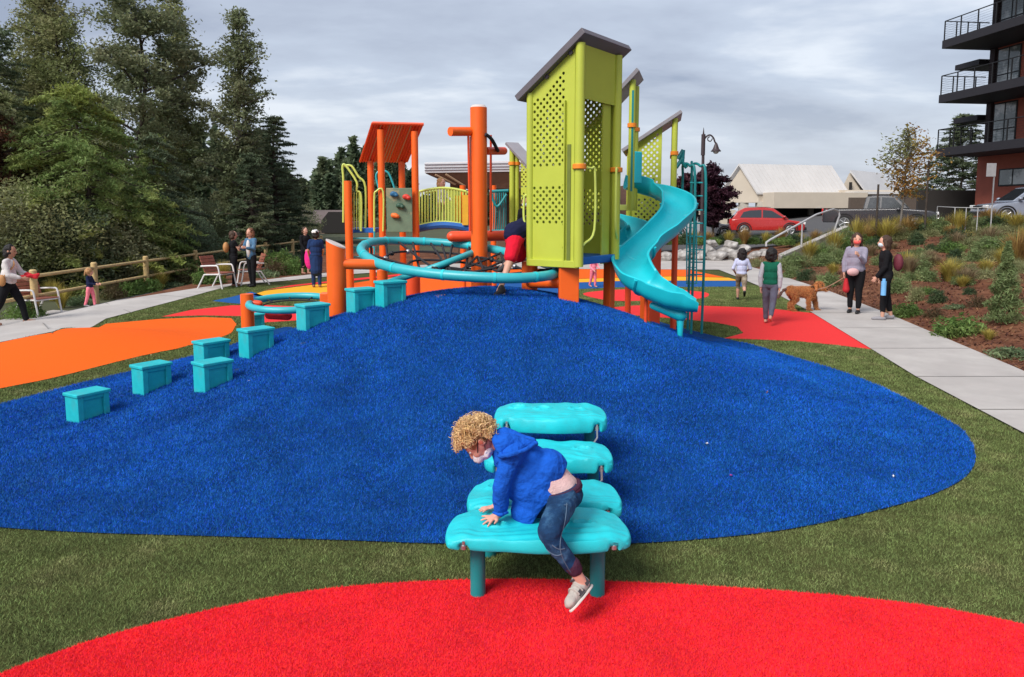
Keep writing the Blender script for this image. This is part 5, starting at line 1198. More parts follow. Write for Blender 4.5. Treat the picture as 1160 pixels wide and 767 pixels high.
# ---- jeans
jm = mat('dark_denim', (0.012, 0.045, 0.115), rough=0.9, var=0.3, scale=16, bump=0.5, bscale=200, c2=(0.055, 0.150, 0.28), c2scale=6, c2at=(0.50, 0.66), spec=0.15)
T = MB()
T.ell(q(632, 561, 4.12), (0.090, 0.125, 0.085), n=18, m=12); T.ell(q(640, 562, 4.13), (0.090, 0.130, 0.092), n=18, m=12); T.ell(q(642, 560, 4.12), (0.096, 0.125, 0.09), n=16, m=10); T.cap(q(638, 566, 3.99), q(624, 599, 3.76), 0.084, 0.066, n=18); T.ell(q(623, 602, 3.75), (0.065, 0.065, 0.065), n=16, m=10)
T.cap(q(622, 604, 3.75), q(632, 621, 3.75), 0.062, 0.054, n=16); T.cap(q(632, 621, 3.75), q(648, 641, 3.77), 0.052, 0.043, n=16); T.cap(hipF, kF, 0.092, 0.072); T.cap(kF, aF, 0.070, 0.052)
jn = blob('jeans', T, 0.0065, jm, boy, smooth=2, rnd=0.008, rs=11, rnd2=0.003, rs2=26)
bisect(jn, q(641, 548, 4.14), Vector((-0.30, 0.0, 0.95)))
rib = cloth('maroon_ribbing', (0.060, 0.022, 0.045), bump=0.5, bscale=90)
ck = MB(); ck.cap(q(648, 640, 3.77), q(651, 644.5, 3.77), 0.047, 0.043, n=18); blob('ankle_cuff', ck, 0.006, rib, jn, smooth=1)
wb = MB(); ax0, ax1 = q(646, 549, 4.13), q(622, 555, 4.13)
wd = (q(642, 557, 4.13) - q(636, 543, 4.13)).normalized(); wd = Vector((0.30, 0.0, -0.95)); wc = q(636.5, 553, 4.12); u_, v_ = frame(wd)
wb.tube([wc + u_ * 0.106 * math.cos(a) * 1.0 + v_ * 0.106 * math.sin(a) for a in [2 * PI * k / 32 for k in range(32)]], 0.014, n=8, closed=True); wb.tube([wc + wd * 0.014 + u_ * 0.108 * math.cos(a) + v_ * 0.108 * math.sin(a) for a in [2 * PI * k / 32 for k in range(32)]], 0.013, n=8, closed=True)
wb.build('waistband', rib, jn, smooth=True)
stitch = mat('jeans_stitching', (0.085, 0.14, 0.21), rough=0.8)
def on_surface(o, pts, off=0.001):
    from mathutils.bvhtree import BVHTree
    bt = BVHTree.FromPolygons([v.co for v in o.data.vertices], [p.vertices[:] for p in o.data.polygons]); out = []
    for p in pts:
        h = bt.ray_cast(Vector((p.x, p.y - 0.5, p.z)), Vector((0, 1, 0)))
        if h[0] is not None: out.append(h[0] + h[1] * off)
    return out
for l_ in ([(643, 556), (640, 575), (632, 596), (634, 612), (643, 630), (652, 642)], [(630, 560), (634, 567), (642, 569)], [(623, 598), (630, 603), (637, 604)], [(618, 606), (626, 610), (634, 609)], [(616, 592), (624, 593)]):
    sp__ = on_surface(jn, spline([q(a, b_, 3.9) for a, b_ in l_], closed=False, k=6))
    if len(sp__) > 3: MB().tube(sp__, 0.0028, n=5).build('seam', stitch if len(l_) != 2 else jm, jn, smooth=True)
# ---- shoes
shm = mat('shoe_beige', (0.40, 0.365, 0.33), rough=0.75, var=0.15, scale=30, bump=0.3, bscale=90)
def shoe(an_, heel, toe, side, parent):
    d = (toe - heel); L_ = d.length; d.normalize(); n_ = side.normalized(); n_ = (n_ - n_.dot(d) * d).normalized(); up_ = n_.cross(d).normalized()
    if up_.dot(an_ - heel) < 0: up_ = -up_
    R = Matrix((d, n_, up_)).transposed()
    s = MB(); s.cap(heel + up_ * 0.008, heel + d * L_ * 0.5 + up_ * 0.004, 0.036, 0.036, n=16); s.cap(heel + d * L_ * 0.5 + up_ * 0.002, toe + d * 0.0, 0.036, 0.030, n=16); s.cap(heel + up_ * 0.028 + d * 0.004, heel + up_ * 0.040 + d * 0.012, 0.036, 0.036, n=16); s.ell(heel + d * L_ * 0.42 + up_ * 0.022, (0.045, 0.031, 0.024), rot=R)
    s.ell(toe + d * 0.0 + up_ * -0.004, (0.036, 0.037, 0.026), rot=R)
    S_ = blob('shoe', s, 0.005, shm, parent, smooth=2)
    so = MB(); outl = []
    for k in range(28):
        a = 2 * PI * k / 28; t = math.cos(a); outl.append(heel + d * (L_ / 2 + t * (L_ / 2 + 0.036)) + n_ * math.sin(a) * (0.037 + 0.004 * t) * (1 if abs(t) < 0.8 else 1) - up_ * 0.027)
    so.prism(outl, -up_ * 0.012); so.build('sole', mat('pale_sole', (0.60, 0.56, 0.52), rough=0.7), S_, bevel=0.003)
    dark = mat('shoe_trim_dark', (0.05, 0.045, 0.05), rough=0.7)
    for t0, w_ in ((0.62, 0.011), (0.40, 0.012)):
        pts = [heel + d * L_ * t0 + n_ * 0.0405 * math.cos(a) * (0.98 if t0 < .5 else 0.95) + up_ * (0.006 + 0.036 * math.sin(a)) for a in [PI * k / 10 for k in range(-1, 12)]]
        MB().tube(pts, w_ * 0.5, n=8).build('strap', shm, S_, smooth=True)
    for sg in (-1, 1):
        MB().prism([heel + d * L_ * 0.36 + n_ * 0.0375 * sg + up_ * 0.012, heel + d * L_ * 0.60 + n_ * 0.0375 * sg + up_ * 0.010, heel + d * L_ * 0.66 + n_ * 0.0375 * sg - up_ * 0.016, heel + d * L_ * 0.30 + n_ * 0.0375 * sg - up_ * 0.016], n_ * 0.003 * sg).build('side_flash', dark, S_)
        MB().prism([heel + d * L_ * -0.1 + n_ * 0.034 * sg + up_ * 0.03, heel + d * L_ * 0.10 + n_ * 0.037 * sg + up_ * 0.03, heel + d * L_ * 0.12 + n_ * 0.037 * sg - up_ * 0.010, heel + d * L_ * -0.12 + n_ * 0.034 * sg - up_ * 0.006], n_ * 0.003 * sg).build('heel_patch', dark, S_)
    MB().tube([heel + d * (0.012 + 0.034 * math.cos(a)) + n_ * 0.031 * math.sin(a) + up_ * (0.056 + 0.006 * math.cos(a)) for a in [2 * PI * k / 20 for k in range(20)]], 0.006, n=8, closed=True).build('collar', dark, S_, smooth=True)
    return S_
shoe(aN, q(662, 662, 3.78), q(645.5, 682, 3.69), Vector((-0.2, -1, 0.15)), boy)
shoe(aF, aF + Vector((0.05, 0.02, 0.0)), aF + Vector((0.13, 0.03, 0.06)), Vector((0, -1, 0)), boy)
# ================================================================ fence, chairs, lamp, signs
m_wood = mat('pale_timber', (0.52, 0.37, 0.17), rough=0.8, var=0.22, scale=9, bump=0.3, bscale=40)
m_slat = mat('reddish_wood_slats', (0.30, 0.10, 0.065), rough=0.65, var=0.2, scale=12)
m_whm = mat('white_painted_steel', (0.66, 0.64, 0.63), rough=0.45)
m_dkm = mat('dark_bronze_metal', (0.045, 0.030, 0.034), rough=0.5)
fn = thing('rail_fence', (-12, 18.4, -0.4), 'pale timber post and rail fence running along the trail on the left', 'fence')
fy = [12.8, 15.6, 18.4, 21.1, 24.1, 27.9, 31.6, 35.2, 39.0, 44.0]
def fx(y): return -11.95 + 0.02 * max(0, y - 28) ** 1.25
for i, y in enumerate(fy):
    x = fx(y); z = Hs(x, y); MB().cyl((x, y, z - 0.1), (x, y, z + 1.14), 0.085, n=12).cyl((x, y, z + 1.14), (x, y, z + 1.17), 0.085, 0.06, n=12).build('post', m_wood, fn, smooth=True)
    if i + 1 < len(fy):
        x2, y2 = fx(fy[i + 1]), fy[i + 1]; z2 = Hs(x2, y2)
        for h_ in (1.0, 0.50): MB().cyl((x, y + .04, z + h_), (x2, y2 - .04, z2 + h_ + 0.01), 0.046, n=10).build('rail', m_wood, fn, smooth=True)
def chair(loc, rz, label, proto=None):
    if proto is not None:
        o = copy_tree(proto); o.location = loc; o.rotation_euler = (0, 0, rz); o['label'] = label; return o
    t = thing('lounge_chair', (0, 0, 0), label, 'chair', 'slatted chairs along the left pavement')
    for s_ in (-1, 1):
        y = s_ * 0.33
        MB().tube(spline([(0.36, y, 0), (0.30, y, 0.30), (0.24, y, 0.62), (0.10, y, 0.66), (-0.32, y, 0.64)], closed=False, k=4), 0.022, n=8).build('arm_frame', m_whm, t, smooth=True)
        MB().tube([(-0.46, y, 0), (-0.22, y, 0.40), (0.30, y, 0.42)], 0.022, n=8).build('leg', m_whm, t, smooth=True)
    MB().tube([(-0.20, -.33, 0.40), (-0.20, .33, 0.40)], 0.02, n=8).build('cross_bar', m_whm, t); MB().tube([(0.30, -.33, 0.41), (0.30, .33, 0.41)], 0.02, n=8).build('cross_bar', m_whm, t)
    b = MB()
    for k in range(6): b.box((-0.15 + k * 0.088, 0, 0.44), (0.078, 0.60, 0.02))
    b.build('seat', m_slat, t, bevel=0.004)
    b = MB()
    for k in range(5): b.box((-0.24 - k * 0.034, 0, 0.50 + k * 0.095), (0.02, 0.60, 0.088), M=Matrix.Rotation(-0.34, 3, 'Y'))
    b.build('backrest', m_slat, t, bevel=0.004)
    t.location = loc; t.rotation_euler = (0, 0, rz); return t
c0_ = chair(G(45, 357, .02), math.radians(-18), 'slatted chair nearest the camera, between the walking woman and the toddler')
chair(G(248, 326, .02), math.radians(-15), 'slatted chair left of the woman in black overalls', c0_)
chair(G(285, 322, .02), math.radians(-150), 'slatted chair half hidden behind the woman in the denim jacket', c0_)

# street lamp
lp = thing('street_lamp', W(795, 266, 40), 'dark bronze street lamp with a scrolled arm and bell shaped shade', 'street lamp')
D_ = 40.0
b0 = W(795, 262, D_); b0.z = Hs(b0.x, b0.y); tp_ = W(797, 150, D_)
MB().cyl(b0, (tp_.x, tp_.y, tp_.z - 0.1), 0.11, 0.07, n=12).cyl(b0, b0 + Vector((0, 0, 0.8)), 0.2, 0.15, n=12).build('pole', m_dkm, lp, smooth=True)
MB().cyl((tp_.x, tp_.y, tp_.z - 1.2), (tp_.x, tp_.y, tp_.z - 0.1), 0.11, n=12).cyl((tp_.x, tp_.y, tp_.z - 0.1), (tp_.x, tp_.y, tp_.z + 0.25), 0.05, 0.01, n=10).build('finial', m_dkm, lp, smooth=True)
tb([W(797, 163, D_), W(799, 156, D_), W(804, 153, D_), W(808, 156, D_), W(810, 161, D_), W(812, 163, D_)], 0.045, 'arm', lp, m_dkm, k=5)
tb([W(807, 157, D_), W(805, 160, D_), W(802, 159, D_), W(802, 156, D_), W(804, 155, D_)], 0.03, 'scroll', lp, m_dkm, k=4)
c = W(811, 171, D_)
MB().cyl(c + Vector((0, 0, 0.0)), c + Vector((0, 0, 0.10)), 0.26, 0.18, n=16).cyl(c + Vector((0, 0, 0.10)), c + Vector((0, 0, 0.38)), 0.17, 0.07, n=16).cyl(c + Vector((0, 0, -0.03)), c, 0.27, n=16).build('shade', m_dkm, lp, smooth=True)
MB().ell(c + Vector((0, 0, -0.05)), (0.15, 0.15, 0.11)).build('globe', mat('lamp_globe', (0.6, 0.6, 0.55), rough=0.3), lp, smooth=True)
# sign seen from behind
sg = thing('sign', W(1123, 246, 33), 'plain grey back of a sign on a thin pole before the brick building', 'sign')
p = W(1123, 246, 33); MB().cyl((p.x, p.y, Hs(p.x, p.y)), (p.x, p.y, W(1123, 186, 33).z), 0.035, n=8).build('pole', m_steel, sg, smooth=True)
MB().box(W(1123, 192.5, 32.95), (0.42, 0.015, 0.58)).build('plate', mat('sign_back', (0.32, 0.32, 0.33), rough=0.5), sg, bevel=0.004)
# lot railing
m_rail = mat('pale_railing', (0.42, 0.42, 0.43), rough=0.5)
rl = thing('wire_railing', W(1090, 250, 33), 'thin pale railing along the top of the planted bank', 'railing')
rp2 = [W(x, y, d) for x, y, d in ((1062, 234, 35), (1082, 235, 34), (1108, 235.5, 33), (1124, 233, 32.5))]
MB().tube(rp2, 0.018, n=6).build('top_rail', m_rail, rl)
for p in rp2 + [rp2[1].lerp(rp2[2], .5)]: MB().cyl((p.x, p.y, Hs(p.x, p.y) - 0.1), p, 0.02, n=6).build('post', m_rail, rl)
# concrete ramp cheek with hand rail
rmp = thing('ramp', W(920, 275, 28), 'pale concrete ramp wall climbing the bank with a bent handrail', 'ramp')
A1, A2 = W(885, 290, 27), W(962, 256, 33)
pts = []
b = MB(); R0, R1 = Vector((A1.x, A1.y, 0)), Vector((A2.x, A2.y, 0)); sdv = Vector((0.25, 0.9, 0)) * 1.4
ks = 10
vs = []
for k in range(ks + 1):
    t = k / ks; p = R0.lerp(R1, t); zt_ = A1.z + (A2.z - A1.z) * t
    vs += [Vector((p.x, p.y, min(Hs(p.x, p.y), zt_) - 0.5)), Vector((p.x, p.y, zt_)), Vector((p.x, p.y, zt_)) + sdv, Vector((p.x + sdv.x, p.y + sdv.y, min(Hs(p.x, p.y), zt_) - 0.5))]
fs = []
for k in range(ks):
    for j in range(4): fs.append((k * 4 + j, k * 4 + (j + 1) % 4, k * 4 + 4 + (j + 1) % 4, k * 4 + 4 + j))
fs += [(0, 1, 2, 3), tuple(ks * 4 + j for j in range(4))]
b.add(vs, fs); b.build('ramp_wall', m_conc, rmp, bevel=0.02)
hr_ = [W(868, 279, 27), W(868, 275, 27), W(872, 272, 27.1), W(925, 243, 30), W(944, 237, 31), W(950, 239, 31.4), W(951, 244, 31.4), W(945, 262, 31.4)]
MB().tube(hr_, 0.04, n=8).build('handrail', m_rail, rmp, smooth=True)
for px, py, dd in ((909, 252, 29.2),): p = W(px, py, dd); MB().cyl((p.x, p.y, p.z - 0.95), p, 0.035, n=8).build('rail_post', m_rail, rmp)

# ================================================================ boulders
m_rock = mat('grey_boulder', (0.27, 0.25, 0.235), rough=0.9, var=0.4, scale=3, bump=0.8, bscale=8, c2=(0.42, 0.40, 0.38), c2scale=2)
rk_px = [(712, 290, 13), (726, 291, 14), (740, 290, 12), (754, 291, 13), (770, 290, 14), (783, 286, 13), (793, 291, 10), (802, 284, 14), (812, 291, 15), (822, 285, 14), (836, 291, 16), (842, 282, 11), (856, 291, 14), (868, 288, 12), (700, 286, 11), (806, 276, 10), (828, 278, 12)]
for i, (px, py, sz) in enumerate(rk_px):
    p = W(px, py, 33.0 + (0 if py > 287 else .6)); r_ = sz / 838 * 33.5 * 0.62
    bm = bmesh.new(); bmesh.ops.create_icosphere(bm, subdivisions=3, radius=1)
    for v in bm.verts:
        n_ = noise.cell_vector(v.co * 1.3 + Vector((i * 3.1, 0, 0))); k_ = noise.noise(v.co * 1.1 + Vector((i * 5, 1, 2))) * 0.45 + noise.noise(v.co * 3 + Vector((i, 1, 2))) * 0.12
        v.co *= 1 + k_; v.co.x *= r_ * 1.15; v.co.y *= r_; v.co.z *= r_ * 0.72
    me = bpy.data.meshes.new('boulder'); bm.to_mesh(me); bm.free(); o = link('boulder', me, m_rock); o.location = p
    tag(o, 'grey angular boulder in the low rock wall beyond the pavement', 'boulder', 'boulders of the low rock wall')

# ================================================================ foliage
def leaf_quads(P, size, aspect=0.5, up=0.3, rnd_=None):
    """one small two-triangle leaf per point"""
    n = len(P); d = rng.normal(size=(n, 3)); d[:, 2] *= 0.7; d /= np.linalg.norm(d, axis=1)[:, None]
    nn_ = rng.normal(size=(n, 3)); nn_[:, 2] += up; s = np.cross(d, nn_); s /= np.linalg.norm(s, axis=1)[:, None] + 1e-9
    sz = size * (0.6 + 0.8 * rng.random(n))[:, None]; a = d * sz; b = s * sz * aspect
    V = np.empty((n * 4, 3)); V[0::4] = P - a; V[1::4] = P + b * 0.9; V[2::4] = P + a; V[3::4] = P - b * 0.9
    return V
def leaves_obj(name, V, m, parent): return npmesh(name, V, np.arange(len(V)).reshape(-1, 4), m, parent)
m_bark = mat('dark_bark', (0.055, 0.042, 0.034), rough=0.95, var=0.4, scale=4, bump=0.8, bscale=12)
m_barkl = mat('grey_bark', (0.14, 0.125, 0.11), rough=0.95, var=0.3, scale=4, bump=0.5, bscale=12)
L_dark = leafmat('leaf_dark_green', (0.165, 0.190, 0.095), (0.27, 0.27, 0.15))
L_mid = leafmat('leaf_mid_green', (0.19, 0.215, 0.085), (0.29, 0.28, 0.13))
L_con = leafmat('leaf_conifer', (0.11, 0.150, 0.085), (0.17, 0.195, 0.105))
L_ced = leafmat('leaf_cedar', (0.19, 0.26, 0.08), (0.33, 0.34, 0.10))
L_yel = leafmat('leaf_yellow_green', (0.24, 0.29, 0.07), (0.30, 0.31, 0.08))
L_rust = leafmat('leaf_rust', (0.10, 0.040, 0.022), (0.075, 0.055, 0.025))
L_purp = leafmat('leaf_purple', (0.050, 0.018, 0.032), (0.09, 0.028, 0.042))
L_aut = leafmat('leaf_autumn', (0.28, 0.22, 0.05), (0.36, 0.17, 0.05))
def tree(name, base, Ht, R, label, cat='tree', m=L_dark, bark=m_bark, n=26000, kind='broad', lo=0.12, leaf=0.11, seed=0, group=None, lean=(0, 0), trunk_r=None, gap=0.35, m2=None, f2=0.0):
    """tapered trunk, limbs, and clumps of small leaves hung along twigs through the crown's volume"""
    rg_ = np.random.default_rng(seed + 100); rr = random.Random(seed)
    base = Vector(base); root = thing(name, base, label, cat, group); tr = trunk_r or Ht * 0.014
    pts = []; x = y = 0
    for k in range(9):
        t = k / 8; pts.append(base + Vector((lean[0] * t * t + x, lean[1] * t * t + y, Ht * 0.98 * t))); x += rr.gauss(0, .012) * Ht; y += rr.gauss(0, .012) * Ht
    MB().tube(pts, [tr * (1 - 0.92 * k / 8) + 0.01 for k in range(9)], n=10).build('trunk', bark, root, smooth=True)
    def tp(t):
        t = min(max(t, 0), 0.999) * 8; i = int(t); return pts[i].lerp(pts[i + 1], t - i)
    limbs = MB(); C = []
    if kind == 'broad': nl = 46
    elif kind == 'cedar': nl = 80
    else: nl = 90
    for i in range(nl):
        t = lo + (1 - lo) * (i + rr.random()) / nl; t = min(t, 0.985); a = i * 2.4 + rr.gauss(0, .4)
        if kind == 'broad':
            prof_ = math.sin(PI * min(1, (t - lo) / (1 - lo) * 0.92 + 0.10)) ** 0.7; ln = R * prof_ * rr.uniform(0.5, 1.1); rise = rr.uniform(0.15, 0.8)
        elif kind == 'poplar':
            prof_ = (1 - ((t - lo) / (1 - lo)) ** 2.2 * 0.85) * (0.55 + 0.45 * min(1, (t - lo) * 5)); ln = R * prof_ * rr.uniform(0.45, 1.1); rise = rr.uniform(0.3, 0.9)
        elif kind == 'cedar':
            prof_ = (1 - (t - lo) / (1 - lo)) ** 0.75 + 0.05; ln = R * prof_ * rr.uniform(0.7, 1.1); rise = -0.10
        else:
            prof_ = (1 - (t - lo) / (1 - lo)) ** 0.85 + 0.04; ln = R * prof_ * rr.uniform(0.65, 1.1); rise = 0.05
        p0 = tp(t); dh = Vector((math.cos(a), math.sin(a), 0)); seg = []
        for k in range(6):
            s_ = k / 5; dz = rise * ln * s_ - (0.32 * ln * s_ * s_ if kind == 'cedar' else (-0.05 * ln * s_ ** 2 if kind == 'fir' else 0.10 * ln * s_ * s_))
            if kind == 'cedar': dz += 0.14 * ln * s_ ** 5
            seg.append(p0 + dh * ln * s_ + Vector((rr.gauss(0, .03) * ln, rr.gauss(0, .03) * ln, dz)))
        limbs.tube(seg, [tr * 0.34 * (1 - .85 * k / 5) * (0.5 + .5 * min(1, ln / R)) + 0.006 for k in range(6)], n=5)
        # clumps along the limb
        nk_ = max(2, int(ln / R * (9 if kind in ('broad', 'poplar') else 7)))
        for j in range(nk_):
            s_ = 0.22 + 0.80 * (j + rr.random()) / nk_; q_ = s_ * 5; i0 = min(int(q_), 4); pc = seg[i0].lerp(seg[i0 + 1], min(1, q_ - i0))
            side = rr.gauss(0, 1); perp = Vector((-dh.y, dh.x, 0))
            spread = (0.24 if kind in ('broad', 'poplar') else 0.20) * ln * (1.15 - s_ * 0.6)
            pc = pc + perp * side * spread + Vector((0, 0, rr.gauss(0, .5) * spread * (1.0 if kind in ('broad', 'poplar') else 0.25)))
            C.append((pc, dh, perp * (1 if side > 0 else -1), ln))
    limbs.build('limbs', bark, root, smooth=True)
    per = max(6, n // max(1, len(C))); PS = []
    for pc, dh, pp, ln in C:
        w_ = rr.random() ** 0.5; kk = max(3, int(per * (0.45 + 1.1 * rr.random())))
        if kind in ('broad', 'poplar'):
            r_ = R * (0.085 if kind == 'broad' else 0.105) * (0.6 + 0.8 * rr.random()); v = rg_.normal(size=(kk, 3)) * r_ * np.array([1, 1, 0.62]); PS.append(np.array(pc[:]) + v)
        else:
            r_ = R * 0.13 * (0.6 + 0.6 * rr.random()); u = rg_.random((kk, 1)) ** 0.8; ax = np.array((dh * 0.75 + pp * 0.65 + Vector((0, 0, -0.35 if kind == 'cedar' else -0.10)))[:])
            v = (u - 0.3) * ax * r_ * 2.6 + rg_.normal(size=(kk, 3)) * r_ * np.array([0.42, 0.42, 0.20]) * (1.15 - u); PS.append(np.array(pc[:]) + v)
    P = np.concatenate(PS)
    if m2 is not None:
        s_ = int(len(P) * (1 - f2)); k_ = f2; sel = np.array([noise.noise(Vector(p) * 0.30 + Vector((seed, 0, 0))) for p in P.tolist()]); thr = np.quantile(sel, 1 - f2)
        A_, B_ = P[sel < thr], P[sel >= thr]; leaves_obj('crown', leaf_quads(A_, leaf, 0.5 if kind in ('broad', 'poplar') else 0.28), m, root); leaves_obj('crown', leaf_quads(B_, leaf, 0.5 if kind in ('broad', 'poplar') else 0.28), m2, root)
    else: leaves_obj('crown', leaf_quads(P, leaf, 0.5 if kind in ('broad', 'poplar') else 0.28), m, root)
    return root
def at(px, d, dz=0): 
    x = (px - CX) / F * d; return onG(x, d, dz)
def hgt(py, d, px=580): return W(px, py, d).z
# left wood, individually
T_ = [  # px, d, top py, R, kind, mat, n, label
 (270, 37, 6, 1.9, 'poplar', L_dark, 19000, 'tall slender dark tree with see-through crown, rightmost of the tall trees on the left', 0.16),
 (318, 41, 128, 2.5, 'fir', L_con, 34000, 'dense dark conifer at the right end of the left wood', 0.03),
 (290, 36, 172, 1.9, 'fir', L_con, 22000, 'mid-height conifer under the slender tall tree', 0.03),
 (150, 36, -60, 3.4, 'broad', L_dark, 40000, 'huge dark leafy tree rising out of the frame, middle of the left wood', 0.10),
 (205, 40, -40, 1.6, 'poplar', L_mid, 22000, 'tall narrow tree with thin crown just left of the slender tall tree', 0.14),
 (92, 40, -55, 2.9, 'poplar', L_mid, 32000, 'tall open tree with yellowish leaves behind the cedar', 0.12),
 (40, 42, -20, 3.0, 'poplar', L_mid, 30000, 'thin crowned tree with a pointed top near the left edge', 0.12),
 (5, 36, 25, 3.2, 'fir', L_con, 34000, 'dark pointed conifer at the left edge', 0.03),
 (-60, 38, -40, 4.0, 'broad', L_dark, 30000, 'leafy dark tree cut by the left edge', 0.08)]
for i, (px, d, ty, R_, kd, m_, n_, lab, lo_) in enumerate(T_):
    b_ = at(px, d); h_ = hgt(max(ty, -60) if ty < 0 else ty, d, px) - b_.z
    tree('tall_tree' if kd != 'fir' else 'conifer_tree', b_, h_, R_, lab, m=m_, n=n_, kind=kd, seed=i * 7 + 3, lo=lo_, leaf=0.088 if kd != 'fir' else 0.095, trunk_r=0.17, bark=m_bark if i not in (0, 4) else m_barkl)
b_ = at(92, 25.5); tree('cedar_tree', b_, hgt(92, 25.5, 92) - b_.z, 4.1, 'lush green cedar with drooping sprays and a yellow-green patch, in front of the left wood', m=L_ced, n=80000, kind='cedar', seed=55, lo=0.02, leaf=0.085, m2=L_yel, f2=0.12)
b_ = at(22, 27); tree('cedar_tree', b_, hgt(100, 27, 22) - b_.z, 2.9, 'darker cedar left of the lush green one', m=L_ced, n=42000, kind='cedar', seed=56, lo=0.02, leaf=0.085, m2=L_mid, f2=0.3)
b_ = at(172, 28.5); tree('cedar_tree', b_, hgt(150, 28.5, 172) - b_.z, 2.5, 'small cedar right of the lush green one', m=L_ced, n=36000, kind='cedar', seed=57, lo=0.02, leaf=0.08, m2=L_con, f2=0.5)
b_ = at(-14, 24.5); tree('maple_tree', b_, hgt(88, 24.5, 0) - b_.z, 1.9, 'rust coloured small maple at the left edge', m=L_rust, n=20000, kind='broad', seed=58, lo=0.2, leaf=0.075, m2=L_mid, f2=0.25)
U = [(-30, 22, 3.2), (25, 23, 3.4), (70, 24, 2.9), (125, 25, 2.4), (165, 30, 2.9), (205, 31, 2.6), (225, 42, 3.4), (262, 45, 3.4), (300, 49, 3.2), (335, 54, 3.2), (140, 31, 3.0), (190, 34, 3.2)]
for i, (px, d, h_) in enumerate(U):
    b_ = at(px, d); v = rng.normal(size=(15000, 3)); v /= np.linalg.norm(v, axis=1)[:, None]; rad = rng.random(15000)[:, None] ** 0.33
    lump = np.array([1 + 0.4 * noise.noise(Vector(p) * 2.2 + Vector((i * 3, 0, 0))) for p in v.tolist()])[:, None]
    P = v * rad * lump * np.array([h_ * 0.62, h_ * 0.55, h_ * 0.6]); P[:, 2] += h_ * 0.45; P = P[P[:, 2] > 0]
    lo_ = ['dense dark leafy bush beyond the rail fence, by the left edge', 'dark leafy bush beyond the fence behind the nearest chair', 'dark leafy bush under the lush cedar', 'leafy bush beyond the fence behind the toddler'][i] if i < 4 else 'dark leafy bush in the shade beyond the rail fence'
    r = thing('bush', b_, lo_, 'bush', 'bushes under the left wood'); leaves_obj('foliage', leaf_quads(P + np.array(b_[:]), 0.055), (L_dark, L_mid, L_con)[i % 3], r)
    st_ = MB()
    for k in range(5): st_.tube([b_, b_ + Vector((math.cos(k * 1.3) * .3, math.sin(k * 1.3) * .3, h_ * .45)), b_ + Vector((math.cos(k * 1.3) * .6, math.sin(k * 1.3) * .6, h_ * .85))], [0.03, 0.02, 0.008], n=5)
    st_.build('stems', m_bark, r)
# right-hand trees
b_ = at(808, 47); tree('plum_tree', b_, hgt(186, 47, 812) - b_.z, 1.35, 'dark purple leaved tree beside the street lamp', m=L_purp, n=26000, kind='broad', seed=81, lo=0.16, leaf=0.10)
b_ = at(778, 50); tree('plum_tree', b_, hgt(196, 50, 778) - b_.z, 1.3, 'dark purple leaved tree half hidden by the teal arch ladder', m=L_purp, n=18000, kind='broad', seed=82, lo=0.16, leaf=0.10)
b_ = at(1021, 34); tree('young_tree', b_, hgt(144, 34, 1021) - b_.z, 1.45, 'young staked tree with thin yellow autumn leaves in front of the pickup', m=L_aut, n=3000, kind='poplar', seed=83, lo=0.36, leaf=0.075, bark=m_barkl, trunk_r=0.045, m2=L_mid, f2=0.3)
b_ = at(1082, 52); tree('conifer_tree', b_, hgt(128, 52, 1082) - b_.z, 3.4, 'dark conifer beside the balconies of the brick building', m=L_con, n=22000, kind='fir', seed=84, lo=0.05, leaf=0.13)
b_ = at(725, 44); tree('dark_tree', b_, hgt(232, 44, 725) - b_.z, 1.5, 'low dark tree seen through the gap below the lime towers', m=L_dark, n=9000, kind='broad', seed=85, lo=0.1, leaf=0.1)
# stakes beside the young tree
for px, lab in ((991, 'slim dark stake left of the young autumn tree'), (1046, 'slim dark stake right of the young autumn tree')):
    a = at(px, 33.5); tag(MB().cyl(a, a + Vector((0, 0, 2.6 if px == 991 else 3.4)), 0.045, n=6).build('stake', m_bark, None), lab, 'stake')
# the far wood behind the frame and pavilion: nobody could count it
def far_wood(x0, x1, d0, d1, n_t, hmin, hmax, label, seed):
    rg_ = np.random.default_rng(seed); PS = []; mb = MB()
    for i in range(n_t):
        d = d0 + (d1 - d0) * rg_.random(); px = x0 + (x1 - x0) * rg_.random(); x = (px - CX) / F * d; h = hmin + (hmax - hmin) * rg_.random()
        e = 1 - ((px - x0) / (x1 - x0)); h *= 0.62 + 0.38 * math.sin(PI * min(1, max(0.0, e * 1.2)))
        k = 900; u = rg_.random(k) ** 0.7; a = rg_.random(k) * 6.28; r_ = h * 0.17 * (u) * (0.75 + 0.35 * np.sin(u * 38 + a)) * (0.5 + 0.5 * rg_.random(k))
        PS.append(np.column_stack([x + r_ * np.cos(a), d + r_ * np.sin(a), h * (1 - u)])); mb.cyl((x, d, 0), (x, d, h * .9), h * 0.012, 0.02, n=5)
    P = np.concatenate(PS); o = leaves_obj('distant_wood', leaf_quads(P, 0.75, 0.45), L_con, None); tag(o, label, 'wood', None, 'stuff')
far_wood(325, 470, 95, 130, 95, 7.5, 12.5, 'distant dark conifer wood behind the orange roofed climbing frame', 5)
far_wood(455, 600, 120, 160, 60, 5.0, 8.0, 'low far-off line of conifers under the pavilion roof', 6)
far_wood(-60, 330, 60, 85, 60, 8, 13, 'far trees filling the gaps behind the left wood', 8)
far_wood(640, 800, 90, 120, 60, 5, 7, 'low far-off trees behind the lime towers', 9)

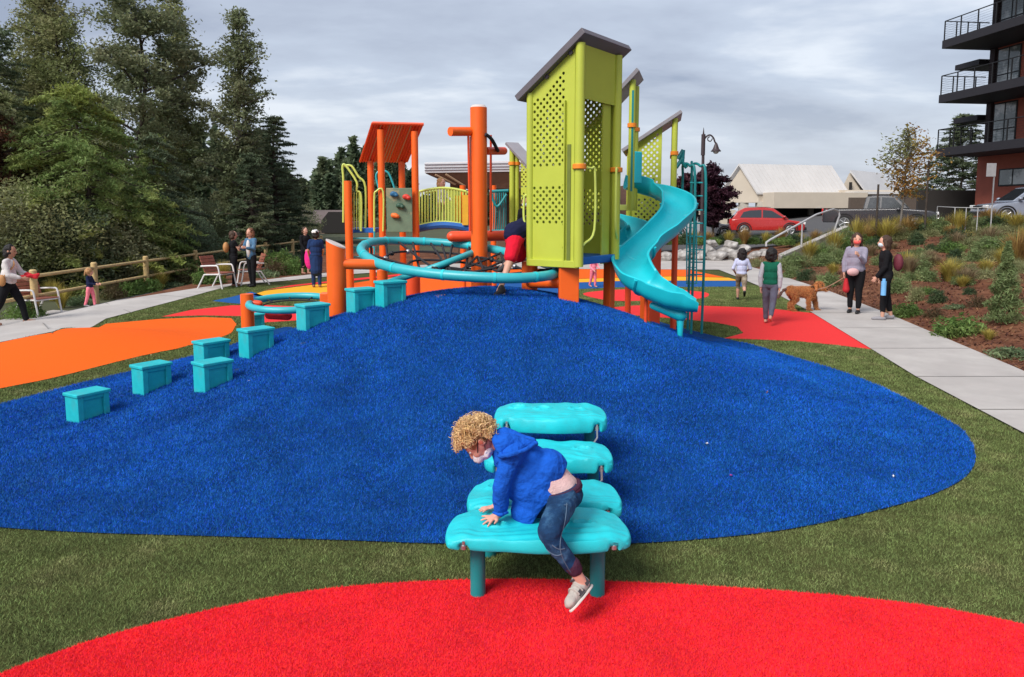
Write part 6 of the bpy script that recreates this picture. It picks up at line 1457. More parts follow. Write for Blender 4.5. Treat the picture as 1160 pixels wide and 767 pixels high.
# ================================================================ planted bank: each plant a thing
def grass_tuft(n, h, sp, w_, seed, arch=0.6):
    g = np.random.default_rng(seed); V = []; Fq = []; c = 0
    for i in range(n):
        a = g.random() * 6.28; l = h * (0.6 + 0.5 * g.random()); o_ = sp * g.random() ** 0.7; r0 = sp * 0.22 * g.random(); dx, dy = math.cos(a), math.sin(a); px_, py_ = -dy * w_, dx * w_
        for k in range(4):
            t = k / 3; r_ = r0 + o_ * t ** 1.6; z = l * (t - arch * 0.45 * t ** 3 * (o_ / sp)); ww = (1 - t) ** 0.7 + 0.08
            V += [(r_ * dx + px_ * ww, r_ * dy + py_ * ww, z), (r_ * dx - px_ * ww, r_ * dy - py_ * ww, z)]
            if k < 3: Fq.append((c, c + 1, c + 3, c + 2))
            c += 2
    return np.array(V), np.array(Fq)
def dome(n, h, r, leaf, seed, spikes=0):
    g = np.random.default_rng(seed); v = g.normal(size=(n, 3)); v /= np.linalg.norm(v, axis=1)[:, None]; v[:, 2] = np.abs(v[:, 2]); rad = g.random(n)[:, None] ** 0.4
    lump = np.array([1 + 0.45 * noise.noise(Vector(p) * 2.4 + Vector((seed, 0, 0))) for p in v.tolist()])[:, None]
    P = v * rad * lump * np.array([r, r, h]); V = leaf_quads(P, leaf, 0.3); Fq = np.arange(len(V)).reshape(-1, 4)
    if spikes:
        S, Fs = grass_tuft(spikes, h * 1.35, r * 1.25, 0.006, seed + 1, arch=0.1); Fs = Fs + len(V); V = np.concatenate([V, S]); Fq = np.concatenate([Fq, Fs])
    return V, Fq
P_lav = leafmat('lavender_foliage', (0.27, 0.285, 0.13), (0.36, 0.34, 0.18)); P_blue = leafmat('blue_green_foliage', (0.19, 0.25, 0.10), (0.27, 0.30, 0.13))
P_yel = leafmat('straw_yellow_grass', (0.46, 0.37, 0.09), (0.34, 0.34, 0.07)); P_gold = leafmat('golden_grass', (0.40, 0.25, 0.09), (0.30, 0.24, 0.08)); P_grn = leafmat('fresh_green_foliage', (0.12, 0.20, 0.05), (0.20, 0.26, 0.075))
P_dk = leafmat('dark_shrub_foliage', (0.06, 0.10, 0.045), (0.11, 0.14, 0.06)); P_tan = leafmat('dry_tan_grass', (0.30, 0.22, 0.13), (0.22, 0.20, 0.09)); P_pale = leafmat('pale_green_foliage', (0.12, 0.175, 0.085), (0.20, 0.24, 0.12))
P_brn = leafmat('brownish_foliage', (0.12, 0.085, 0.045), (0.09, 0.10, 0.035))
KN = {  # kind: (name, material, maker, words)
 'lav': ('lavender_bush', P_lav, lambda s: dome(1500, 0.34, 0.42, 0.035, s, 160), 'grey-green lavender mound with upright stalks'),
 'blu': ('blue_green_shrub', P_blue, lambda s: dome(2200, 0.42, 0.40, 0.038, s, 60), 'rounded blue-green shrub'),
 'yel': ('yellow_grass_tuft', P_yel, lambda s: grass_tuft(420, 0.70, 0.46, 0.010, s), 'arching straw-yellow grass tuft'),
 'gold': ('golden_grass_tuft', P_gold, lambda s: grass_tuft(520, 0.80, 0.50, 0.010, s), 'golden feathery grass tuft'),
 'grn': ('green_shrub', P_grn, lambda s: dome(1500, 0.34, 0.44, 0.045, s, 0), 'fresh green spreading shrub'),
 'dk': ('dark_shrub', P_dk, lambda s: dome(1700, 0.42, 0.36, 0.04, s, 40), 'dark green upright shrub'),
 'tan': ('dry_grass_tuft', P_tan, lambda s: grass_tuft(300, 0.50, 0.36, 0.009, s), 'dry tan grass tuft'),
 'pale': ('pale_groundcover', P_pale, lambda s: dome(900, 0.20, 0.50, 0.05, s, 0), 'low pale green leafy plant'),
 'brn': ('brownish_shrub', P_brn, lambda s: dome(800, 0.32, 0.34, 0.035, s, 30), 'thin brownish low shrub'),
 'spr': ('dwarf_spruce', P_blue, None, 'upright blue-green dwarf conifer')}
_pm = {}
def plant(kind, px, py, wpx, where=None, hs_=1.0, p=None, grp='plants on the mulch bank'):
    nm, m_, mk_, words = KN[kind]; v = rng.integers(0, 3); key = (kind, int(v))
    p = G(px, py) if p is None else p
    if key not in _pm:
        if kind == 'spr':
            g = np.random.default_rng(int(v) + 9); k = 4200; u = g.random(k) ** 0.75; a = g.random(k) * 6.28; r_ = 0.36 * u * (0.72 + 0.3 * np.sin(u * 30 + 2 * a)) * (0.45 + .55 * g.random(k)) + 0.02
            V = leaf_quads(np.column_stack([r_ * np.cos(a), r_ * np.sin(a), 0.95 * (1 - u) + 0.03]), 0.035, 0.25); Fq = np.arange(len(V)).reshape(-1, 4)
        else: V, Fq = mk_(int(v) * 13 + len(nm))
        me_o = npmesh(nm, V, Fq, m_); me = me_o.data; w0 = max(V[:, 0].max() - V[:, 0].min(), 0.1); bpy.data.objects.remove(me_o); _pm[key] = (me, w0)
    me, w0 = _pm[key]; o = bpy.data.objects.new(nm, me); col.objects.link(o); s_ = wpx / F * p.y / w0 * 1.45
    o.location = p - Vector((0, 0, 0.02)); o.scale = (s_, s_, s_ * hs_ * 0.92); o.rotation_euler = (0, 0, rng.random() * 6.28)
    if where is None:
        if 'rock wall' in grp: a_ = 'above the rock wall, ' + ('left' if px < 790 else 'middle' if px < 880 else 'right') + ' of the row'
        elif 'top of' in grp: a_ = 'at the top of the bank ' + ('under the pickup' if px < 1050 else 'along the pale railing' if px < 1110 else 'under the right edge car')
        else: a_ = ('low' if py > 318 else 'halfway up' if py > 284 else 'high') + ' on the bank, ' + ('left of the two women' if px < 955 else 'behind the two women' if px < 1022 else 'right of the women' if px < 1085 else 'toward the right edge')
        where = a_; g_ = grp; words = words.replace(' with upright stalks', '')
    else: g_ = None
    tag(o, words + ' ' + where, 'plant', g_); return o
PX = [('grn', 1086, 379, 44, 'nearest the pavement edge, low and wide', 1.2), ('spr', 1136, 366, 34, 'at the right edge of the photo', 1.5), ('pale', 1147, 403, 44, 'at the lower right corner of the bank', 1.0), ('yel', 1120, 385, 18, 'beneath the dwarf conifer', 1.0),
 ('grn', 1026, 358, 30, 'just right of the woman in black', 1.2), ('brn', 1058, 359, 26, 'between two green shrubs near the pavement', 1.0), ('lav', 1037, 341, 20, None, 2.2), ('dk', 1062, 343, 18, None, 1.5), ('pale', 1083, 349, 22, None, 1.2), ('blu', 1016, 331, 28, 'directly behind the woman in black', 1.2),
 ('yel', 1076, 319, 34, 'biggest and yellowest in the middle of the bank', 1.0), ('lav', 1097, 311, 24, None, 1.5), ('blu', 1034, 306, 38, 'low and wide above the woman in black', 0.8), ('dk', 1052, 313, 14, None, .8), ('dk', 1073, 285, 22, None, .8), ('dk', 1055, 284, 12, None, 1), ('dk', 1039, 277, 16, None, .7), ('brn', 1108, 347, 22, None, 1.2),
 ('yel', 1117, 310, 22, None, 1.0), ('yel', 1136, 303, 24, None, 1.2), ('gold', 1152, 300, 36, 'tall at the right edge of the photo', 1.3), ('blu', 1052, 264, 30, None, 1.2), ('yel', 1086, 265, 20, None, 1.7), ('dk', 1092, 262, 18, None, 1.8), ('gold', 1076, 268, 16, None, 1.0), ('lav', 1100, 281, 30, None, 1), ('blu', 1122, 286, 30, None, 1), ('lav', 1138, 279, 30, None, 1), ('lav', 1112, 270, 26, None, 1.1), ('lav', 1132, 265, 26, None, 1), ('lav', 1150, 273, 28, None, 1), ('blu', 1104, 296, 26, None, 1), ('lav', 1124, 296, 26, None, 1.2), ('lav', 1150, 262, 24, None, 1),
 ('tan', 1000, 263, 16, None, 1), ('yel', 990, 268, 18, None, 1.3), ('dk', 1018, 271, 12, None, .9), ('lav', 980, 262, 26, None, 1.3), ('tan', 1012, 282, 14, None, .8), ('pale', 1028, 288, 16, None, .8), ('pale', 1046, 291, 14, None, .8),
 ('blu', 929, 286, 30, 'rounded, beside the pale ramp wall', 1), ('blu', 933, 301, 24, None, 1), ('dk', 915, 317, 20, 'behind the dog', 1), ('blu', 938, 324, 26, 'behind the dog leash', 1.2), ('tan', 926, 322, 18, None, 1), ('blu', 890, 305, 24, 'right of the child in green', 1.3), ('blu', 897, 314, 22, None, 1), ('yel', 905, 292, 14, None, 1.5), ('lav', 858, 302, 22, 'between the two walking children', 1.1), ('blu', 950, 298, 24, None, 1.2), ('yel', 944, 311, 18, None, 1), ('lav', 968, 272, 22, None, 1), ('tan', 910, 304, 14, None, 1.1), ('dk', 1098, 333, 14, None, 1), ('tan', 986, 290, 20, None, 1), ('lav', 1145, 322, 26, None, 1.1), ('brn', 1148, 345, 28, None, 1), ('lav', 1086, 299, 18, None, 1), ('tan', 1060, 300, 16, None, 1), ('blu', 1000, 300, 22, None, 1), ('lav', 1012, 315, 20, None, 1), ('yel', 1090, 325, 18, None, 1), ('grn', 1050, 332, 18, None, 1), ('dk', 955, 285, 18, None, 1), ('lav', 940, 272, 20, None, 1)]
for kd, px, py, wpx, wh, hs_ in PX: plant(kd, px, py, wpx, wh, hs_)
g = np.random.default_rng(21)
for i in range(62):
    px = 965 + 200 * g.random(); py = 262 + 62 * g.random() ** 1.3; kd = ('lav', 'blu', 'yel', 'lav', 'grn', 'tan', 'dk', 'lav')[i % 8]
    if 955 < px < 1022 and py > 285: continue
    plant(kd, px, py, 16 + 14 * g.random() * (py - 200) / 100, None, 1.0 + .3 * g.random())
for i in range(11):
    t = (i + .5) / 11; p = A1.lerp(A2, t); p = Vector((p.x + 0.1, p.y - 0.7 - .3 * (i % 2), 0)); p.z = Hs(p.x, p.y)
    plant(('blu', 'lav', 'yel', 'grn')[i % 4], 580 + F * p.x / p.y, 300, 24, 'in front of the ramp wall, ' + ('low end', 'middle', 'high end')[min(2, int(t * 3))], 1.3 + .5 * t, p=p)
# rows of grasses above the rock wall and along the lot edge
for i in range(34):
    px = 700 + i * 8.2 + rng.random() * 4; d = 35.2 + rng.random() * 1.5; x = (px - CX) / F * d
    if px > 962: break
    plant(('yel', 'grn', 'gold', 'grn', 'dk')[i % 5], px, 0, 13 + 5 * rng.random(), None, 1.25, p=Vector((x, d, max(Hs(x, d), 0.75) - 0.1)), grp='grasses above the rock wall')
for i in range(22):
    px = 962 + i * 9 + rng.random() * 5; d = 33.0 + rng.random() * 2; x = (px - CX) / F * d
    plant(('lav', 'blu', 'gold', 'dk', 'yel')[i % 5], px, 0, 20 + 9 * rng.random(), None, 1.1, p=onG(x, d), grp='plants at the top of the bank')
# left bed
LB = [(28, 366 - 6), (70, 348), (90, 344), (128, 338), (146, 334), (165, 331), (182, 328), (196, 326), (208, 323), (222, 320), (236, 321), (252, 317), (300, 314), (312, 312), (326, 311), (338, 309), (60, 340), (110, 336), (176, 320), (204, 316), (318, 300), (300, 298), (330, 296)]
for i, (px, py) in enumerate(LB): plant(('grn', 'yel', 'pale', 'brn', 'grn')[i % 5], px, py, (34, 24, 28, 32, 26)[i % 5] * (1 if px < 150 else .9), ' in the mulch bed beside the left pavement' if False else None, 1.3, grp='plants in the bed along the left pavement')['label'] = KN[('grn', 'yel', 'pale', 'brn', 'grn')[i % 5]][3] + ' in the bed along the left pavement'
# bark chips and fallen leaves
g = np.random.default_rng(3); n = 26000; Y = 7 + 26 * g.random(n) ** 1.3; X = np.array([float(edge_x(y)) for y in Y]) + 0.05 + 12 * g.random(n) ** 1.2; k = X < Y * 0.74; X, Y = X[k], Y[k]
P = np.column_stack([X, Y, H(X, Y) + 0.02]); o = leaves_obj('bark_chips', leaf_quads(P, 0.035, 0.45, up=2), mat('bark_chip', (0.12, 0.05, 0.03), rough=0.95, var=0.3, scale=3, island=0.6), None); tag(o, 'reddish brown bark chips strewn over the planted bank', 'mulch', None, 'stuff')
for (px, py, c, lab) in ((869, 444, (0.30, 0.13, 0.09), 'small brown fallen leaf on the right of the blue mound'), (801, 502, (0.7, 0.7, 0.7), 'white speck of litter on the blue mound, left of two'), (1012, 539, (0.7, 0.7, 0.7), 'white speck of litter near the right edge of the blue mound'), (828, 538, (0.5, 0.05, 0.3), 'tiny magenta scrap on the blue mound'), (171, 402, (.7, .55, .3), 'pale fallen leaf on the edge of the orange mound'), (282, 431, (.6, .62, .7), 'pale fallen leaf below the middle stools'), (1036, 472, (0.65, 0.68, 0.7), 'pale scrap near the top right rim of the blue mound')):
    p = G(px, py, 0.03); V = leaf_quads(np.array([p[:]] * 2), 0.015 if px != 869 else 0.024, 0.7, up=2); o = leaves_obj('fallen_leaf', V, mat('leaf_%d' % px, c, rough=0.8), None); tag(o, lab, 'leaf')

# ================================================================ vehicles
m_glass = mat('car_glass', (0.02, 0.024, 0.028), rough=0.08, spec=0.8, coat=0.5); m_tyre = mat('tyre', (0.02, 0.02, 0.02), rough=0.9); m_rim = mat('alloy_rim', (0.42, 0.42, 0.43), rough=0.35, metal=0.7)
m_hl = mat('headlight', (0.75, 0.75, 0.75), rough=0.1, coat=0.6); m_chr = mat('chrome', (0.6, 0.6, 0.62), rough=0.2, metal=0.9)
def car(loc, yaw, label, paint, Ln=4.6, Wd=1.86, Ht=1.68, kind='suv', name='parked_car', cat='car'):
    """front faces local +x. Lofted side profile: lower body and a narrower glasshouse"""
    t = thing(name, loc, label, cat, 'cars in the parking lot'); base = Vector(loc); R = Matrix.Rotation(yaw, 3, 'Z')
    def P(x, y, z): return base + R @ Vector((x, y, z))
    h = Ln / 2
    if kind == 'pickup':
        low_ = [(-h, .55), (-h, 1.12), (-0.6, 1.14), (0.9, 1.16), (1.1, 1.16), (h - .45, 1.06), (h - .08, .98), (h, .80), (h - .02, .42), (-h + .05, .42)]
        top_ = [(-0.75, 1.14), (-0.62, 1.80), (-0.3, 1.87), (0.75, 1.86), (1.45, 1.16)]
        wins = [[(-0.55, 1.20), (-0.45, 1.74), (0.05, 1.77), (0.05, 1.20)], [(0.13, 1.20), (0.13, 1.77), (0.70, 1.74), (1.18, 1.20)]]; wx = (-h + 1.15, h - 1.0); wr = 0.41
    else:
        low_ = [(-h + .05, .40), (-h, .62), (-h + .04, .98), (-h + .5, 1.02), (0.6, 1.00), (1.0, .98), (h - .35, .86), (h - .05, .70), (h, .50), (h - .06, .30), (-h + .1, .30)]
        top_ = [(-h + .10, .98), (-h + .45, 1.45), (-h + .9, Ht - .02), (-0.2, Ht), (0.35, Ht - .06), (1.25, .97)]
        wins = [[(-h + .60, 1.08), (-h + .80, 1.42), (-h + 1.2, 1.52), (-0.35, 1.55), (-0.35, 1.08)], [(-0.27, 1.08), (-0.27, 1.55), (0.25, 1.50), (0.95, 1.06)]]; wx = (-h + .85, h - .88); wr = 0.35
    def loft(outl, widths, name_, m_, par, inset=0.0):
        b = MB(); st = []; n = len(outl)
        for y, sc_, dz in widths:
            cx = sum(o[0] for o in outl) / n; cz = sum(o[1] for o in outl) / n
            st += [P(cx + (x - cx) * sc_, y, cz + (z - cz) * (sc_ * 0.5 + 0.5) ) for x, z in outl]
        fs = [(k * n + i, k * n + (i + 1) % n, (k + 1) * n + (i + 1) % n, (k + 1) * n + i) for k in range(len(widths) - 1) for i in range(n)] + [tuple(range(n)), tuple(range((len(widths) - 1) * n, len(widths) * n))]
        b.add(st, fs); return b.build(name_, m_, par, smooth=True, bevel=0.03, seg=2)
    w2 = Wd / 2
    loft(low_, ((-w2, .93, 0), (-w2 + .05, .985, 0), (-w2 + .2, 1, 0), (w2 - .2, 1, 0), (w2 - .05, .985, 0), (w2, .93, 0)), 'body', paint, t)
    # glasshouse leaning inwards
    b = MB(); n = len(top_); rows = []
    zt_ = max(z for _, z in top_); zb_ = min(z for _, z in top_)
    for s_ in (-1, 1): rows += [P(x, s_ * (w2 - .06 - .17 * (z - zb_) / (zt_ - zb_)), z) for x, z in top_]
    b.add(rows, [tuple(range(n)), tuple(range(n, 2 * n))] + [(i, (i + 1) % n, n + (i + 1) % n, n + i) for i in range(n)]); b.build('cabin', paint, t, smooth=True, bevel=0.03)
    def onside(x, z, s_, e=0.012): return P(x, s_ * (w2 - .06 - .17 * max(0, z - zb_) / (zt_ - zb_) + e), z)
    for wn_ in wins:
        for s_ in (-1, 1):
            b = MB(); o_ = [onside(x, z, s_) for x, z in wn_]; i_ = [onside(x, z, s_, -0.02) for x, z in wn_]; k = len(o_); b.add(o_ + i_, [tuple(range(k)), tuple(range(k, 2 * k))] + [(j, (j + 1) % k, k + (j + 1) % k, k + j) for j in range(k)]); b.build('side_window', m_glass, t)
    fr = top_[-1]; fr2 = top_[-2]; rr_ = top_[0]; rr2 = top_[1]
    for a, c_, s_ in ((fr, fr2, 1), (rr_, rr2, -1)):
        dx, dz = c_[0] - a[0], c_[1] - a[1]; nx_, nz_ = (dz * s_ * (1 if s_ > 0 else 1), -dx * s_); l_ = math.hypot(nx_, nz_); nx_, nz_ = abs(nx_) / l_ * s_, abs(nz_) / l_
        pa, pb = (a[0] + dx * .1, a[1] + dz * .1), (a[0] + dx * .92, a[1] + dz * .92); o_ = []
        for (x, z), w_ in ((pa, w2 - .14), (pb, w2 - .28)): o_.append([(x + nx_ * .012, -w_, z + nz_ * .012), (x + nx_ * .012, w_, z + nz_ * .012)])
        q4 = [P(*o_[0][0]), P(*o_[0][1]), P(*o_[1][1]), P(*o_[1][0])]; MB().prism(q4, R @ Vector((-nx_, 0, -nz_)) * 0.03).build('windscreen' if s_ > 0 else 'rear_window', m_glass, t)
    for x in wx:
        for s_ in (-1, 1):
            wl = MB().cyl(P(x, s_ * (w2 - .21), wr), P(x, s_ * (w2 + .01), wr), wr, n=28).build('wheel', m_tyre, t, smooth=True, bevel=0.02)
            MB().cyl(P(x, s_ * (w2 - .01), wr), P(x, s_ * (w2 + .018), wr), wr * .66, wr * .6, n=24).build('rim', mat('dark_rim', (0.08, 0.08, 0.085), rough=0.5), wl, smooth=True)
            sp_ = MB()
            for k in range(5): a = k * 2 * PI / 5; sp_.cyl(P(x, s_ * (w2 + .022), wr), P(x + math.cos(a) * wr * .6, s_ * (w2 + .022), wr + math.sin(a) * wr * .6), 0.035, n=6)
            sp_.tube([P(x + math.cos(a) * wr * .64, s_ * (w2 + .02), wr + math.sin(a) * wr * .64) for a in [2 * PI * k / 24 for k in range(24)]], .022, n=6, closed=True); sp_.build('spokes', m_rim, wl, smooth=True)
            # wheel arch
            MB().tube([P(x + math.cos(a) * (wr + .07), s_ * (w2 + .004), wr + math.sin(a) * (wr + .07)) for a in [PI * k / 14 for k in range(15)]], .035, n=6).build('wheel_arch', m_blkp, t, smooth=True)
    zl_ = 0.92 if kind == 'pickup' else 0.74
    for s_ in (-1, 1):
        MB().box(P(h - .06, s_ * (w2 - .27), zl_), (0.14, 0.36, 0.16), rz=yaw).build('headlight', m_hl, t, bevel=0.03)
        MB().box(P(-h + .03, s_ * (w2 - .16), zl_ + .1), (0.10, 0.18, 0.32), rz=yaw).build('tail_light', mat('tail_red', (0.5, 0.01, 0.01), rough=0.2), t, bevel=0.02)
        MB().ell(P(0.95, s_ * (w2 + .08), 1.12), (0.10, 0.11, 0.08)).build('mirror', paint, t, smooth=True)
    MB().box(P(h - .01, 0, zl_ - .02), (0.06, Wd * .50, 0.26 if kind == 'pickup' else .16), rz=yaw).build('grille', m_blkp, t, bevel=0.01)
    MB().box(P(h - .0, 0, zl_ - .32), (0.14, Wd * .92, 0.20), rz=yaw).build('bumper', m_chr if kind == 'pickup' else m_blkp, t, bevel=0.04)
    if kind == 'pickup':
        MB().box(P(-h / 2 - .35, 0, 1.15), (h - .9, Wd * .86, 0.03), rz=yaw).build('bed_floor', m_blkp, t)
        MB().tube([P(h + .02, -.45, .92), P(h + .02, .45, .92), P(h + .02, .45, .76), P(h + .02, -.45, .76)], .02, n=6, closed=True).build('grille_frame', m_chr, t)
    else: MB().tube([P(-h + 1.0, -.62, Ht + .03), P(.2, -.62, Ht + .0)], .018, n=6).build('roof_rail', m_blkp, t); 
    return t
def paint(n, c): return mat(n, c, rough=0.25, var=0.03, coat=0.7, spec=0.5)
def lot(px, d, dz=0): x = (px - CX) / F * d; return Vector((x, d, Hs(x, d) + dz))
car(lot(866, 46), math.radians(-12), 'bright red compact suv parked in front of the beige building', paint('red_car_paint', (0.42, 0.015, 0.012)), Ht=1.70, Ln=4.4)
car(lot(994, 40.5), math.radians(-30), 'dark grey pickup truck with a chrome bumper behind the young tree', paint('dark_grey_paint', (0.035, 0.034, 0.040)), Ln=5.6, Wd=2.0, Ht=1.9, kind='pickup', cat='pickup truck', name='pickup_truck')
car(lot(1163, 36), math.radians(172), 'silver blue suv at the right edge by the brick building', paint('silver_blue_paint', (0.24, 0.27, 0.34)), Ln=4.7, Ht=1.72)
car(lot(793, 50), math.radians(-8), 'pale silver sedan half hidden behind the grasses by the street lamp', paint('pale_silver_paint', (0.42, 0.43, 0.46)), Ln=4.6, Ht=1.42)

# ================================================================ buildings
m_bge = mat('beige_siding', (0.54, 0.47, 0.385), rough=0.85, var=0.06, scale=1); m_wroof = mat('white_metal_roof', (0.60, 0.58, 0.57), rough=0.55, var=0.08, scale=0.6); m_dark = mat('dark_opening', (0.02, 0.018, 0.017), rough=0.9); m_trim = mat('pale_trim', (0.5, 0.46, 0.40), rough=0.7)
gb = thing('storage_building', W(880, 262, 65), 'beige building with a white ribbed metal gable roof behind the red suv', 'building')
D0 = 65; zr, ze, zg, zf = W(838, 187, D0).z, W(857, 217, D0).z, 0.6, W(850, 237, D0).z
gx0, gx1 = (823 - CX) / F * D0, (857 - CX) / F * D0; gm = (838.5 - CX) / F * D0
a_, e1_ = Vector((gx0, D0 + 1.2, 0)), Vector((gx1, D0, 0)); run_ = Vector((8.6, 2.3, 0))
mid_ = (a_ + e1_) / 2
def up3(p, z): return Vector((p.x, p.y, z))
MB().prism([up3(a_, zg + 2.4), up3(e1_, zg + 2.4), up3(e1_, ze), up3(mid_, zr - 0.1), up3(a_, ze)], run_).build('wall', m_bge, gb)
for pa_, pb_ in ((a_, mid_), (mid_, e1_)):
    za, zb2 = (ze - .25, zr) if pa_ is a_ else (zr, ze - .25); off_ = Vector((-0.35, -.1, 0)); o_ = (pa_ - mid_) * 0.12 if pa_ is a_ else Vector((0, 0, 0)); o2 = (pb_ - mid_) * 0.12 if pb_ is e1_ else Vector((0, 0, 0))
    MB().prism([up3(pa_ + o_ + off_, za), up3(pb_ + o2 + off_, zb2), up3(pb_ + o2 + off_, zb2 + .14), up3(pa_ + o_ + off_, za + .14)], run_ * 1.06).build('roof', m_wroof, gb)
rb_ = MB()
for k in range(22):
    t = k / 21; p = run_ * 1.06 * t + Vector((-0.35, -.1, 0)); rb_.tube([up3(mid_ + p, zr + .15), up3(e1_ + (e1_ - mid_) * .12 + p, ze - .25 + .15)], 0.035, n=4)
rb_.build('roof_ribs', m_wroof, gb)
for t in (0.0, 0.5, 1.0):
    p = a_.lerp(e1_, t) if t < 1 else e1_ ; MB().box(up3(p, zg + 1.2) + Vector((.3, .3, 0)), (0.7, 0.7, 2.6)).build('pillar', m_trim, gb)
MB().box(up3(e1_ + run_ * .5 + Vector((0, .8, 0)), zg + 1.2), (8.2, 0.1, 2.5), rz=math.atan2(run_.y, run_.x)).build('dark_doorway', m_dark, gb)
MB().box(up3(e1_ + run_ * .62 + Vector((0, .4, 0)), zg + 1.2), (0.4, 0.4, 2.5)).build('pillar', m_trim, gb)
MB().box(W(925, 227, 64) + Vector((0, 1, 0)), (8.5, 3, 1.35), rz=0.12).build('fascia_block', m_bge, gb, bevel=0.02)
MB().box(W(870, 235, 63.5), (9, 0.08, .12)).build('fascia_trim', m_trim, gb)
# left wing wall
MB().box(W(812, 252, 66), (3.2, .3, 2.2)).build('wall', m_bge, gb)
g2_ = thing('annex_building', W(980, 250, 70), 'smaller beige gabled building with a tiny window beyond the storage building', 'building')
p0, p1_, p2_ = W(952, 217, 70), W(961, 196, 70), W(975, 216, 70); zz_ = 0.8
MB().prism([up3(p0, zz_), up3(p2_, zz_), p2_, p1_ + Vector((0.1, 0, 0)), p0], Vector((5, 6, 0))).build('wall', m_bge, g2_)
MB().prism([p1_ + Vector((0, -.3, .1)), p2_ + Vector((.4, -.3, -.3)), p2_ + Vector((.4, -.3, -.12)), p1_ + Vector((0, -.3, .28))], Vector((6, 6, 0))).build('roof', m_wroof, g2_)
MB().box(W(963.5, 211, 69.7), (0.25, .1, .75)).build('window', m_dark, g2_)
MB().box(W(1006, 232, 68), (10, 2, 2.6), rz=.05).build('wall', m_bge, g2_)
MB().box(W(1010, 219, 67.8), (9.5, 3, .22), rz=.05).build('roof', m_wroof, g2_)
MB().box(W(1025, 238, 60), (9, .4, 2.0)).build('wall', mat('brown_wall', (0.10, 0.075, 0.06), rough=.9), g2_)
# pavilion
pv = thing('pavilion', W(540, 260, 34), 'cantilevered pavilion roof with white fascia and brown timber soffit behind the orange mast', 'pavilion')
m_wf = mat('white_fascia', (0.62, 0.62, 0.64), rough=0.5, var=0.04); m_sof = mat('brown_soffit', (0.16, 0.085, 0.055), rough=0.7, var=0.2, scale=4)
pa = [W(481, 184, 34), W(680, 180, 34), W(680, 193, 34), W(481, 196, 34)]
MB().prism(pa, (0, 7, 0)).build('fascia', m_wf, pv, bevel=0.02)
for y_ in (186.5, 190, 193): a = W(481, y_, 33.97); b = W(680, y_ - 3, 33.97); MB().tube([a, b], 0.022, n=4).build('fascia_seam', m_roofl, pv)
sf = MB(); sf.prism([W(482, 196.6, 34.05), W(680, 193.8, 34.05), W(680, 215, 34.6), W(530, 213, 34.6), ], (0, 6.6, 0)); sf.build('soffit', m_sof, pv)
for a, b in (((493, 198), (516, 209)), ((505, 197.5), (527, 211))): MB().cyl(W(*a, 33.98) + Vector((0, 0.02, 0)), W(*b, 34.4) , 0.05, n=6).build('soffit_beam', mat('light_timber', (0.36, 0.24, 0.15), rough=.7), pv)
for px in (515, 568, 640): p = W(px, 230, 36); MB().box((p.x, p.y, 1.9), (0.4, 0.4, 3.9)).build('column', m_sof, pv, bevel=0.02)
MB().box((W(640, 230, 37).x, 38, 1.7), (6.5, .3, 3.6)).build('back_wall', mat('brown_brick_wall', (0.12, 0.07, 0.055), rough=.9, var=.2), pv)
# far house behind the left wood
hs = thing('far_house', W(370, 262, 60), 'dark roofed house with a dark gable opening beyond the fence', 'house')
m_hr = mat('brown_grey_roof', (0.13, 0.10, 0.095), rough=.9, var=.2); m_hw = mat('house_wall', (0.22, 0.16, 0.13), rough=.9)
MB().prism([W(330, 265, 60), W(395, 265, 60), W(395, 252, 60), W(330, 252, 60)], (0, 6, 0)).build('wall', m_hw, hs)
MB().prism([W(322, 253, 59.5), W(398, 253, 59.5), W(392, 238, 63), W(330, 238, 63)], (0, .2, -.15)).build('roof', m_hr, hs)
MB().prism([W(364, 264, 59.2), W(392, 264, 59.2), W(392, 250, 59.2), W(384, 240, 59.2), W(372, 240, 59.2), W(364, 250, 59.2)], (0, 1.5, 0)).build('porch_opening', m_dark, hs)
hs2 = thing('far_house', W(160, 262, 58), 'beige house wall glimpsed between the trunks of the left wood', 'house')
MB().prism([W(125, 262, 58), W(200, 262, 58), W(200, 238, 58), W(125, 238, 58)], (0, 6, 0)).build('wall', m_bge, hs2); MB().prism([W(118, 239, 57.5), W(206, 239, 57.5), W(200, 226, 61), W(125, 226, 61)], (0, .2, -.15)).build('roof', m_hr, hs2)

# brick apartment block
ap = thing('apartment_building', (27, 43, 1.8), 'red brick apartment block with dark balconies at the right edge', 'building')
m_brk = mat('red_brick', (0.36, 0.10, 0.065), rough=0.85, var=0.14, scale=2, bump=0.2, bscale=20); m_bal = mat('dark_balcony', (0.018, 0.016, 0.020), rough=0.6); m_win = mat('window_glass', (0.16, 0.19, 0.19), rough=0.1, spec=0.8, var=0.5, scale=0.6, c2=(0.45, 0.48, 0.47), c2scale=0.5, c2at=(0.48, 0.55)); m_frm = mat('black_frame', (0.012, 0.012, 0.013), rough=0.5)
fdir = Vector((0.13, -0.99, 0)).normalized(); odir = Vector((-0.99, -0.13, 0)).normalized()     # along the facade toward us, outward
K0 = Vector(((1111 - CX) / F * 43, 43, 0))
def fp(s_, o_, z): return K0 + fdir * s_ + odir * o_ + Vector((0, 0, z))
zs = [W(1062, py, 43.3).z for py in (178, 118, 57, -3)]   # slab undersides
Mx = Matrix((fdir, odir, Vector((0, 0, 1)))).transposed()
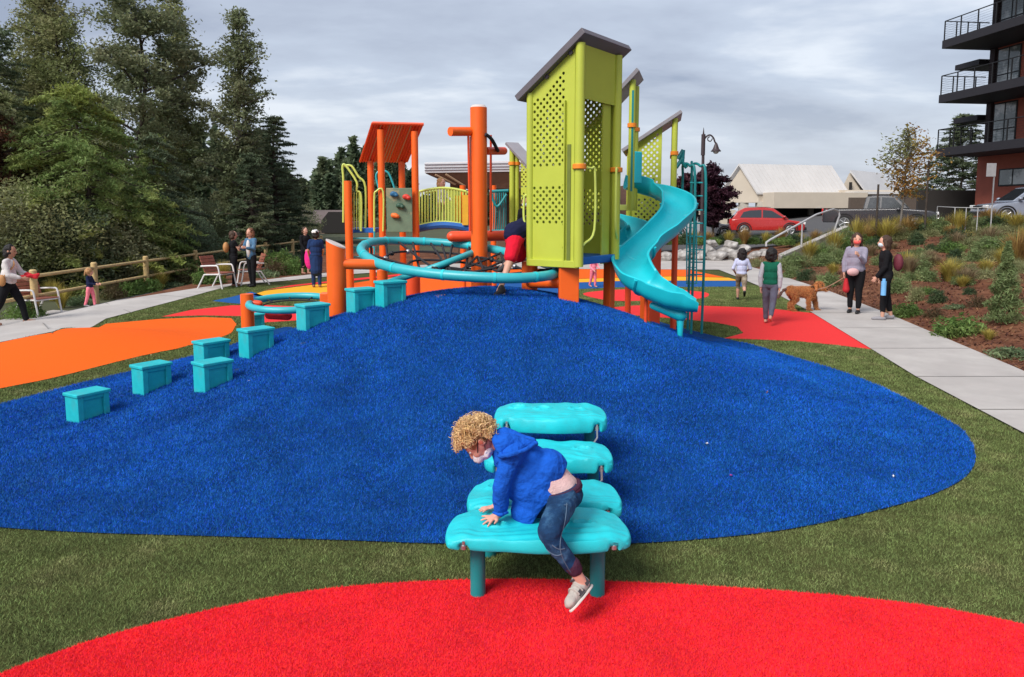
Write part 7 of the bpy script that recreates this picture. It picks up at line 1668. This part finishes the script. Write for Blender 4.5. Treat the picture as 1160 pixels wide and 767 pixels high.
# core walls (set behind the balconies)
MB().prism([fp(0.25, 0, 0.5), fp(26, 0, 0.5), fp(26, -12, 0.5), fp(0.25, -12, 0.5)], (0, 0, 22)).build('wall', m_brk, ap)
MB().prism([fp(-0.3, 0.35, 0.5), fp(7.5, 0.35, 0.5), fp(7.5, 0.0, 0.5), fp(-0.3, 0.0, 0.5)], (0, 0, zs[0] - 0.5)).build('ground_floor_wall', m_brk, ap)
MB().prism([fp(-0.3, .0, 5), fp(0.25, .0, 5), fp(0.25, -12, 5), fp(-0.3, -12, 5)], (0, 0, 17)).build('dark_side_wall', mat('charcoal_cladding', (0.035, 0.025, 0.027), rough=.8), ap)
MB().prism([fp(-0.15, .16, zs[0]), fp(0.20, .16, zs[0]), fp(0.20, 0.01, zs[0]), fp(-0.15, .01, zs[0])], (0, 0, 14)).build('dark_pier', mat('charcoal_cladding', (0.035, 0.025, 0.027)), ap)
for fl_, z0 in enumerate(zs):
    th = 0.45
    MB().prism([fp(-0.35, 3.0, z0), fp(24, 3.0, z0), fp(24, -0.3, z0), fp(-0.35, -0.3, z0)], (0, 0, th)).build('balcony_slab', m_bal, ap, bevel=0.01)
    if fl_ < 3:
        MB().tube([fp(-0.30, 0.2, z0 + th + 1.05), fp(-0.30, 2.92, z0 + th + 1.05), fp(14, 2.92, z0 + th + 1.05)], 0.03, n=6).build('balcony_rail', m_frm, ap)
        bars = []
        for k in range(0, 12): s_ = -0.3 + k * 1.25; bars.append(fp(s_, 2.92, z0 + th + .52))
        for o_ in (0.8, 1.5, 2.2): bars.append(fp(-0.3, o_, z0 + th + .52))
        for p in bars: MB().box(p, (0.05, 0.05, 1.05), M=Mx).build('railing_post', m_frm, ap)
        w_ = MB(); wire = [fp(-0.3, .2, 0), fp(-0.3, 2.92, 0), fp(14, 2.92, 0)]
        for k in range(1, 8): w_.tube([p + Vector((0, 0, z0 + th + k * 0.125)) for p in wire], 0.006, n=3)
        w_.build('railing_wires', m_frm, ap)
    zt_ = z0 + th + 0.02
    for (s0, s1) in ((0.30, 1.95), (2.75, 4.6), (5.6, 7.4)):
        if fl_ == 3: continue
        f = MB().prism([fp(s0, .04, zt_), fp(s1, .04, zt_), fp(s1, .01, zt_), fp(s0, .01, zt_)], (0, 0, 2.45)).build('window', m_frm, ap)
        mm_ = (s0 + s1) / 2
        for (a, b) in ((s0 + .08, mm_ - .05), (mm_ + .05, s1 - .08)):
            for (z1, z2) in ((zt_ + .08, zt_ + .95), (zt_ + 1.03, zt_ + 2.37)): MB().prism([fp(a, .055, z1), fp(b, .055, z1), fp(b, .03, z1), fp(a, .03, z1)], (0, 0, z2 - z1)).build('pane', m_win, f)
# ground floor window
f = MB().prism([fp(1.4, .40, 3.6), fp(4.4, .40, 3.6), fp(4.4, .36, 3.6), fp(1.4, .36, 3.6)], (0, 0, 0.95)).build('window', m_frm, ap)
for a, b in ((1.5, 2.35), (2.45, 3.3), (3.4, 4.3)): MB().prism([fp(a, .42, 3.68), fp(b, .42, 3.68), fp(b, .38, 3.68), fp(a, .38, 3.68)], (0, 0, 0.8)).build('pane', m_win, f)
# small balconies of the far side
for z0, w_ in ((zs[1] + 2.2, 1.2), (zs[1] - .9, .9)):
    MB().prism([fp(-2.2, 0.2 + w_ * .4, z0), fp(-0.3, 0.2 + w_ * .4, z0), fp(-0.3, -2, z0), fp(-2.2, -2, z0)], (0, 0, 0.3)).build('balcony_slab', m_bal, ap)
# dark recess and low wall left of the brick building
dw = thing('dark_fence', W(1080, 250, 44), 'dark timber screen between the conifer and the brick building', 'fence')
p = W(1078, 235, 45); MB().box((p.x, 45, 1.9), (4.2, .2, 3.2)).build('panel', mat('dark_timber', (0.03, 0.026, 0.024), rough=.9), dw)
